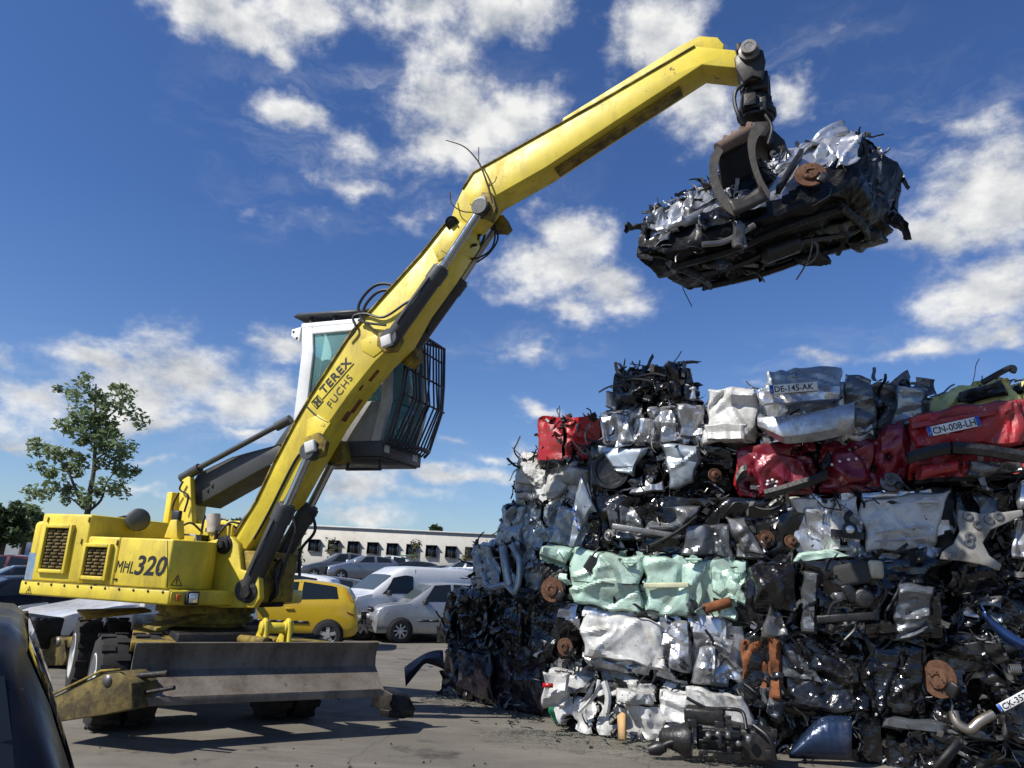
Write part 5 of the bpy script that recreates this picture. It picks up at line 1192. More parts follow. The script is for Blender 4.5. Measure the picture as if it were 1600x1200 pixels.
panel(rt, fq([(1268,842),(1290,850),(1290,800),(1255,795)], .07), 85, 'wreck_silver', amp=.05)
b = MB(); c_ = fp(1327, 828, .16); b.lathe(c_, FNR, [(0, 0), (0, .085), (.05, .085), (.06, .05), (.07, .05), (.07, 0)], 20); b.bar(fp(1298, 832, .13), fp(1350, 838, .13), .05, .08); b.tube([fp(1327,820,.14), fp(1322,808,.16), fp(1330,800,.14)], .03, 7, smooth=4); o = build(b, 'fuel_filler', M['bits_dark'], rt, smooth=40)
b = MB(); b.cyl(c_+FNR*.072, c_+FNR*.078, .045, n=18); build(b, 'filler_cap', M['lamp'], o)
b = MB(); b.bar(fp(1398, 865, .2), fp(1418, 850, .2), .03, .035); build(b, 'broken_stub', M['black'], rt)
rt, q = wreck('dark crushed car at the right edge behind a grey bolted subframe plate', [(1492,890),(1660,895),(1655,748),(1490,752)], 87, 'wreck_black', 'f', -.12, 1.6, bit=(44, 20, 24), amp=.09, pit=.4, pitd=.2)
sub = [(1498,796),(1530,802),(1570,800),(1598,796),(1600,805),(1572,818),(1548,828),(1536,848),(1546,868),(1566,882),(1562,892),(1540,884),(1500,876),(1468,874),(1472,862),(1490,850),(1500,830),(1496,812)]
b = MB(); b.prism([fp(x, y, .16) for x, y in sub], -FNR*.05); so_ = build(b, 'subframe_plate', mat('grey_cast_plate', (.30,.29,.26), .6, .4, .5, (.12,.10,.07), 5, .2), rt, bevel=.012)
b = MB()
for (x, y) in ((1512,806),(1528,820),(1515,838),(1514,848),(1484,866),(1560,806),(1545,812)): b.lathe(fp(x, y, .16), FNR, [(0, 0), (0, .05), (.02, .045), (.02, .025), (.005, .02), (.005, 0)], 14)
build_each(b, 'bolt_boss', M['bits_metal'], so_, smooth=40)
panel(rt, fq([(1588,870),(1650,880),(1648,805),(1590,810)], .12), 88, 'wreck_silver', amp=.05); panel(rt, fq([(1592,800),(1650,800),(1648,745),(1594,752)], .10), 89, 'wreck_silver', amp=.06)
# fifth row
rt, q = wreck('dark grey crushed car with a smooth bare silver wing, under the crumpled silver one', [(918,778),(1150,782),(1140,690),(922,692)], 91, 'wreck_black', 'f', .0, 1.6, bit=(40, 14, 18), amp=.08, pit=.6, pitd=.18, grooves=(.5,))
panel(rt, fq([(1048,764),(1088,750),(1092,693),(1032,694)], .12), 92, 'wreck_bluesilver', 'front_wing', amp=.022, bulge=.05, shape=lambda a, c: (a*(1-.25*np.clip(.5-c, 0, 1)), c))
panel(rt, fq([(966,740),(990,745),(1010,700),(930,697)], .08), 93, 'wreck_bluesilver', 'inner_wing', amp=.035)
panel(rt, fq([(985,770),(1040,768),(1036,752),(990,762)], .10), 94, 'wreck_silver', 'sill_panel', amp=.03)
b = MB(); b.lathe(fp(955, 735, .02), FNR, [(0, 0), (0, .20), (.02, .24), (.05, .24), (.05, .20), (.02, .18), (.02, 0)], 24); build(b, 'wheel_arch_liner', M['bits_dark'], rt, smooth=40)
disc(rt, fp(1118, 742, .02), FNR+A(.5, 0, 0), .085, 'rust_pale')
rt, q = wreck('dark red maroon crushed car lying between the silver ones', [(1150,782),(1380,772),(1378,680),(1148,694)], 95, 'wreck_maroon', 'f', .08, 1.6, bit=(26, 8, 10), amp=.055, pit=1.15, grooves=(.56,))
panel(rt, fq([(1182,772),(1268,768),(1262,720),(1178,700)], .15), 96, 'wreck_maroon', 'tailgate', amp=.045); panel(rt, fq([(1282,765),(1365,748),(1364,690),(1286,712)], .14), 97, 'wreck_maroon', 'door', amp=.035)
bumper(rt, [(1195,772),(1230,762),(1265,752),(1292,742)], .055, 'bits_dark', n=.22)
b = MB()
for (x, y) in ((1200,752),(1207,750),(1214,753),(1212,760),(1199,757),(1300,726),(1312,721),(1326,718),(1338,717),(1290,722)): b.lathe(fp(x, y, .20), FNR, [(0, .018), (.012, .014), (.014, 0)], 8)
build_each(b, 'trim_clip', M['plate'], rt)
panel(rt, fq([(1150,760),(1175,765),(1178,705),(1150,705)], .10), 98, 'wreck_red', 'torn_wing', amp=.07); bumper(rt, [(1150,752),(1160,738),(1168,735)], .07, 'bits_dark', 'wing_liner', n=.14)
panel(rt, fq([(1285,742),(1300,722),(1296,700),(1283,720)], .2), 99, 'bits_dark', 'torn_bracket', amp=.02)
b = MB(); b.box(fp(1395, 715, .12), (.16, .12, .42), FAX); b2 = MB()
b3 = crushed_mesh([fp(1376,760,.2), fp(1416,758,.2), fp(1416,666,.2), fp(1378,666,.2)]+[fp(1376,760,-.5), fp(1416,758,-.5), fp(1416,666,-.5), fp(1378,666,-.5)], 101, amp=.06, res=.03, pit=.7); build(b3, 'torn_tail_end', [M['wreck_maroon'], M['guts']], rt, smooth=24)
disc(rt, fp(1392, 752, .18), FNR+A(-.2, 0, .3), .11, 'steel')
rt, q = wreck('bright red crushed hatchback with its number plate and grey bumper, near the right edge', [(1422,760),(1630,748),(1622,618),(1418,655)], 103, 'wreck_red', 'f', .16, 1.6, bit=(16, 6, 6), amp=.05, pit=1.3, hg=(.42,), mask=lambda a, c, d, nm, W_: (c < .06) | ((a > .96) & (d < .5)))
panel(rt, fq([(1424,700),(1600,692),(1594,618),(1418,650)], .24), 104, 'wreck_red', 'tailgate', amp=.028)
panel(rt, fq([(1420,672),(1560,648),(1556,640),(1420,660)], .30), 105, 'wreck_red', 'tailgate_fold', amp=.015)
u_ = unit(fp(1531, 657, .33)-fp(1449, 675, .33)); v_ = np.cross(FNR, u_); v_ = v_ if v_[2] > 0 else -v_
nplate(rt, fp(1490, 666.5, .34), u_, v_, FNR, np.linalg.norm(fp(1531, 657, .33)-fp(1449, 675, .33)), 'CN-008-LH', True)
bumper(rt, [(1418,715),(1450,706),(1484,700)], .062, 'bits_dark', 'bumper_half', n=.36); bumper(rt, [(1488,699),(1540,704),(1604,714)], .062, 'bits_dark', 'bumper_half', n=.36)
panel(rt, fq([(1434,750),(1500,735),(1500,718),(1432,728)], .24), 106, 'wreck_red', 'lower_panel', amp=.04, bulge=.06); panel(rt, fq([(1510,745),(1600,735),(1600,722),(1512,716)], .22), 107, 'bits_metal', 'heat_shield', amp=.04)
# upper rows
rt, q = wreck('crumpled bare silver crushed car under the black one at the very top', [(938,697),(1102,697),(1100,626),(936,640)], 111, 'wreck_silver', 'f', .05, 1.5, bit=(22, 6, 8), amp=.085, res=.028, pit=1.0, grooves=(.45,))
for i, pp in enumerate(([(944,690),(990,694),(985,650),(938,648)], [(985,695),(1025,690),(1022,655),(990,650)], [(1030,692),(1058,690),(1055,640),(1035,640)], [(1062,682),(1098,680),(1096,630),(1060,634)])): panel(rt, fq(pp, .1), 112+i, 'wreck_silver', amp=.075, ws=(1, .6, .3), lams=(.35, .18, .09))
rt, q = wreck('black compacted crushed car forming the topmost block of the pile', [(950,640),(1088,634),(1080,566),(958,578)], 121, 'wreck_black', 'f', .0, 1.4, bit=(36, 8, 18), amp=.085, res=.026, pit=.75, pitd=.12)
panel(rt, fq([(945,636),(962,640),(960,614),(946,612)], .1), 122, 'wreck_silver', amp=.05)
panel(rt, fq([(1042,625),(1068,622),(1060,566),(1038,570)], .08), 123, 'wreck_black', amp=.05)
b = MB(); b.box(fp(1019, 577, .08), (.05, .03, .13), FAX); build(b, 'wood_splinter', M['wood'], rt)
panel(rt, fq([(1072,604),(1096,600),(1090,596),(1074,596)], .0), 124, 'bits_dark', 'torn_flap', amp=.03)
tubes(rt, [[(962,585),(985,590),(1020,584),(1040,588)], [(960,600),(990,592),(1030,598)]], .02, 'hose', 'door_seal', n=.1)
rt, q = wreck('white silver crushed saloon with its boot lid and number plate facing out, at the top', [(1102,694),(1372,690),(1352,588),(1104,608)], 131, 'wreck_silver', 'f', .06, 1.7, bit=(22, 8, 10), amp=.05, pit=1.25, grooves=(.30,))
panel(rt, fq([(1100,690),(1184,692),(1180,608),(1106,606)], .12), 132, 'wreck_white', 'rear_wing', amp=.045)
panel(rt, fq([(1102,688),(1166,690),(1168,660),(1104,662)], .17), 133, 'wreck_white', 'torn_flap', amp=.03)
bl_ = fq([(1190,626),(1318,622),(1312,564),(1196,570)], .30)
bo = panel(rt, [bl_[0], bl_[1], bl_[2]-FNR*.18, bl_[3]-FNR*.18], 134, 'wreck_bluesilver', 'boot_lid', amp=.018, bulge=.05)
panel(rt, fq([(1192,634),(1318,625),(1316,600),(1188,610)], .33), 135, 'wreck_silver', 'plate_recess', amp=.014)
u_ = unit(fp(1286, 599, .4)-fp(1203, 606, .4)); v_ = np.cross(FNR, u_); v_ = v_ if v_[2] > 0 else -v_
nplate(rt, fp(1240, 606, .39), u_, v_, FNR, np.linalg.norm(fp(1278, 602, .4)-fp(1203, 609, .4)), 'DE-145-AK')
# three pointed star in a ring on the boot lid
c_ = fp(1240, 583, .235); b = MB(); uu = FXD; vv = unit(UP-FNR*.6)
b.tube([c_+(uu*math.cos(t)+vv*math.sin(t))*.065 for t in np.linspace(0, 2*math.pi, 25)], .006, 5)
for k in range(3):
    t = math.pi/2+k*2.0944; b.add([c_+(uu*math.cos(t)+vv*math.sin(t))*.062, c_+(uu*math.cos(t+1.05)+vv*math.sin(t+1.05))*.013+FNR*.004, c_+FNR*.012, c_+(uu*math.cos(t-1.05)+vv*math.sin(t-1.05))*.013+FNR*.004], [(0,1,2),(0,2,3)])
build(b, 'emblem', M['chrome'], bo)
b = MB(); rows = []
for t in np.linspace(0, 1, 20):
    x = 1184+152*t; y0 = 655-24*t+6*math.sin(t*3.1); hgt = 14+24*min(1, t*4)+6*t; bl2 = .36+.14*math.sin(t*math.pi)**.5
    rows.append([fp(x, y0-4, .2), fp(x, y0-3, bl2), fp(x, y0+hgt*.25, bl2+.05), fp(x, y0+hgt*.7, bl2+.03), fp(x+2, y0+hgt, bl2-.08), fp(x+2, y0+hgt, .1)])
fl_ = np.array(rows); sh_ = fl_.shape; f2_ = fl_.reshape(-1, 3); f2_ = f2_+crumple3(f2_, 5, .014); b.grid(f2_.reshape(sh_)); build(b, 'rear_bumper', M['wreck_silver'], rt, smooth=40)
panel(rt, fq([(1325,680),(1372,655),(1362,590),(1322,580)], .16), 136, 'wreck_grey', 'rear_wing', amp=.07)
rt, q = wreck('grey crumpled end of a crushed car between the silver saloon and the red hatchback', [(1366,685),(1444,660),(1440,598),(1358,590)], 141, 'wreck_grey', 'f', -.1, 1.5, bit=(20, 8, 8), amp=.08, pit=.9)
panel(rt, fq([(1395,665),(1440,655),(1442,605),(1402,600)], .0), 142, 'wreck_bluesilver', amp=.06); panel(rt, fq([(1405,600),(1430,604),(1425,588),(1410,590)], .05), 143, 'bits_dark', 'torn_flap', amp=.05)
rt, q = wreck('pale yellow green crushed car at the top right, mostly behind the red hatchback', [(1448,668),(1660,650),(1655,578),(1448,616)], 145, 'wreck_yellow', 'f', -.45, 1.5, bit=(14, 6, 8), amp=.08, pit=1.2)
o = panel(rt, fq([(1500,630),(1575,614),(1568,590),(1502,612)], -.25), 146, 'bits_dark', 'torn_carpet', amp=.05); 
tubes(rt, [[(1535,598),(1560,584),(1578,575),(1584,576),(1582,582)]], .035, 'hose', 'door_seal', n=-.3)
# ------------------------------------------------------------------ the car in the grapple
NBL, NBR, NTR, NTL = P(984, 418, 6.9), P(1350, 288, 7.0), P(1332, 186, 7.4), P(1000, 334, 7.3)
FBL, FBR, FTR = P(1080, 462, 8.2), P(1408, 376, 8.4), P(1416, 268, 8.4); FTL = NTL+(FBL-NBL)*.95+A(0, 0, .1)
hq = [NBL, NBR, NTR, NTL, FBL, FBR, FTR, FTL]
hc = thing('crushed_car', 'silver and black crushed car held high in the air by the grapple', 'crushed car', sum(hq)/8)
def hmask(a, c, d, nm, W_):
    s = (nm == 'front') & (c > .30+.10*np.sin(a*9)) & ((a < .42) | (a > .58)) & (a > .05) & (sinmask(W_, 8, .35) < 1.3)
    s = s | ((nm == 'top') & (a > .55) & (sinmask(W_, 9, .4) < .6))
    return ~s
build(crushed_mesh(hq, 151, amp=.06, res=.03, pit=.95, pitd=.09, mask=hmask, rnd=.09, fold=.05), 'crushed_body', [M['wreck_silver'], M['guts']], hc, smooth=24)
bits(hc, hq, 151, 26, 10, 10, size=.8)
bits(hc, [NBL, NBR, NBR+UP*.1, NBL+UP*.1, FBL, FBR, FBR+UP*.1, FBL+UP*.1], 152, 12, 6, 8, region=lambda r, a, c, d: (r.uniform(.1, .9), r.uniform(-.1, .3), r.uniform(.1, .9)), size=1.3)
def hp(a, c, o=.0):
    nn = unit(np.cross(NBR-NBL, NTL-NBL)); nn = nn if nn[1] < 0 else -nn
    return (NBL*(1-a)+NBR*a)*(1-c)+(NTL*(1-a)+NTR*a)*c+nn*o
hn = unit(np.cross(NBR-NBL, NTL-NBL)); hn = hn if hn[1] < 0 else -hn
panel(hc, [hp(.13,.35,.05), hp(.40,.40,.05), hp(.41,1.0,-.02), hp(.14,.95,-.02)], 153, 'wreck_silver', 'door', amp=.045)
panel(hc, [hp(.62,.75,.04), hp(.97,.85,.02), hp(.99,1.12,-.06), hp(.58,1.02,-.04)], 154, 'wreck_silver', 'front_wing', amp=.045)
panel(hc, [hp(.08,.45,.03), hp(.2,.3,.05), hp(.17,.8,.0), hp(.1,.85,.0)], 155, 'wreck_silver', 'bonnet_fold', amp=.06)
disc(hc, P(1266,271,7.00), hn+A(-.1, 0, -.25), .155)
u_ = unit(NBR-NBL)
b = MB(); b.bar(hp(.62,.25,.10), hp(.74,.75,.06), .05, .10, hn); build(b, 'torn_post', M['bits_dark'], hc, bevel=.01)
panel(hc, [P(1148,385,6.78), P(1170,378,6.78), P(1168,345,6.83), P(1148,340,6.83)], 156, 'bits_metal', 'hanging_strip', amp=.04)
panel(hc, [P(1388,345,8.28), P(1430,372,8.28), P(1412,335,8.33), P(1392,325,8.33)], 157, 'bits_dark', 'hanging_liner', amp=.05)
panel(hc, [P(976,350,7.05), P(1010,352,6.78), P(1012,344,6.83), P(978,344,6.78)], 158, 'black', 'torn_trim_blade', amp=.02)
panel(hc, [P(1072,452,8.08), P(1102,448,8.08), P(1100,425,7.98), P(1076,430,7.98)], 159, 'bits_dark', 'hanging_liner', amp=.05)
b = MB(); b.tube([P(1346,212,7.38), P(1352,207,7.38), P(1357,210,7.38)], .012, 6, smooth=3); b.lathe(P(1357,210,7.38)-A(.03,0,0), A(1,0,0), [(0,0),(0,.03),(.05,.022),(.06,0)], 10); build(b, 'wing_mirror_stub', M['bits_metal'], hc, smooth=50)
b = MB(); b.tube([hp(.30,-.02,-.02), hp(.40,-.06,-.05), hp(.52,-.03,-.0)], .03, 7, smooth=5); build(b, 'exhaust_pipe', M['bits_metal'], hc, smooth=40)
b = MB(); b.bar(P(1240,352,7.63), P(1265,340,7.63), .06, .06); build(b, 'gearbox_stub', M['bits_metal'], hc, bevel=.01)
hu = unit(NBR-NBL); hd_ = unit(FBL-NBL); hdn = unit(np.cross(hu, hd_)); hdn = hdn if hdn[2] < 0 else -hdn
def ub(a, d, o=.03): return (NBL*(1-a)+NBR*a)*(1-d)+(FBL*(1-a)+FBR*a)*d+hdn*o
for d_ in (.18, .80):
    b = MB(); b.tube([ub(.10, d_), ub(.35, d_+.03, .05), ub(.6, d_-.02, .04), ub(.88, d_, .02)], .045, 6, smooth=5); build(b, 'chassis_rail', M['guts'], hc, smooth=30)
b = MB(); b.tube([ub(.08, .45), ub(.3, .5, .06), ub(.55, .42, .05), ub(.8, .55, .05), ub(.92, .5, .03)], .035, 8, smooth=6); b.lathe(ub(.42, .46, .06), hu, [(0, 0), (0, .06), (.05, .11), (.45, .11), (.5, .06), (.5, 0)], 14); build(b, 'exhaust_run', M['bits_dark'], hc, smooth=40)
for a_, d_, s_ in ((.2, .3, .3), (.68, .35, .34), (.3, .68, .26), (.78, .7, .3), (.52, .72, .24)):
    panel(hc, [ub(a_, d_, .05), ub(a_+s_*.55, d_, .05), ub(a_+s_*.55, d_+s_*.7, .05), ub(a_, d_+s_*.7, .05)], int(a_*1000)+7, 'bits_dark', 'undertray', amp=.05)
for a_ in (.12, .86):
    b = MB(); b.tube([ub(a_, .14, .03), ub(a_+.03, .5, .06), ub(a_, .84, .03)], .042, 7, smooth=4); build(b, 'axle_beam', M['guts'], hc, smooth=40)
bits(hc, hq, 161, 34, 8, 6, region=lambda r, a, c, d: (r.uniform(.04, .44), r.uniform(.92, 1.03), r.uniform(-.01, .04)), size=.8)
bits(hc, hq, 162, 18, 12, 6, region=lambda r, a, c, d: (r.uniform(.95, 1.0), r.uniform(.2, .95), r.uniform(.15, .9)), size=.7)
bits(hc, hq, 163, 16, 6, 6, region=lambda r, a, c, d: (r.uniform(.44, .62), r.uniform(.5, 1.0), r.uniform(-.02, .02)), size=.8)
for a_, c_, w_, h_, m_ in ((.05, .2, .10, .3, 'wreck_grey'), (.3, .1, .16, .25, 'wreck_black'), (.45, .15, .12, .4, 'wreck_grey'), (.74, .45, .14, .3, 'wreck_silver'), (.2, .62, .16, .34, 'wreck_silver'), (.9, .3, .1, .5, 'wreck_silver'), (.02, .5, .09, .4, 'wreck_grey')):
    panel(hc, [hp(a_, c_, .05), hp(a_+w_, c_, .06), hp(a_+w_, c_+h_, .03), hp(a_, c_+h_, .03)], int(a_*900+c_*77), m_, 'torn_sheet', amp=.06, tuck=.0, rag=.1)
# ------------------------------------------------------------------ loose things by the pile
er = thing('engine_block', 'greasy black engine and gearbox lying on the ground in front of the white crushed car', 'engine', G(1110, 1192))
eb = G(1110, 1185); 
b = MB(); rr = random.Random(8)
ex, ey = FXD, FNR
b.box(eb+UP*.22+ex*.1, (.46, .32, .26), FAX); b.box(eb+UP*.42-ex*.05, (.42, .28, .16), FAX); b.box(eb+UP*.20+ex*.48, (.34, .36, .30), FAX)
build(b, 'crankcase', M['grease'], er, bevel=.03)
b = MB(); b.lathe(eb-ex*.18+UP*.18+ey*.12, -ex, [(0, 0), (0, .17), (.06, .18), (.16, .13), (.30, .09), (.34, .05), (.34, 0)], 20); build(b, 'gearbox', M['bits_dark'], er, smooth=40)
b = MB()
for i in range(5): b.bar(eb+ex*(-.05+.08*i)+ey*.21+UP*.08, eb+ex*(-.05+.08*i)+ey*.21+UP*.36, .02, .03)
for i in range(3): b.bar(eb+ex*-.1+ey*.215+UP*(.1+.1*i), eb+ex*.32+ey*.215+UP*(.12+.1*i), .02, .03)
for i in range(14): 
    p = eb+ex*rr.uniform(-.25, .65)+ey*rr.uniform(.1, .3)+UP*rr.uniform(.05, .5); b.box(p, (rr.uniform(.03,.1), rr.uniform(.03,.1), rr.uniform(.03,.12)), FAX)
build(b, 'engine_ribs', M['bits_dark'], er, bevel=.006)
b = MB()
b.tube([eb-ex*.2+UP*.2+ey*.2, eb-ex*.42+UP*.14+ey*.22, eb-ex*.55+UP*.03+ey*.2], .03, 8, smooth=4)
b.lathe(eb-ex*.62+UP*.05+ey*.2, ex+UP*.3, [(0, 0), (0, .05), (.10, .075), (.18, .05), (.2, 0)], 12)
b.tube([eb+ex*.1+UP*.5, eb+ex*.2+UP*.52+ey*.1, eb+ex*.34+UP*.50+ey*.1, eb+ex*.38+UP*.35+ey*.2], .02, 8, smooth=6); b.tube([eb-ex*.05+UP*.5, eb-ex*.18+UP*.55, eb-ex*.24+UP*.58], .018, 8, smooth=5)
b.tube([eb+ex*.45+UP*.4+ey*.2, eb+ex*.6+UP*.3+ey*.28, eb+ex*.65+UP*.1+ey*.25], .025, 8, smooth=5)
build_each(b, 'engine_pipe', M['hose'], er, smooth=50)
b = MB()
for i in range(5): b.cyl(eb+ex*(.0+.1*i)+ey*.24+UP*rr.uniform(.2, .4), eb+ex*(.0+.1*i)+ey*.27+UP*rr.uniform(.2, .4), .03, n=10)
build_each(b, 'pulley', M['bits_metal'], er)
w0 = fp(968, 1160, .22); wp = MB(); u_ = unit(fp(974, 1114, .06)-w0)
wp.prism([fp(967,1162,.2), fp(976,1158,.2), fp(976,1116,.1), fp(971,1113,.1), fp(964,1118,.1)], -FNR*.02+FXD*.02)
o = build(wp, 'wooden_board', M['wood'], None, fp(968, 1160, .2)); setp(o, 'splintered pale wooden board leaning on the white crushed car', 'board')
gbm = MB(); gp0 = G(873, 1132); rows = []
for i in range(9):
    t = i/8; rows.append([gp0+A(.10*math.cos(a)*(.3+math.sin(t*2.6))*(1+.3*math.sin(a*3+t*4)), -.02+.08*math.sin(a)*(.3+math.sin(t*2.6))*(1+.3*math.cos(a*2)), .02+.26*t+.02*math.sin(a*5)) for a in np.linspace(0, 2*math.pi, 15)])
arr = np.array(rows); f2_ = arr.reshape(-1, 3); f2_ = f2_+crumple3(f2_, 3, .03, (.2, .1, .05)); gbm.grid(f2_.reshape(arr.shape))
o = build(gbm, 'plastic_bag', M['greenbag'], None, gp0, smooth=30); setp(o, 'crumpled green plastic sack at the foot of the white crushed car', 'sack')
# broken glass and grit scattered along the foot of the pile
b = MB(); rr = random.Random(4)
for i in range(2600):
    t = rr.random(); e = FP+FXD*(-.6+3.2*t)+FNR*(.05+abs(rr.gauss(0, .45))); s = rr.uniform(.004, .013)
    if rr.random() < .3: e = EP+unit(A(.672,-.74,0))*rr.uniform(-2, .2)+ENR*(.05+abs(rr.gauss(0, .35)))
    a_ = rr.random()*6.28; c_, s_ = math.cos(a_)*s, math.sin(a_)*s; z = .008+rr.random()*.01
    b.add([e+A(c_, s_, z-e[2]), e+A(-s_, c_, z+s*.5*rr.random()-e[2]), e+A(-c_*.8, -s_, z-e[2]), e+A(s_, -c_, z+s*.6*rr.random()-e[2])], [(0,1,2,3)])
o = build(b, 'glass_crumbs', mat('green_glass_grit', (.20,.25,.21), .3, 0, .4), None, (1, 9, 0)); setp(o, 'greenish broken glass crumbs strewn along the foot of the pile', 'broken glass', kind='stuff')
b = MB()
for i in range(90):
    t = rr.random(); e = FP+FXD*(-.4+3.4*t)+FNR*(.10+abs(rr.gauss(0, .28)))
    if rr.random() < .35: e = EP+unit(A(.672,-.74,0))*rr.uniform(-2.0, .3)+ENR*(.08+abs(rr.gauss(0, .3)))
    e[2] = .006; a_ = rr.random()*6.28; o_ = A(math.cos(a_), math.sin(a_), 0); v_ = np.cross(UP, o_); l_ = rr.uniform(.015, .09); w_ = rr.uniform(.004, .022)
    b.grid(np.array([[e+o_*l_*k-v_*w_+UP*rr.uniform(0, .012), e+o_*l_*k+v_*w_+UP*rr.uniform(0, .02)] for k in (-1, -.3, .4, 1)]))
o = build(b, 'metal_shreds', M['bits_dark'], None, (1, 9, 0)); setp(o, 'dark shreds of metal and plastic littering the ground along the pile', 'scrap shreds', kind='stuff')
b = MB()
for i in range(46):
    x, y = rr.uniform(60, 900), rr.uniform(1085, 1200); e = G(x, y); s = rr.uniform(.004, .016)
    o_ = A(rr.gauss(0,1), rr.gauss(0,1), 0); o_ = unit(o_); v_ = np.cross(UP, o_)
    b.hexa([e+o_*s*q[0]*rr.uniform(.7,1.2)+v_*s*q[1]*rr.uniform(.3,.8)+UP*z for z in (-.012, s*rr.uniform(.2,.5)) for q in ((-1,-1),(1,-1),(1,1),(-1,1))])
o = build(b, 'stone_grit', mat('grit', (.08,.07,.06), .9), None, (-1, 8, 0)); setp(o, 'small stones and scraps lying scattered over the concrete yard', 'grit', kind='stuff')
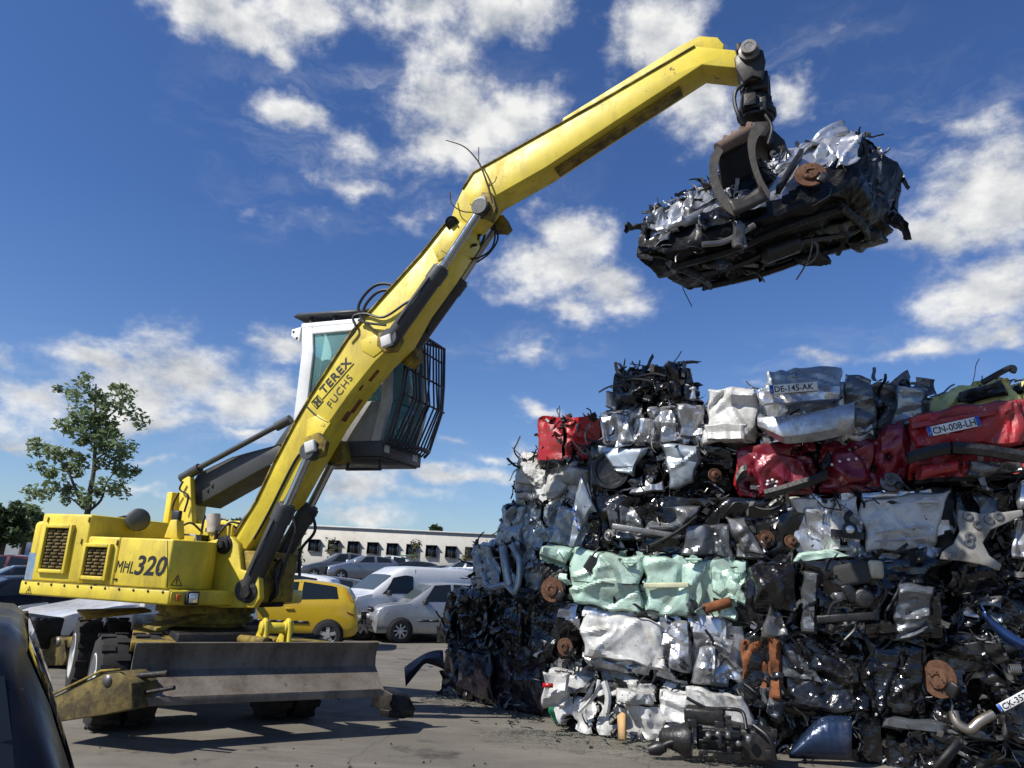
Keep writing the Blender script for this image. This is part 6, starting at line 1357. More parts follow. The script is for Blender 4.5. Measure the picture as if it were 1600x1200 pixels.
# ------------------------------------------------------------------ cars
def carpaint(n, c, metal=.3, rough=.25, dirt=.1): return mat(n, c, rough, metal, min(dirt, .1), (.14,.12,.10), 2, 0, 10, .5, .6, var=.04)
CP_ = dict(yellow=carpaint('car_yellow', (.52,.34,.012), 0, .3, .25), white=carpaint('van_white', (.62,.62,.61), 0), silver=carpaint('car_silver', (.36,.37,.38), .5, .3),
           grey=carpaint('car_grey', (.10,.105,.115), .4), black=carpaint('car_black', (.010,.011,.013), .1, .12), maroon=carpaint('car_maroon', (.09,.01,.015), .2), darkblue=mat('car_dark_blue', (.005,.006,.010), .28, .0, .1, spec=.3, coat=.0),
           bluegrey=carpaint('car_blue_grey', (.20,.22,.26), .5), green=carpaint('car_green', (.10,.22,.14), .1))
def make_car(label, cat, loc, heading, L_, W_, st, color, wheels, wr=.31, windows=(), screens=(), sg='windscreen', name='parked_car', trim=None, doors=(), handles=(), nowheel=False, rimstyle=5, group=None, mirror=None, lights=(), moulding=None, gl='carglass', extra=None):
    """st: stations from the front (x=0) to the rear: (x, zbottom, zbelt, ztop, halfwidth, halfwidth at roof)"""
    hx = A(math.cos(heading), math.sin(heading), 0); hy = A(-math.sin(heading), math.cos(heading), 0); o = np.asarray(loc, float)
    def Wp(x, y, z): return o + hx*(L_/2-x) + hy*y + UP*z
    root = thing(name, label, cat, loc, group)
    st = np.array(st, float); xs = st[:, 0]
    # refine stations
    xf = np.unique(np.concatenate([xs]+[np.linspace(a, b_, 4) for a, b_ in zip(xs, xs[1:])]))
    sf = np.array([[np.interp(x, xs, st[:, k]) for k in range(1, 6)] for x in xf])
    def ring(s):
        zb, zl, zt_, hw, ht = s; g = max(zt_-zl, .015)
        return [(hw*.88, zb), (hw*.965, zb+.07), (hw*.995, zb+.20), (hw, zb+(zl-zb)*.55), (hw*.985, zb+(zl-zb)*.85), (hw*.955, zl), (hw*.955+(ht-hw*.955)*.55, zl+g*.55), (ht, zl+g*.88), (ht*.90, zl+g*.97), (ht*.5, zl+g), (0, zl+g*1.01)]
    rows = []
    for x, s in zip(xf, sf):
        rg = ring(s); rows.append([Wp(x, y, z) for y, z in rg]+[Wp(x, -y, z) for y, z in rg[::-1][1:]]+[Wp(x, rg[0][0], rg[0][1])])
    mb = MB(); arr = np.array(rows); mb.grid(arr)
    mb.add(arr[0][:-1], [list(range(arr.shape[1]-1))]); mb.add(arr[-1][:-1], [list(range(arr.shape[1]-1))[::-1]])
    body = build(mb, 'car_body', color, root, smooth=38)
    def surf(x, t, side, off=.006):   # t 0 belt .. 1 roof edge
        s = [np.interp(x, xs, st[:, k]) for k in range(1, 6)]; rg = ring(s)
        if t <= .55: y = rg[5][0]+(rg[6][0]-rg[5][0])*t/.55; z = rg[5][1]+(rg[6][1]-rg[5][1])*t/.55
        else: y = rg[6][0]+(rg[7][0]-rg[6][0])*(t-.55)/.33; z = rg[6][1]+(rg[7][1]-rg[6][1])*(t-.55)/.33
        return Wp(x, side*(y+off), z)
    def low(x, z, side, off=.006):
        s = [np.interp(x, xs, st[:, k]) for k in range(1, 6)]; rg = ring(s); zz = [q[1] for q in rg[:6]]; yy = [q[0] for q in rg[:6]]
        return Wp(x, side*(np.interp(z, zz, yy)+off), z)
    for poly in windows:
        for side in (-1, 1):
            q = MB(); n = 8; A0, A1, B1, B0 = poly   # bottom-front, bottom-rear, top-rear, top-front as (x, t)
            g_ = np.array([[surf(*(np.array(A0)*(1-u)*(1-v)+np.array(A1)*u*(1-v)+np.array(B1)*u*v+np.array(B0)*(1-u)*v), side) for u in np.linspace(0, 1, n)] for v in np.linspace(0, 1, 5)])
            q.grid(g_ if side > 0 else g_[::-1]); build(q, 'window', M[gl], root, smooth=60)
    for (xa, xb, k) in screens:
        q = MB(); g_ = []
        for u in np.linspace(.08, .92, 7):
            x = xa+(xb-xa)*u; s = [np.interp(x, xs, st[:, i]) for i in range(1, 6)]; zt_ = s[1]+max(s[2]-s[1], .015)
            yw = min(s[4], s[3]*.93)*k; nrm = .010
            g_.append([Wp(x, y, zt_+ nrm - .03*max(0, abs(y)/yw-.5)) for y in np.linspace(-yw, yw, 9)])
        q.grid(np.array(g_)); build(q, 'windscreen', M[sg], root, smooth=60)
    for x in wheels:
        for side in (-1, 1):
            hw = np.interp(x, xs, st[:, 4]); q = MB(); c = Wp(x, side*(hw+.004), wr)
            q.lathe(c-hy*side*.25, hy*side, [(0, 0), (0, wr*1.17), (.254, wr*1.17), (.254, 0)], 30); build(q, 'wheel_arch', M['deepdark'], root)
            if nowheel: continue
            q = MB(); c2 = Wp(x, side*(hw-.16), wr); q.lathe(c2, hy*side, [(0, wr*.6), (0, wr*.93), (.03, wr), (.15, wr), (.185, wr*.94), (.19, wr*.68), (.17, wr*.6)], 32); wo_ = build(q, 'wheel', M['rubber_clean'], root, smooth=40)
            q = MB(); q.lathe(c2+hy*side*.10, hy*side, [(0, 0), (0, wr*.62), (.075, wr*.69), (.085, wr*.67), (.07, wr*.60), (.03, wr*.58), (.03, 0)], 28)
            for i in range(rimstyle):
                t = 2*math.pi*i/rimstyle; rd = UP*math.cos(t)+hx*math.sin(t); tg = np.cross(hy, rd); q.box(c2+hy*side*.155+rd*wr*.34, (.03, wr*.60, wr*(.26 if rimstyle < 7 else .14)), (hy, rd, tg))
            q.cyl(c2+hy*side*.14, c2+hy*side*.18, wr*.2, n=14); build(q, 'rim', M['alloy'], wo_, smooth=40)
    for poly in doors:
        for side in (-1, 1):
            q = MB(); q.tube([low(x, z, side, .001) if t is None else surf(x, t, side, .001) for x, z, t in poly], .006, 4); build(q, 'door_seam', M['deepdark'], root)
    for (x, z) in handles:
        for side in (-1, 1):
            q = MB(); c = low(x, z, side, .015); q.box(c, (.18, .03, .04), (hx, hy, UP)); build(q, 'door_handle', color, root, bevel=.01)
    if mirror:
        for side in (-1, 1):
            q = MB(); c = surf(mirror[0], .12, side, .10); q.box(c, (.10, .18, .14), (hx, hy, UP)); q.bar(surf(mirror[0], .02, side, 0), c, .05, .05); build(q, 'wing_mirror', mirror[1], root, bevel=.03)
    if moulding:
        xa, xb, z = moulding
        for side in (-1, 1):
            q = MB(); n = 6
            for i in range(n):
                x0, x1 = xa+(xb-xa)*i/n, xa+(xb-xa)*(i+1)/n; q.bar(low(x0, z, side, .006), low(x1, z, side, .006), .02, .055)
            build(q, 'side_moulding', M['black'], root)
    def face(x, y, z, w_, h_, name_, m, d=.05, front=True, bevel=.015, tilt=0.0):
        q = MB(); ax = (hx*(math.cos(tilt))+UP*math.sin(tilt), hy, UP*math.cos(tilt)-hx*math.sin(tilt)); q.box(Wp(x, y, z), (d, w_, h_), ax); return build(q, name_, m, root, bevel=bevel)
    root_api = dict(root=root, Wp=Wp, low=low, surf=surf, face=face, hx=hx, hy=hy, body=body)
    return root_api
ng = 'cars parked in the yard'
# yellow hatch: front to the left, seen from its right rear side
gy0, gy1 = G(525, 1010), G(345, 1000)
def hatch_st(L_=3.84, h=1.48, w=.84, hood=.92, belt=.98):
    return [(0, .35, .55, .57, w*.72, w*.5), (.12, .24, .70, .72, w*.88, w*.7), (.45, .22, .82, .84, w*.98, w*.8), (1.05, .22, hood, hood+.02, w, w*.82), (1.22, .22, belt-.02, belt+.03, w, w*.80),
            (1.95, .22, belt, h-.04, w, w*.70), (2.5, .22, belt+.02, h, w, w*.70), (3.2, .22, belt+.05, h-.05, w, w*.68), (3.5, .24, belt+.06, h-.13, w*.98, w*.66), (3.72, .28, belt, belt+.10, w*.95, w*.74), (3.80, .32, .80, .82, w*.93, w*.7), (3.84, .40, .62, .64, w*.86, w*.6)]
yc = G(532, 1013)+A(-1.62, .30, 0); hd = math.pi+R(6)
yl = make_car('yellow three door hatchback parked behind the dozer blade', 'car', A(yc[0], yc[1], 0), math.pi+R(7), 3.84, 1.68, hatch_st(), CP_['yellow'], (.72, 3.2), .30,
     windows=[((1.5,.10),(2.42,.10),(2.42,.92),(2.0,.92)), ((2.52,.10),(3.36,.16),(3.28,.84),(2.52,.92))], screens=[(1.22,1.95,.9),(3.5,3.74,.85)], doors=[[(2.47,.3,None),(2.47,.95,None),(2.47,0,.1),(2.47,0,.95)], [(1.35,.3,None),(1.30,.7,None),(1.35,.97,None)]],
     handles=[(2.30,.84)], mirror=(1.5, CP_['yellow']), moulding=(1.35,2.75,.56), group=ng)
for s_ in (-1, 1):
    q = MB(); q.hexa([yl['low'](3.58,.80,s_,.012), yl['low'](3.74,.74,s_,.012), yl['surf'](3.66,.3,s_,.012), yl['surf'](3.52,.72,s_,.012), yl['low'](3.58,.80,s_,-.05), yl['low'](3.74,.74,s_,-.05), yl['surf'](3.66,.3,s_,-.05), yl['surf'](3.52,.72,s_,-.05)]); build(q, 'tail_lamp', M['lampred'], yl['root'])
# silver hatch facing left front
pc = G(690, 1003)
def panda_st():
    h, w, b_ = 1.54, .80, .98
    return [(0, .32, .60, .62, w*.80, w*.6), (.07, .22, .74, .76, w*.92, w*.75), (.25, .22, .88, .90, w*.98, w*.82), (.85, .22, .97, .99, w, w*.84), (.98, .22, 1.0, 1.04, w, w*.84), (1.55, .22, b_+.02, h-.05, w, w*.74), (2.1, .22, b_+.03, h, w, w*.75), (3.2, .22, b_+.06, h-.02, w, w*.73), (3.42, .24, b_+.05, h-.25, w*.97, w*.75), (3.54, .35, .8, .82, w*.9, w*.7)]
pa = make_car('silver compact hatchback facing left beside the white van and the pile', 'car', A(pc[0]-.35, pc[1]+.3, 0), math.pi+R(24), 3.54, 1.60, panda_st(), CP_['silver'], (.68, 2.98), .29,
     windows=[((1.22,.08),(2.05,.08),(2.05,.92),(1.6,.92)), ((2.13,.08),(3.1,.10),(3.0,.9),(2.13,.92))], screens=[(.98,1.55,.93)], doors=[[(2.09,.3,None),(2.09,.95,None)], [(1.12,.3,None),(1.08,.9,None)]], handles=[(1.95,.84)], mirror=(1.3, M['black']), moulding=(1.15,3.0,.55), rimstyle=8, group=ng)
fa_ = pa['face']
for s_ in (-1, 1):
    q = MB(); q.hexa([pa['Wp'](.075,s_*.70,.70), pa['Wp'](.30,s_*.79,.72), pa['Wp'](.32,s_*.76,.88), pa['Wp'](.12,s_*.62,.84), pa['Wp'](.04,s_*.42,.70), pa['Wp'](.3,s_*.5,.70), pa['Wp'](.3,s_*.5,.86), pa['Wp'](.10,s_*.42,.83)]); build(q, 'headlight', M['lamp'], pa['root'], bevel=.01)
fa_(.03, 0, .79, .66, .10, 'grille', M['bits_dark'], .06); fa_(.0, 0, .79, .62, .018, 'grille_bar', M['alloy'], .05, bevel=.004); fa_(.0, 0, .46, .95, .13, 'air_intake', M['deepdark'], .06); fa_(-.005, 0, .36, 1.2, .05, 'bumper_strip', M['black'], .06)
q = MB(); q.box(pa['Wp'](-.02, .02, .60), (.012, .50, .11), (pa['hx'], pa['hy'], UP)); po = build(q, 'number_plate', M['plate'], pa['root'])
q = MB(); put_text(q, 'FB-168-VF', pa['Wp'](-.03, .20, .57), pa['Wp'](-.03, -.18, .57), UP, pa['hx'], .065, 0, .01, lift=.003); build(q, 'lettering', M['blackpaint'], po)
q = MB(); q.box(pa['Wp'](-.028, .25, .60), (.004, .04, .10), (pa['hx'], pa['hy'], UP)); build(q, 'plate_band', M['euro'], po)
# white van
vc = G(655, 985)
def van_st():
    h, w, b_ = 1.93, .87, 1.10
    return [(0, .34, .62, .64, w*.78, w*.6), (.10, .24, .82, .84, w*.93, w*.75), (.35, .22, 1.02, 1.04, w*.99, w*.82), (.85, .22, 1.14, 1.16, w, w*.84), (1.0, .22, 1.16, 1.22, w, w*.84), (1.62, .22, 1.15, h-.22, w, w*.76), (2.0, .22, 1.15, h-.03, w, w*.78), (2.4, .22, 1.15, h, w, w*.80), (4.1, .22, 1.15, h, w, w*.80), (4.25, .26, 1.15, h-.04, w*.98, w*.8), (4.28, .34, 1.1, h-.15, w*.96, w*.78)]
va = make_car('white high roof delivery van parked between the yellow and silver hatchbacks', 'van', A(-3.0, 22.6, 0), math.pi+R(36), 4.28, 1.78, van_st(), CP_['white'], (.78, 3.45), .32,
     windows=[((1.25,.05),(2.22,.05),(2.22,.66),(1.62,.80))], screens=[(1.0,1.62,.95)], doors=[[(2.3,.3,None),(2.3,1.1,None),(2.3,0,.9)], [(1.15,.3,None),(1.12,1.1,None)]], handles=[(2.15,.98)], mirror=(1.42, M['black']), moulding=(1.2,3.0,.62), name='delivery_van', group=ng)
for s_ in (-1, 1): va['face'](.10, s_*.62, .80, .3, .22, 'headlight', M['lamp'], .16)
va['face'](.0, 0, .62, 1.1, .12, 'grille', M['bits_dark'], .06)
q = MB(); q.hexa([va['low'](.2,.30,1,.012), va['low'](1.2,.30,1,.012), va['low'](1.2,.62,1,.012), va['low'](.3,.72,1,.012), va['low'](.2,.30,1,-.02), va['low'](1.2,.30,1,-.02), va['low'](1.2,.62,1,-.02), va['low'](.3,.72,1,-.02)]); build(q, 'wing_cladding', M['bits_dark'], va['root'])
va['face'](.03, 0, .40, 1.5, .22, 'bumper', M['bits_dark'], .10)
q = MB(); q.tube([va['Wp'](2.2, .5, 2.0), va['Wp'](2.28, .5, 2.2)], .008, 5); build(q, 'aerial', M['black'], va['root'])
# silver saloon tail with red lamp, left of the yellow hatch
sc = G(388, 1000); 
sa = make_car('silver car with a red tail lamp standing behind the slewing ring', 'car', A(P(411, 960, 19.8)[0]-2.05, 19.8, 0), math.pi+R(2), 4.2, 1.72, [(x*1.09, a, b_, c, d, e) for x, a, b_, c, d, e in hatch_st(h=1.40, w=.86)], CP_['silver'], (.8, 3.4), .31, windows=[((1.6,.1),(2.6,.1),(2.6,.9),(2.2,.9))], screens=[(1.33,2.12,.9)], group=ng)
for s_ in (-1, 1): sa['face'](4.12, s_*.68, .86, .40, .19, 'tail_lamp', M['lampred'], .22, bevel=.04)
# background roofs: dark cars behind
def simple(label, px, py, Y, head, colr, L_=4.1, h=1.45, w=.85, zoff=0, name='parked_car', **k):
    p = P(px, py, Y); return make_car(label, 'car', A(p[0], Y, zoff), head, L_, w*2, [(x*L_/3.84, a, b_, c, d, e) for x, a, b_, c, d, e in hatch_st(h=h, w=w)], CP_[colr], (.75*L_/3.84, 3.2*L_/3.84), .31, windows=[((1.6,.1),(2.55,.1),(2.55,.92),(2.1,.92)), ((2.65,.1),(3.4,.14),(3.35,.84),(2.65,.92))], screens=[(1.3,2.08,.9)], group=ng, name=name, **k)
simple('dark grey car with only its roof showing behind the yellow hatchback', 490, 910, 25.5, math.pi+R(5), 'grey', h=1.52)
simple('white roofed car behind the boom cylinders, left of the yellow hatchback', 440, 905, 24.5, math.pi-R(4), 'white', h=1.58)
# raised bank with wrecks
bk = MB(); bk.box((-5, 48, .56), (34, 13.5, 1.1)); o = build(bk, 'raised_bank', mat('bank_concrete', (.16,.15,.135), .9, 0, .5), None, (-5, 48, 0), bevel=.05); setp(o, kind='structure')
def raised(label, px, Y, head, colr, L_, h, w=.88, van=False, **k):
    p = P(px, 900, Y)
    st_ = [(x*L_/3.84, a, b_, c, d, e) for x, a, b_, c, d, e in hatch_st(h=h, w=w, hood=1.0, belt=1.05)]
    return make_car(label, 'car', A(p[0], Y, 1.11), head, L_, w*2, st_, CP_[colr], (.75*L_/3.84, 3.2*L_/3.84), .32, windows=[((1.6*L_/3.84,.1),(2.45*L_/3.84,.1),(2.45*L_/3.84,.92),(2.05*L_/3.84,.92)), ((2.6*L_/3.84,.1),(3.4*L_/3.84,.14),(3.3*L_/3.84,.84),(2.6*L_/3.84,.92))], screens=[(1.22*L_/3.84,1.95*L_/3.84,.9)], name='wrecked_car', **k)
r1 = raised('dark people carrier stripped of its front, raised behind the silver wreck', 522, 48.0, math.pi+R(20), 'grey', 4.4, 1.62, nowheel=False)
r1['face'](.0, 0, .65, 1.5, .6, 'engine_bay', M['guts'], .3, bevel=.05)
r2 = raised('silver wrecked hatchback without its front bumper, raised on the bank', 562, 44.0, math.pi+R(24), 'bluegrey', 4.1, 1.48)
r2['face'](.02, 0, .55, 1.4, .45, 'engine_bay', M['guts'], .2, bevel=.05)
q = MB(); q.box(r2['Wp'](1.5, -.98, 1.13), (.12, .2, .14), (r2['hx'], r2['hy'], UP)); q.box(r2['Wp'](1.5, .98, 1.13), (.12, .2, .14), (r2['hx'], r2['hy'], UP)); build(q, 'wing_mirror', M['plate'], r2['root'], bevel=.03)
r3 = raised('white and green car with its tailgate up, behind the raised silver wreck', 596, 50.5, R(185), 'white', 4.0, 1.66)
q = MB(); q.hexa([r3['Wp'](3.1,-.7,1.66), r3['Wp'](3.1,.7,1.66), r3['Wp'](4.2,.7,1.80), r3['Wp'](4.2,-.7,1.80), r3['Wp'](3.1,-.7,1.71), r3['Wp'](3.1,.7,1.71), r3['Wp'](4.2,.7,1.85), r3['Wp'](4.2,-.7,1.85)]); build(q, 'tailgate', CP_['green'], r3['root'])
raised('black low car on the bank, right of the silver wreck', 636, 49.0, math.pi+R(3), 'black', 4.2, 1.38)
raised('black saloon on the bank near the left edge of the pile', 690, 48.5, math.pi, 'black', 4.4, 1.22)
raised('blue grey car with a pale windscreen beside the shredded crushed car', 722, 46.0, R(150), 'bluegrey', 4.2, 1.46)
# left background
wl = G(60, 1010)
wc = make_car('white car with its front end torn off, half hidden by the yellow machine', 'car', A(-6.87, 15.2, 0), math.pi+R(55), 4.3, 1.78, [(x*1.12, a, b_, c, d, e) for x, a, b_, c, d, e in hatch_st(h=1.44, w=.88, hood=.94, belt=.98)], CP_['white'], (.82, 3.5), .32,
     windows=[((1.62,.1),(2.7,.1),(2.7,.92),(2.2,.92)), ((2.8,.1),(3.7,.14),(3.6,.84),(2.8,.92))], screens=[(1.38,2.18,.92)], mirror=(1.68, CP_['white']), name='wrecked_car')
wc['face'](.16, 0, .52, 1.66, .50, 'engine_bay', M['guts'], .5, bevel=.06)
b = MB(); rr = random.Random(12)
for i in range(24):
    p = wc['Wp'](rr.uniform(-.12, .05), rr.uniform(-.8, .8), rr.uniform(.3, .72)); b.box(p, (rr.uniform(.05,.2), rr.uniform(.06,.3), rr.uniform(.04,.14)), (wc['hx'], wc['hy'], UP))
setp(build(b, 'radiator_parts', M['bits_metal'], wc['root'], bevel=.01), kind='stuff')
b = MB(); b.hexa([wc['Wp'](.1,-.86,.55), wc['Wp'](.8,-.90,.60), wc['Wp'](.85,-.84,.92), wc['Wp'](.35,-.80,.86), wc['Wp'](.1,-.80,.55), wc['Wp'](.8,-.84,.60), wc['Wp'](.85,-.78,.92), wc['Wp'](.35,-.74,.86)]); build(b, 'loose_wing', CP_['silver'], wc['root'], bevel=.02)
simple('black car behind the white wreck at the left edge', 8, 930, 19.5, math.pi+R(40), 'black', h=1.50)
simple('dark blue estate at the left edge, nearest behind the foreground car', -10, 950, 15.0, math.pi+R(50), 'darkblue', h=1.36)
simple('maroon car with only its roof showing at the left edge', -5, 890, 26, math.pi+R(10), 'maroon', h=1.72, w=.95)
simple('black car in the shade under the yellow counterweight', 205, 940, 17.5, math.pi+R(10), 'black', h=1.42)
simple('grey car in the row behind the slewing ring', 300, 940, 20.5, math.pi-R(3), 'grey', h=1.36)
# foreground car, its rear corner in the bottom left
def suv_st():
    h, w, b_ = 1.60, .90, 1.02
    return [(0, .35, .62, .64, w*.8, w*.6), (.4, .25, .95, .97, w*.97, w*.8), (1.2, .25, 1.04, 1.06, w, w*.82), (2.0, .25, b_, h-.05, w, w*.70), (2.7, .25, b_, h, w, w*.72), (3.65, .25, b_+.03, h-.03, w, w*.70), (3.88, .25, b_+.03, h-.12, w*.995, w*.70), (4.08, .25, b_+.02, h-.33, w*.98, w*.78), (4.22, .28, b_+.0, b_+.06, w*.96, w*.84), (4.32, .30, .86, .88, w*.94, w*.8), (4.38, .40, .70, .72, w*.88, w*.7)]
q0 = P(98, 1150, 3.0)
fs = make_car('glossy dark blue black car in the near left corner, only its rear pillar showing', 'car', A(-2.95, 3.71, -.05), R(122), 4.38, 1.8, suv_st(), CP_['darkblue'], (.8, 3.5), .33,
     windows=[((1.9,.1),(2.75,.1),(2.75,.92),(2.2,.92)), ((2.85,.1),(3.86,.08),(3.70,.86),(2.85,.92))], screens=[(3.9,4.2,.9)], sg='carglass', doors=[[(2.8,.3,None),(2.8,1.0,None)]], handles=[(3.6,.9)])
# ------------------------------------------------------------------ white office building
bt = P(485, 822, 85)[2]; bx0 = P(470, 860, 85)[0]; bx1 = P(1050, 860, 85)[0]
bd = thing('office_building', 'long low white building with a row of small square windows behind the parked cars', 'building', ((bx0+bx1)/2, 90, 0))
wallm = mat('white_render', (.40,.385,.345), .85, 0, .35, (.26,.235,.20), .12, 0, 10, var=.05, streak=True)
b = MB(); b.box(((bx0+bx1)/2, 91, bt/2), (bx1-bx0, 12, bt)); build(b, 'wall', wallm, bd)
b = MB(); b.box(((bx0+bx1)/2, 91, bt+.06), (bx1-bx0+.3, 12.3, .16)); build(b, 'roof_edge', mat('roof_cap', (.42,.42,.42), .6), bd)
wx = 483.0
for i in range(14):
    px = wx+30.6*i; 
    t0 = P(px+8, 843.5+(px-483)*.0500, 85); x0 = P(px, 850, 85)[0]; x1 = P(px+16, 850, 85)[0]; zt_ = t0[2]; hh = 1.2
    b = MB(); b.box(((x0+x1)/2, 84.96, zt_-hh/2), (x1-x0, .10, hh)); wo_ = build(b, 'window', M['carglass'], bd)
    b = MB(); b.box(((x0+x1)/2, 84.82, zt_+.04), (x1-x0+.12, .36, .05)); b.box((x0-.03, 84.9, zt_-hh/2), (.05, .2, hh)); b.box((x1+.03, 84.9, zt_-hh/2), (.05, .2, hh)); b.box(((x0+x1)/2, 84.88, zt_-hh-.03), (x1-x0+.12, .2, .06)); b.box(((x0+x1)/2+.1, 84.895, zt_-hh/2), (.05, .03, hh)); build(b, 'window_frame', mat('window_frame', (.10,.10,.10), .5) if i == 0 else bpy.data.materials['window_frame'], wo_)
b = MB(); q = P(458, 878, 84.9); b.box((q[0], 84.9, 1.1), (1.3, .12, 2.2)); build(b, 'door', M['carglass'], bd)
# corrugated shed at the far left
sh = thing('corrugated_shed', 'pale grey corrugated metal shed at the far left behind the parked cars', 'shed', P(15, 880, 60)*A(1,1,0))
b = MB(); x0, x1 = P(-120, 870, 60)[0], P(34, 870, 60)[0]; zt_ = P(20, 846, 60)[2]; n = 70; rows = []
for i in range(n*2+1):
    x = x0+(x1-x0)*i/(n*2); rows.append([A(x, 60+(.06 if i % 2 else 0), 0), A(x, 60+(.06 if i % 2 else 0), zt_)])
b.grid(np.array(rows)); b.box(((x0+x1)/2, 63, zt_/2), (x1-x0, 5.8, zt_)); build(b, 'wall', mat('corrugated_sheet', (.42,.44,.46), .45, .3, .2), sh)
# ------------------------------------------------------------------ trees
leafm = {}
def leafmat(n, c, tr=.35):
    m = bpy.data.materials.new(n); m.use_nodes = True; nt = m.node_tree; N = nt.nodes; L = nt.links; p = N['Principled BSDF']
    oi = N.new('ShaderNodeTexCoord'); nz = N.new('ShaderNodeTexNoise'); nz.inputs['Scale'].default_value = 1.3; nz.inputs['Detail'].default_value = 6; L.new(oi.outputs['Object'], nz.inputs['Vector'])
    mx = N.new('ShaderNodeMix'); mx.data_type = 'RGBA'; L.new(nz.outputs[0], mx.inputs[0]); mx.inputs[6].default_value = (c[0]*.55, c[1]*.6, c[2]*.6, 1); mx.inputs[7].default_value = (c[0]*1.5, c[1]*1.35, c[2]*1.3, 1)
    L.new(mx.outputs[2], p.inputs['Base Color']); p.inputs['Roughness'].default_value = .55; p.inputs['Specular IOR Level'].default_value = .3
    t = N.new('ShaderNodeBsdfTranslucent'); L.new(mx.outputs[2], t.inputs['Color']); ms = N.new('ShaderNodeMixShader'); ms.inputs[0].default_value = tr
    L.new(p.outputs[0], ms.inputs[1]); L.new(t.outputs[0], ms.inputs[2]); L.new(ms.outputs[0], N['Material Output'].inputs[0]); return m
M['leaf_a'] = leafmat('grey_green_leaves', (.18,.245,.115), .5); M['leaf_b'] = leafmat('dark_green_leaves', (.06,.095,.035)); M['leaf_c'] = leafmat('pale_leaves', (.12,.13,.06))
M['bark'] = mat('tree_bark', (.07,.055,.04), .9, 0, .3, bump=.4, bscale=20)
def leaves(mb, cs, rs, n, size, rr, flat=.8):
    for c, r_ in zip(cs, rs):
        for i in range(n):
            d = unit(A(rr.gauss(0,1), rr.gauss(0,1), rr.gauss(0,1)))*r_*(rr.random()**.45); d[2] *= flat
            p = c+d; u = unit(A(rr.gauss(0,1), rr.gauss(0,1), rr.gauss(0,.6))); v = unit(np.cross(u, A(rr.gauss(0,1), rr.gauss(0,1), rr.gauss(0,1)))); s = size*rr.uniform(.6, 1.3)
            mb.add([p-u*s, p+v*s*.42, p+u*s, p-v*s*.42], [(0,1,2,3)])
def tree_px(name, label, base, limbs, clumps, Y, leaf, n, size, seed, flat=.9, trunk_r=.12, zbase=0):
    """limbs: polylines in px with start radius; clumps (px,py,r in metres)"""
    b0 = P(*base, Y); root = thing(name, label, 'tree', A(b0[0], Y, zbase)); rr = random.Random(seed)
    t = MB()
    for pts, r0, r1 in limbs:
        q = [P(x, y, Y)+A(0, dy, 0) for x, y, dy in pts]
        if pts is limbs[0][0]: q = [A(q[0][0]-.05, Y, zbase)]+q
        k = catmull(q, 4); t.tube(k, np.linspace(r0, r1, len(k)), 7)
    build(t, 'trunk', M['bark'], root, smooth=60)
    l = MB(); cs = [P(x, y, Y)+A(0, rr.gauss(0, .5), 0) for x, y, r_ in clumps]; leaves(l, cs, [c[2] for c in clumps], n, size, rr, flat); build(l, 'crown', M[leaf], root); return root
rr = random.Random(21)
cl = []
def fillc(x0, y0, x1, y1, n, r0, r1):
    for i in range(n):
        t = (i+.5)/n; cl.append((x0+(x1-x0)*t+rr.uniform(-5, 5), y0+(y1-y0)*t+rr.uniform(-5, 5), rr.uniform(r0, r1)))
for seg in ((146,592,140,640,4), (120,612,112,630,3), (180,605,198,625,4), (150,620,185,640,5), (110,640,175,660,5), (90,662,118,676,3), (125,670,170,680,5), (195,645,202,652,2), (120,690,175,700,5), (55,695,80,706,4), (78,702,95,715,3), (105,700,130,720,3), (150,705,202,712,4), (60,735,100,745,5), (100,720,125,745,4), (50,770,90,772,4), (70,760,110,770,4), (150,720,190,740,5), (160,750,185,770,4), (185,690,205,700,2), (130,640,160,700,5), (192,745,207,730,2), (140,765,155,785,3), (125,655,145,668,4), (160,650,180,690,5)):
    fillc(*seg, .22, .52)
tree_px('young_tree', 'tall slim tree with open grey green crown standing left behind the machine', (137, 800),
        [([(137,800,0),(140,770,0),(146,740,0),(147,690,.1),(149,640,0),(150,600,0)], .14, .03), ([(137,800,0),(152,780,.3),(160,755,.3),(172,735,.4)], .07, .02), ([(130,795,0),(120,755,-.3),(105,725,-.3),(82,705,-.4)], .07, .02), ([(128,793,0),(110,780,.2),(95,772,.2)], .045, .015), ([(146,720,0),(170,700,.3),(195,690,.3)], .04, .012), ([(147,700,0),(125,665,-.3),(110,640,-.3)], .04, .012), ([(148,660,0),(172,640,.4),(190,620,.4)], .04, .012), ([(158,768,.2),(180,766,.2),(200,767,.2),(196,760,.2)], .03, .01), ([(146,740,0),(170,720,-.3),(195,715,-.4)], .035, .01)], cl, 32, 'leaf_a', 46, .135, 5)
def clump_tree(name, label, px, ptop, pbot, wpx, Y, leaf, n, size, seed):
    c = P(px, (ptop+pbot)/2, Y); hz_ = P(px, ptop, Y)[2]-P(px, pbot, Y)[2]; wx_ = wpx/F_*Y; root = thing(name, label, 'tree', A(c[0], Y, 0)); rr = random.Random(seed)
    t = MB(); t.tube([A(c[0], Y, 0), A(c[0]+.1, Y, c[2]-hz_*.2), A(c[0], Y+.1, c[2]+hz_*.3)], [.22, .16, .05], 8); 
    cs = []; rs = []
    for i in range(34):
        d = unit(A(rr.gauss(0,1), rr.gauss(0,1), rr.gauss(0,1)))*rr.random()**.4; cs.append(c+d*A(wx_/2, wx_/2, hz_/2)*.85); rs.append(rr.uniform(.12, .26)*max(hz_, wx_*.7)*.6)
    for c_ in cs[::4]: t.tube([A(c[0], Y, c[2]-hz_*.25), (c_+c)/2, c_], [.09, .05, .02], 5)
    build(t, 'trunk', M['bark'], root, smooth=60); l = MB(); leaves(l, cs, rs, n, size, rr, .85); build(l, 'crown', M[leaf], root)
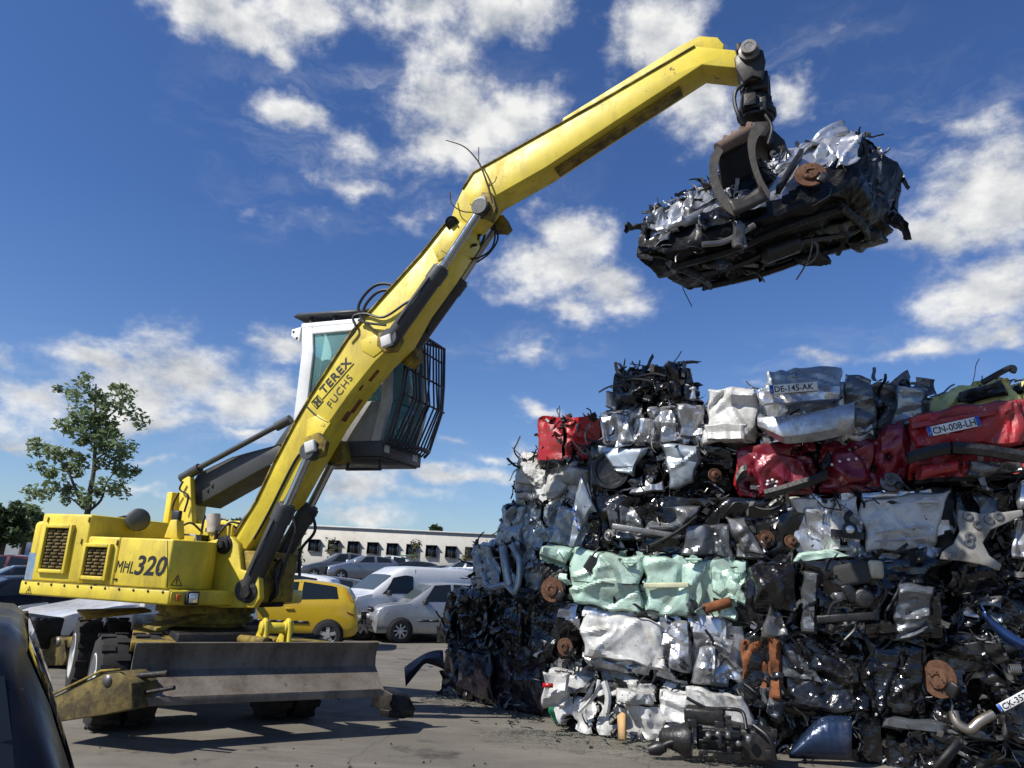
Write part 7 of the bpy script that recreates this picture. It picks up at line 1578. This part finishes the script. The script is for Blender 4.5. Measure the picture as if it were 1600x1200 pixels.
clump_tree('leafy_tree', 'dense dark green tree at the far left edge', 8, 778, 870, 60, 48, 'leaf_b', 60, .26, 31)
clump_tree('leafy_tree', 'greyish green rounded tree right of the dense dark tree at the left', 42, 782, 850, 46, 52, 'leaf_a', 45, .22, 32)
clump_tree('leafy_tree', 'green tree seen between the boom and the lift arm', 372, 796, 900, 50, 55, 'leaf_b', 55, .26, 33)
clump_tree('leafy_tree', 'olive tree seen between the two lift cylinders', 432, 835, 930, 62, 50, 'leaf_c', 60, .26, 34)
clump_tree('leafy_tree', 'dark green tree top left of the white building', 455, 822, 890, 40, 95, 'leaf_b', 50, .4, 35)
clump_tree('leafy_tree', 'round tree top showing above the white roof', 680, 818, 850, 20, 115, 'leaf_b', 40, .42, 36)
clump_tree('leafy_tree', 'low tree top just above the engine hood', 265, 805, 880, 40, 60, 'leaf_b', 40, .26, 37)
for i, (px, pt, pb, wd, lb) in enumerate(((518, 850, 885, 26, 'thin pale sapling in front of the white wall above the dark people carrier'), (648, 845, 885, 18, 'thin pale sapling in front of the white wall above the van roof'), (728, 850, 892, 14, 'thin pale sapling close to the shredded crushed car'), (468, 850, 892, 22, 'thin pale sapling at the left corner of the white building'))):
    c = P(px, (pt+pb)/2, 76); root = thing('sapling', lb, 'tree', A(c[0], 76, 0)); rq = random.Random(50+i); hz_ = (pb-pt)/F_*76
    t = MB(); t.tube([A(c[0], 76, 0), A(c[0], 76, c[2]+hz_*.4)], [.05, .02], 5); build(t, 'trunk', M['bark'], root)
    l = MB(); leaves(l, [c+A(rq.gauss(0, wd/F_*76*.22), rq.gauss(0, .4), rq.gauss(0, hz_*.28)) for k in range(14)], [.35]*14, 14, .16, rq); build(l, 'crown', M['leaf_c'], root)
# boundary strip of far hedge left and right so the horizon is closed
b = MB(); rr = random.Random(77)
for i in range(150):
    x = rr.uniform(-150, 150); y = rr.uniform(118, 132); h = rr.uniform(2, 5.0)
    leaves(b, [A(x, y, h*.5)], [h*.7], 26, .75, rr, 1.0)
o = build(b, 'distant_trees', M['leaf_b'], None, (0, 125, 0)); setp(o, 'far band of dark green trees along the horizon', 'trees', kind='stuff')
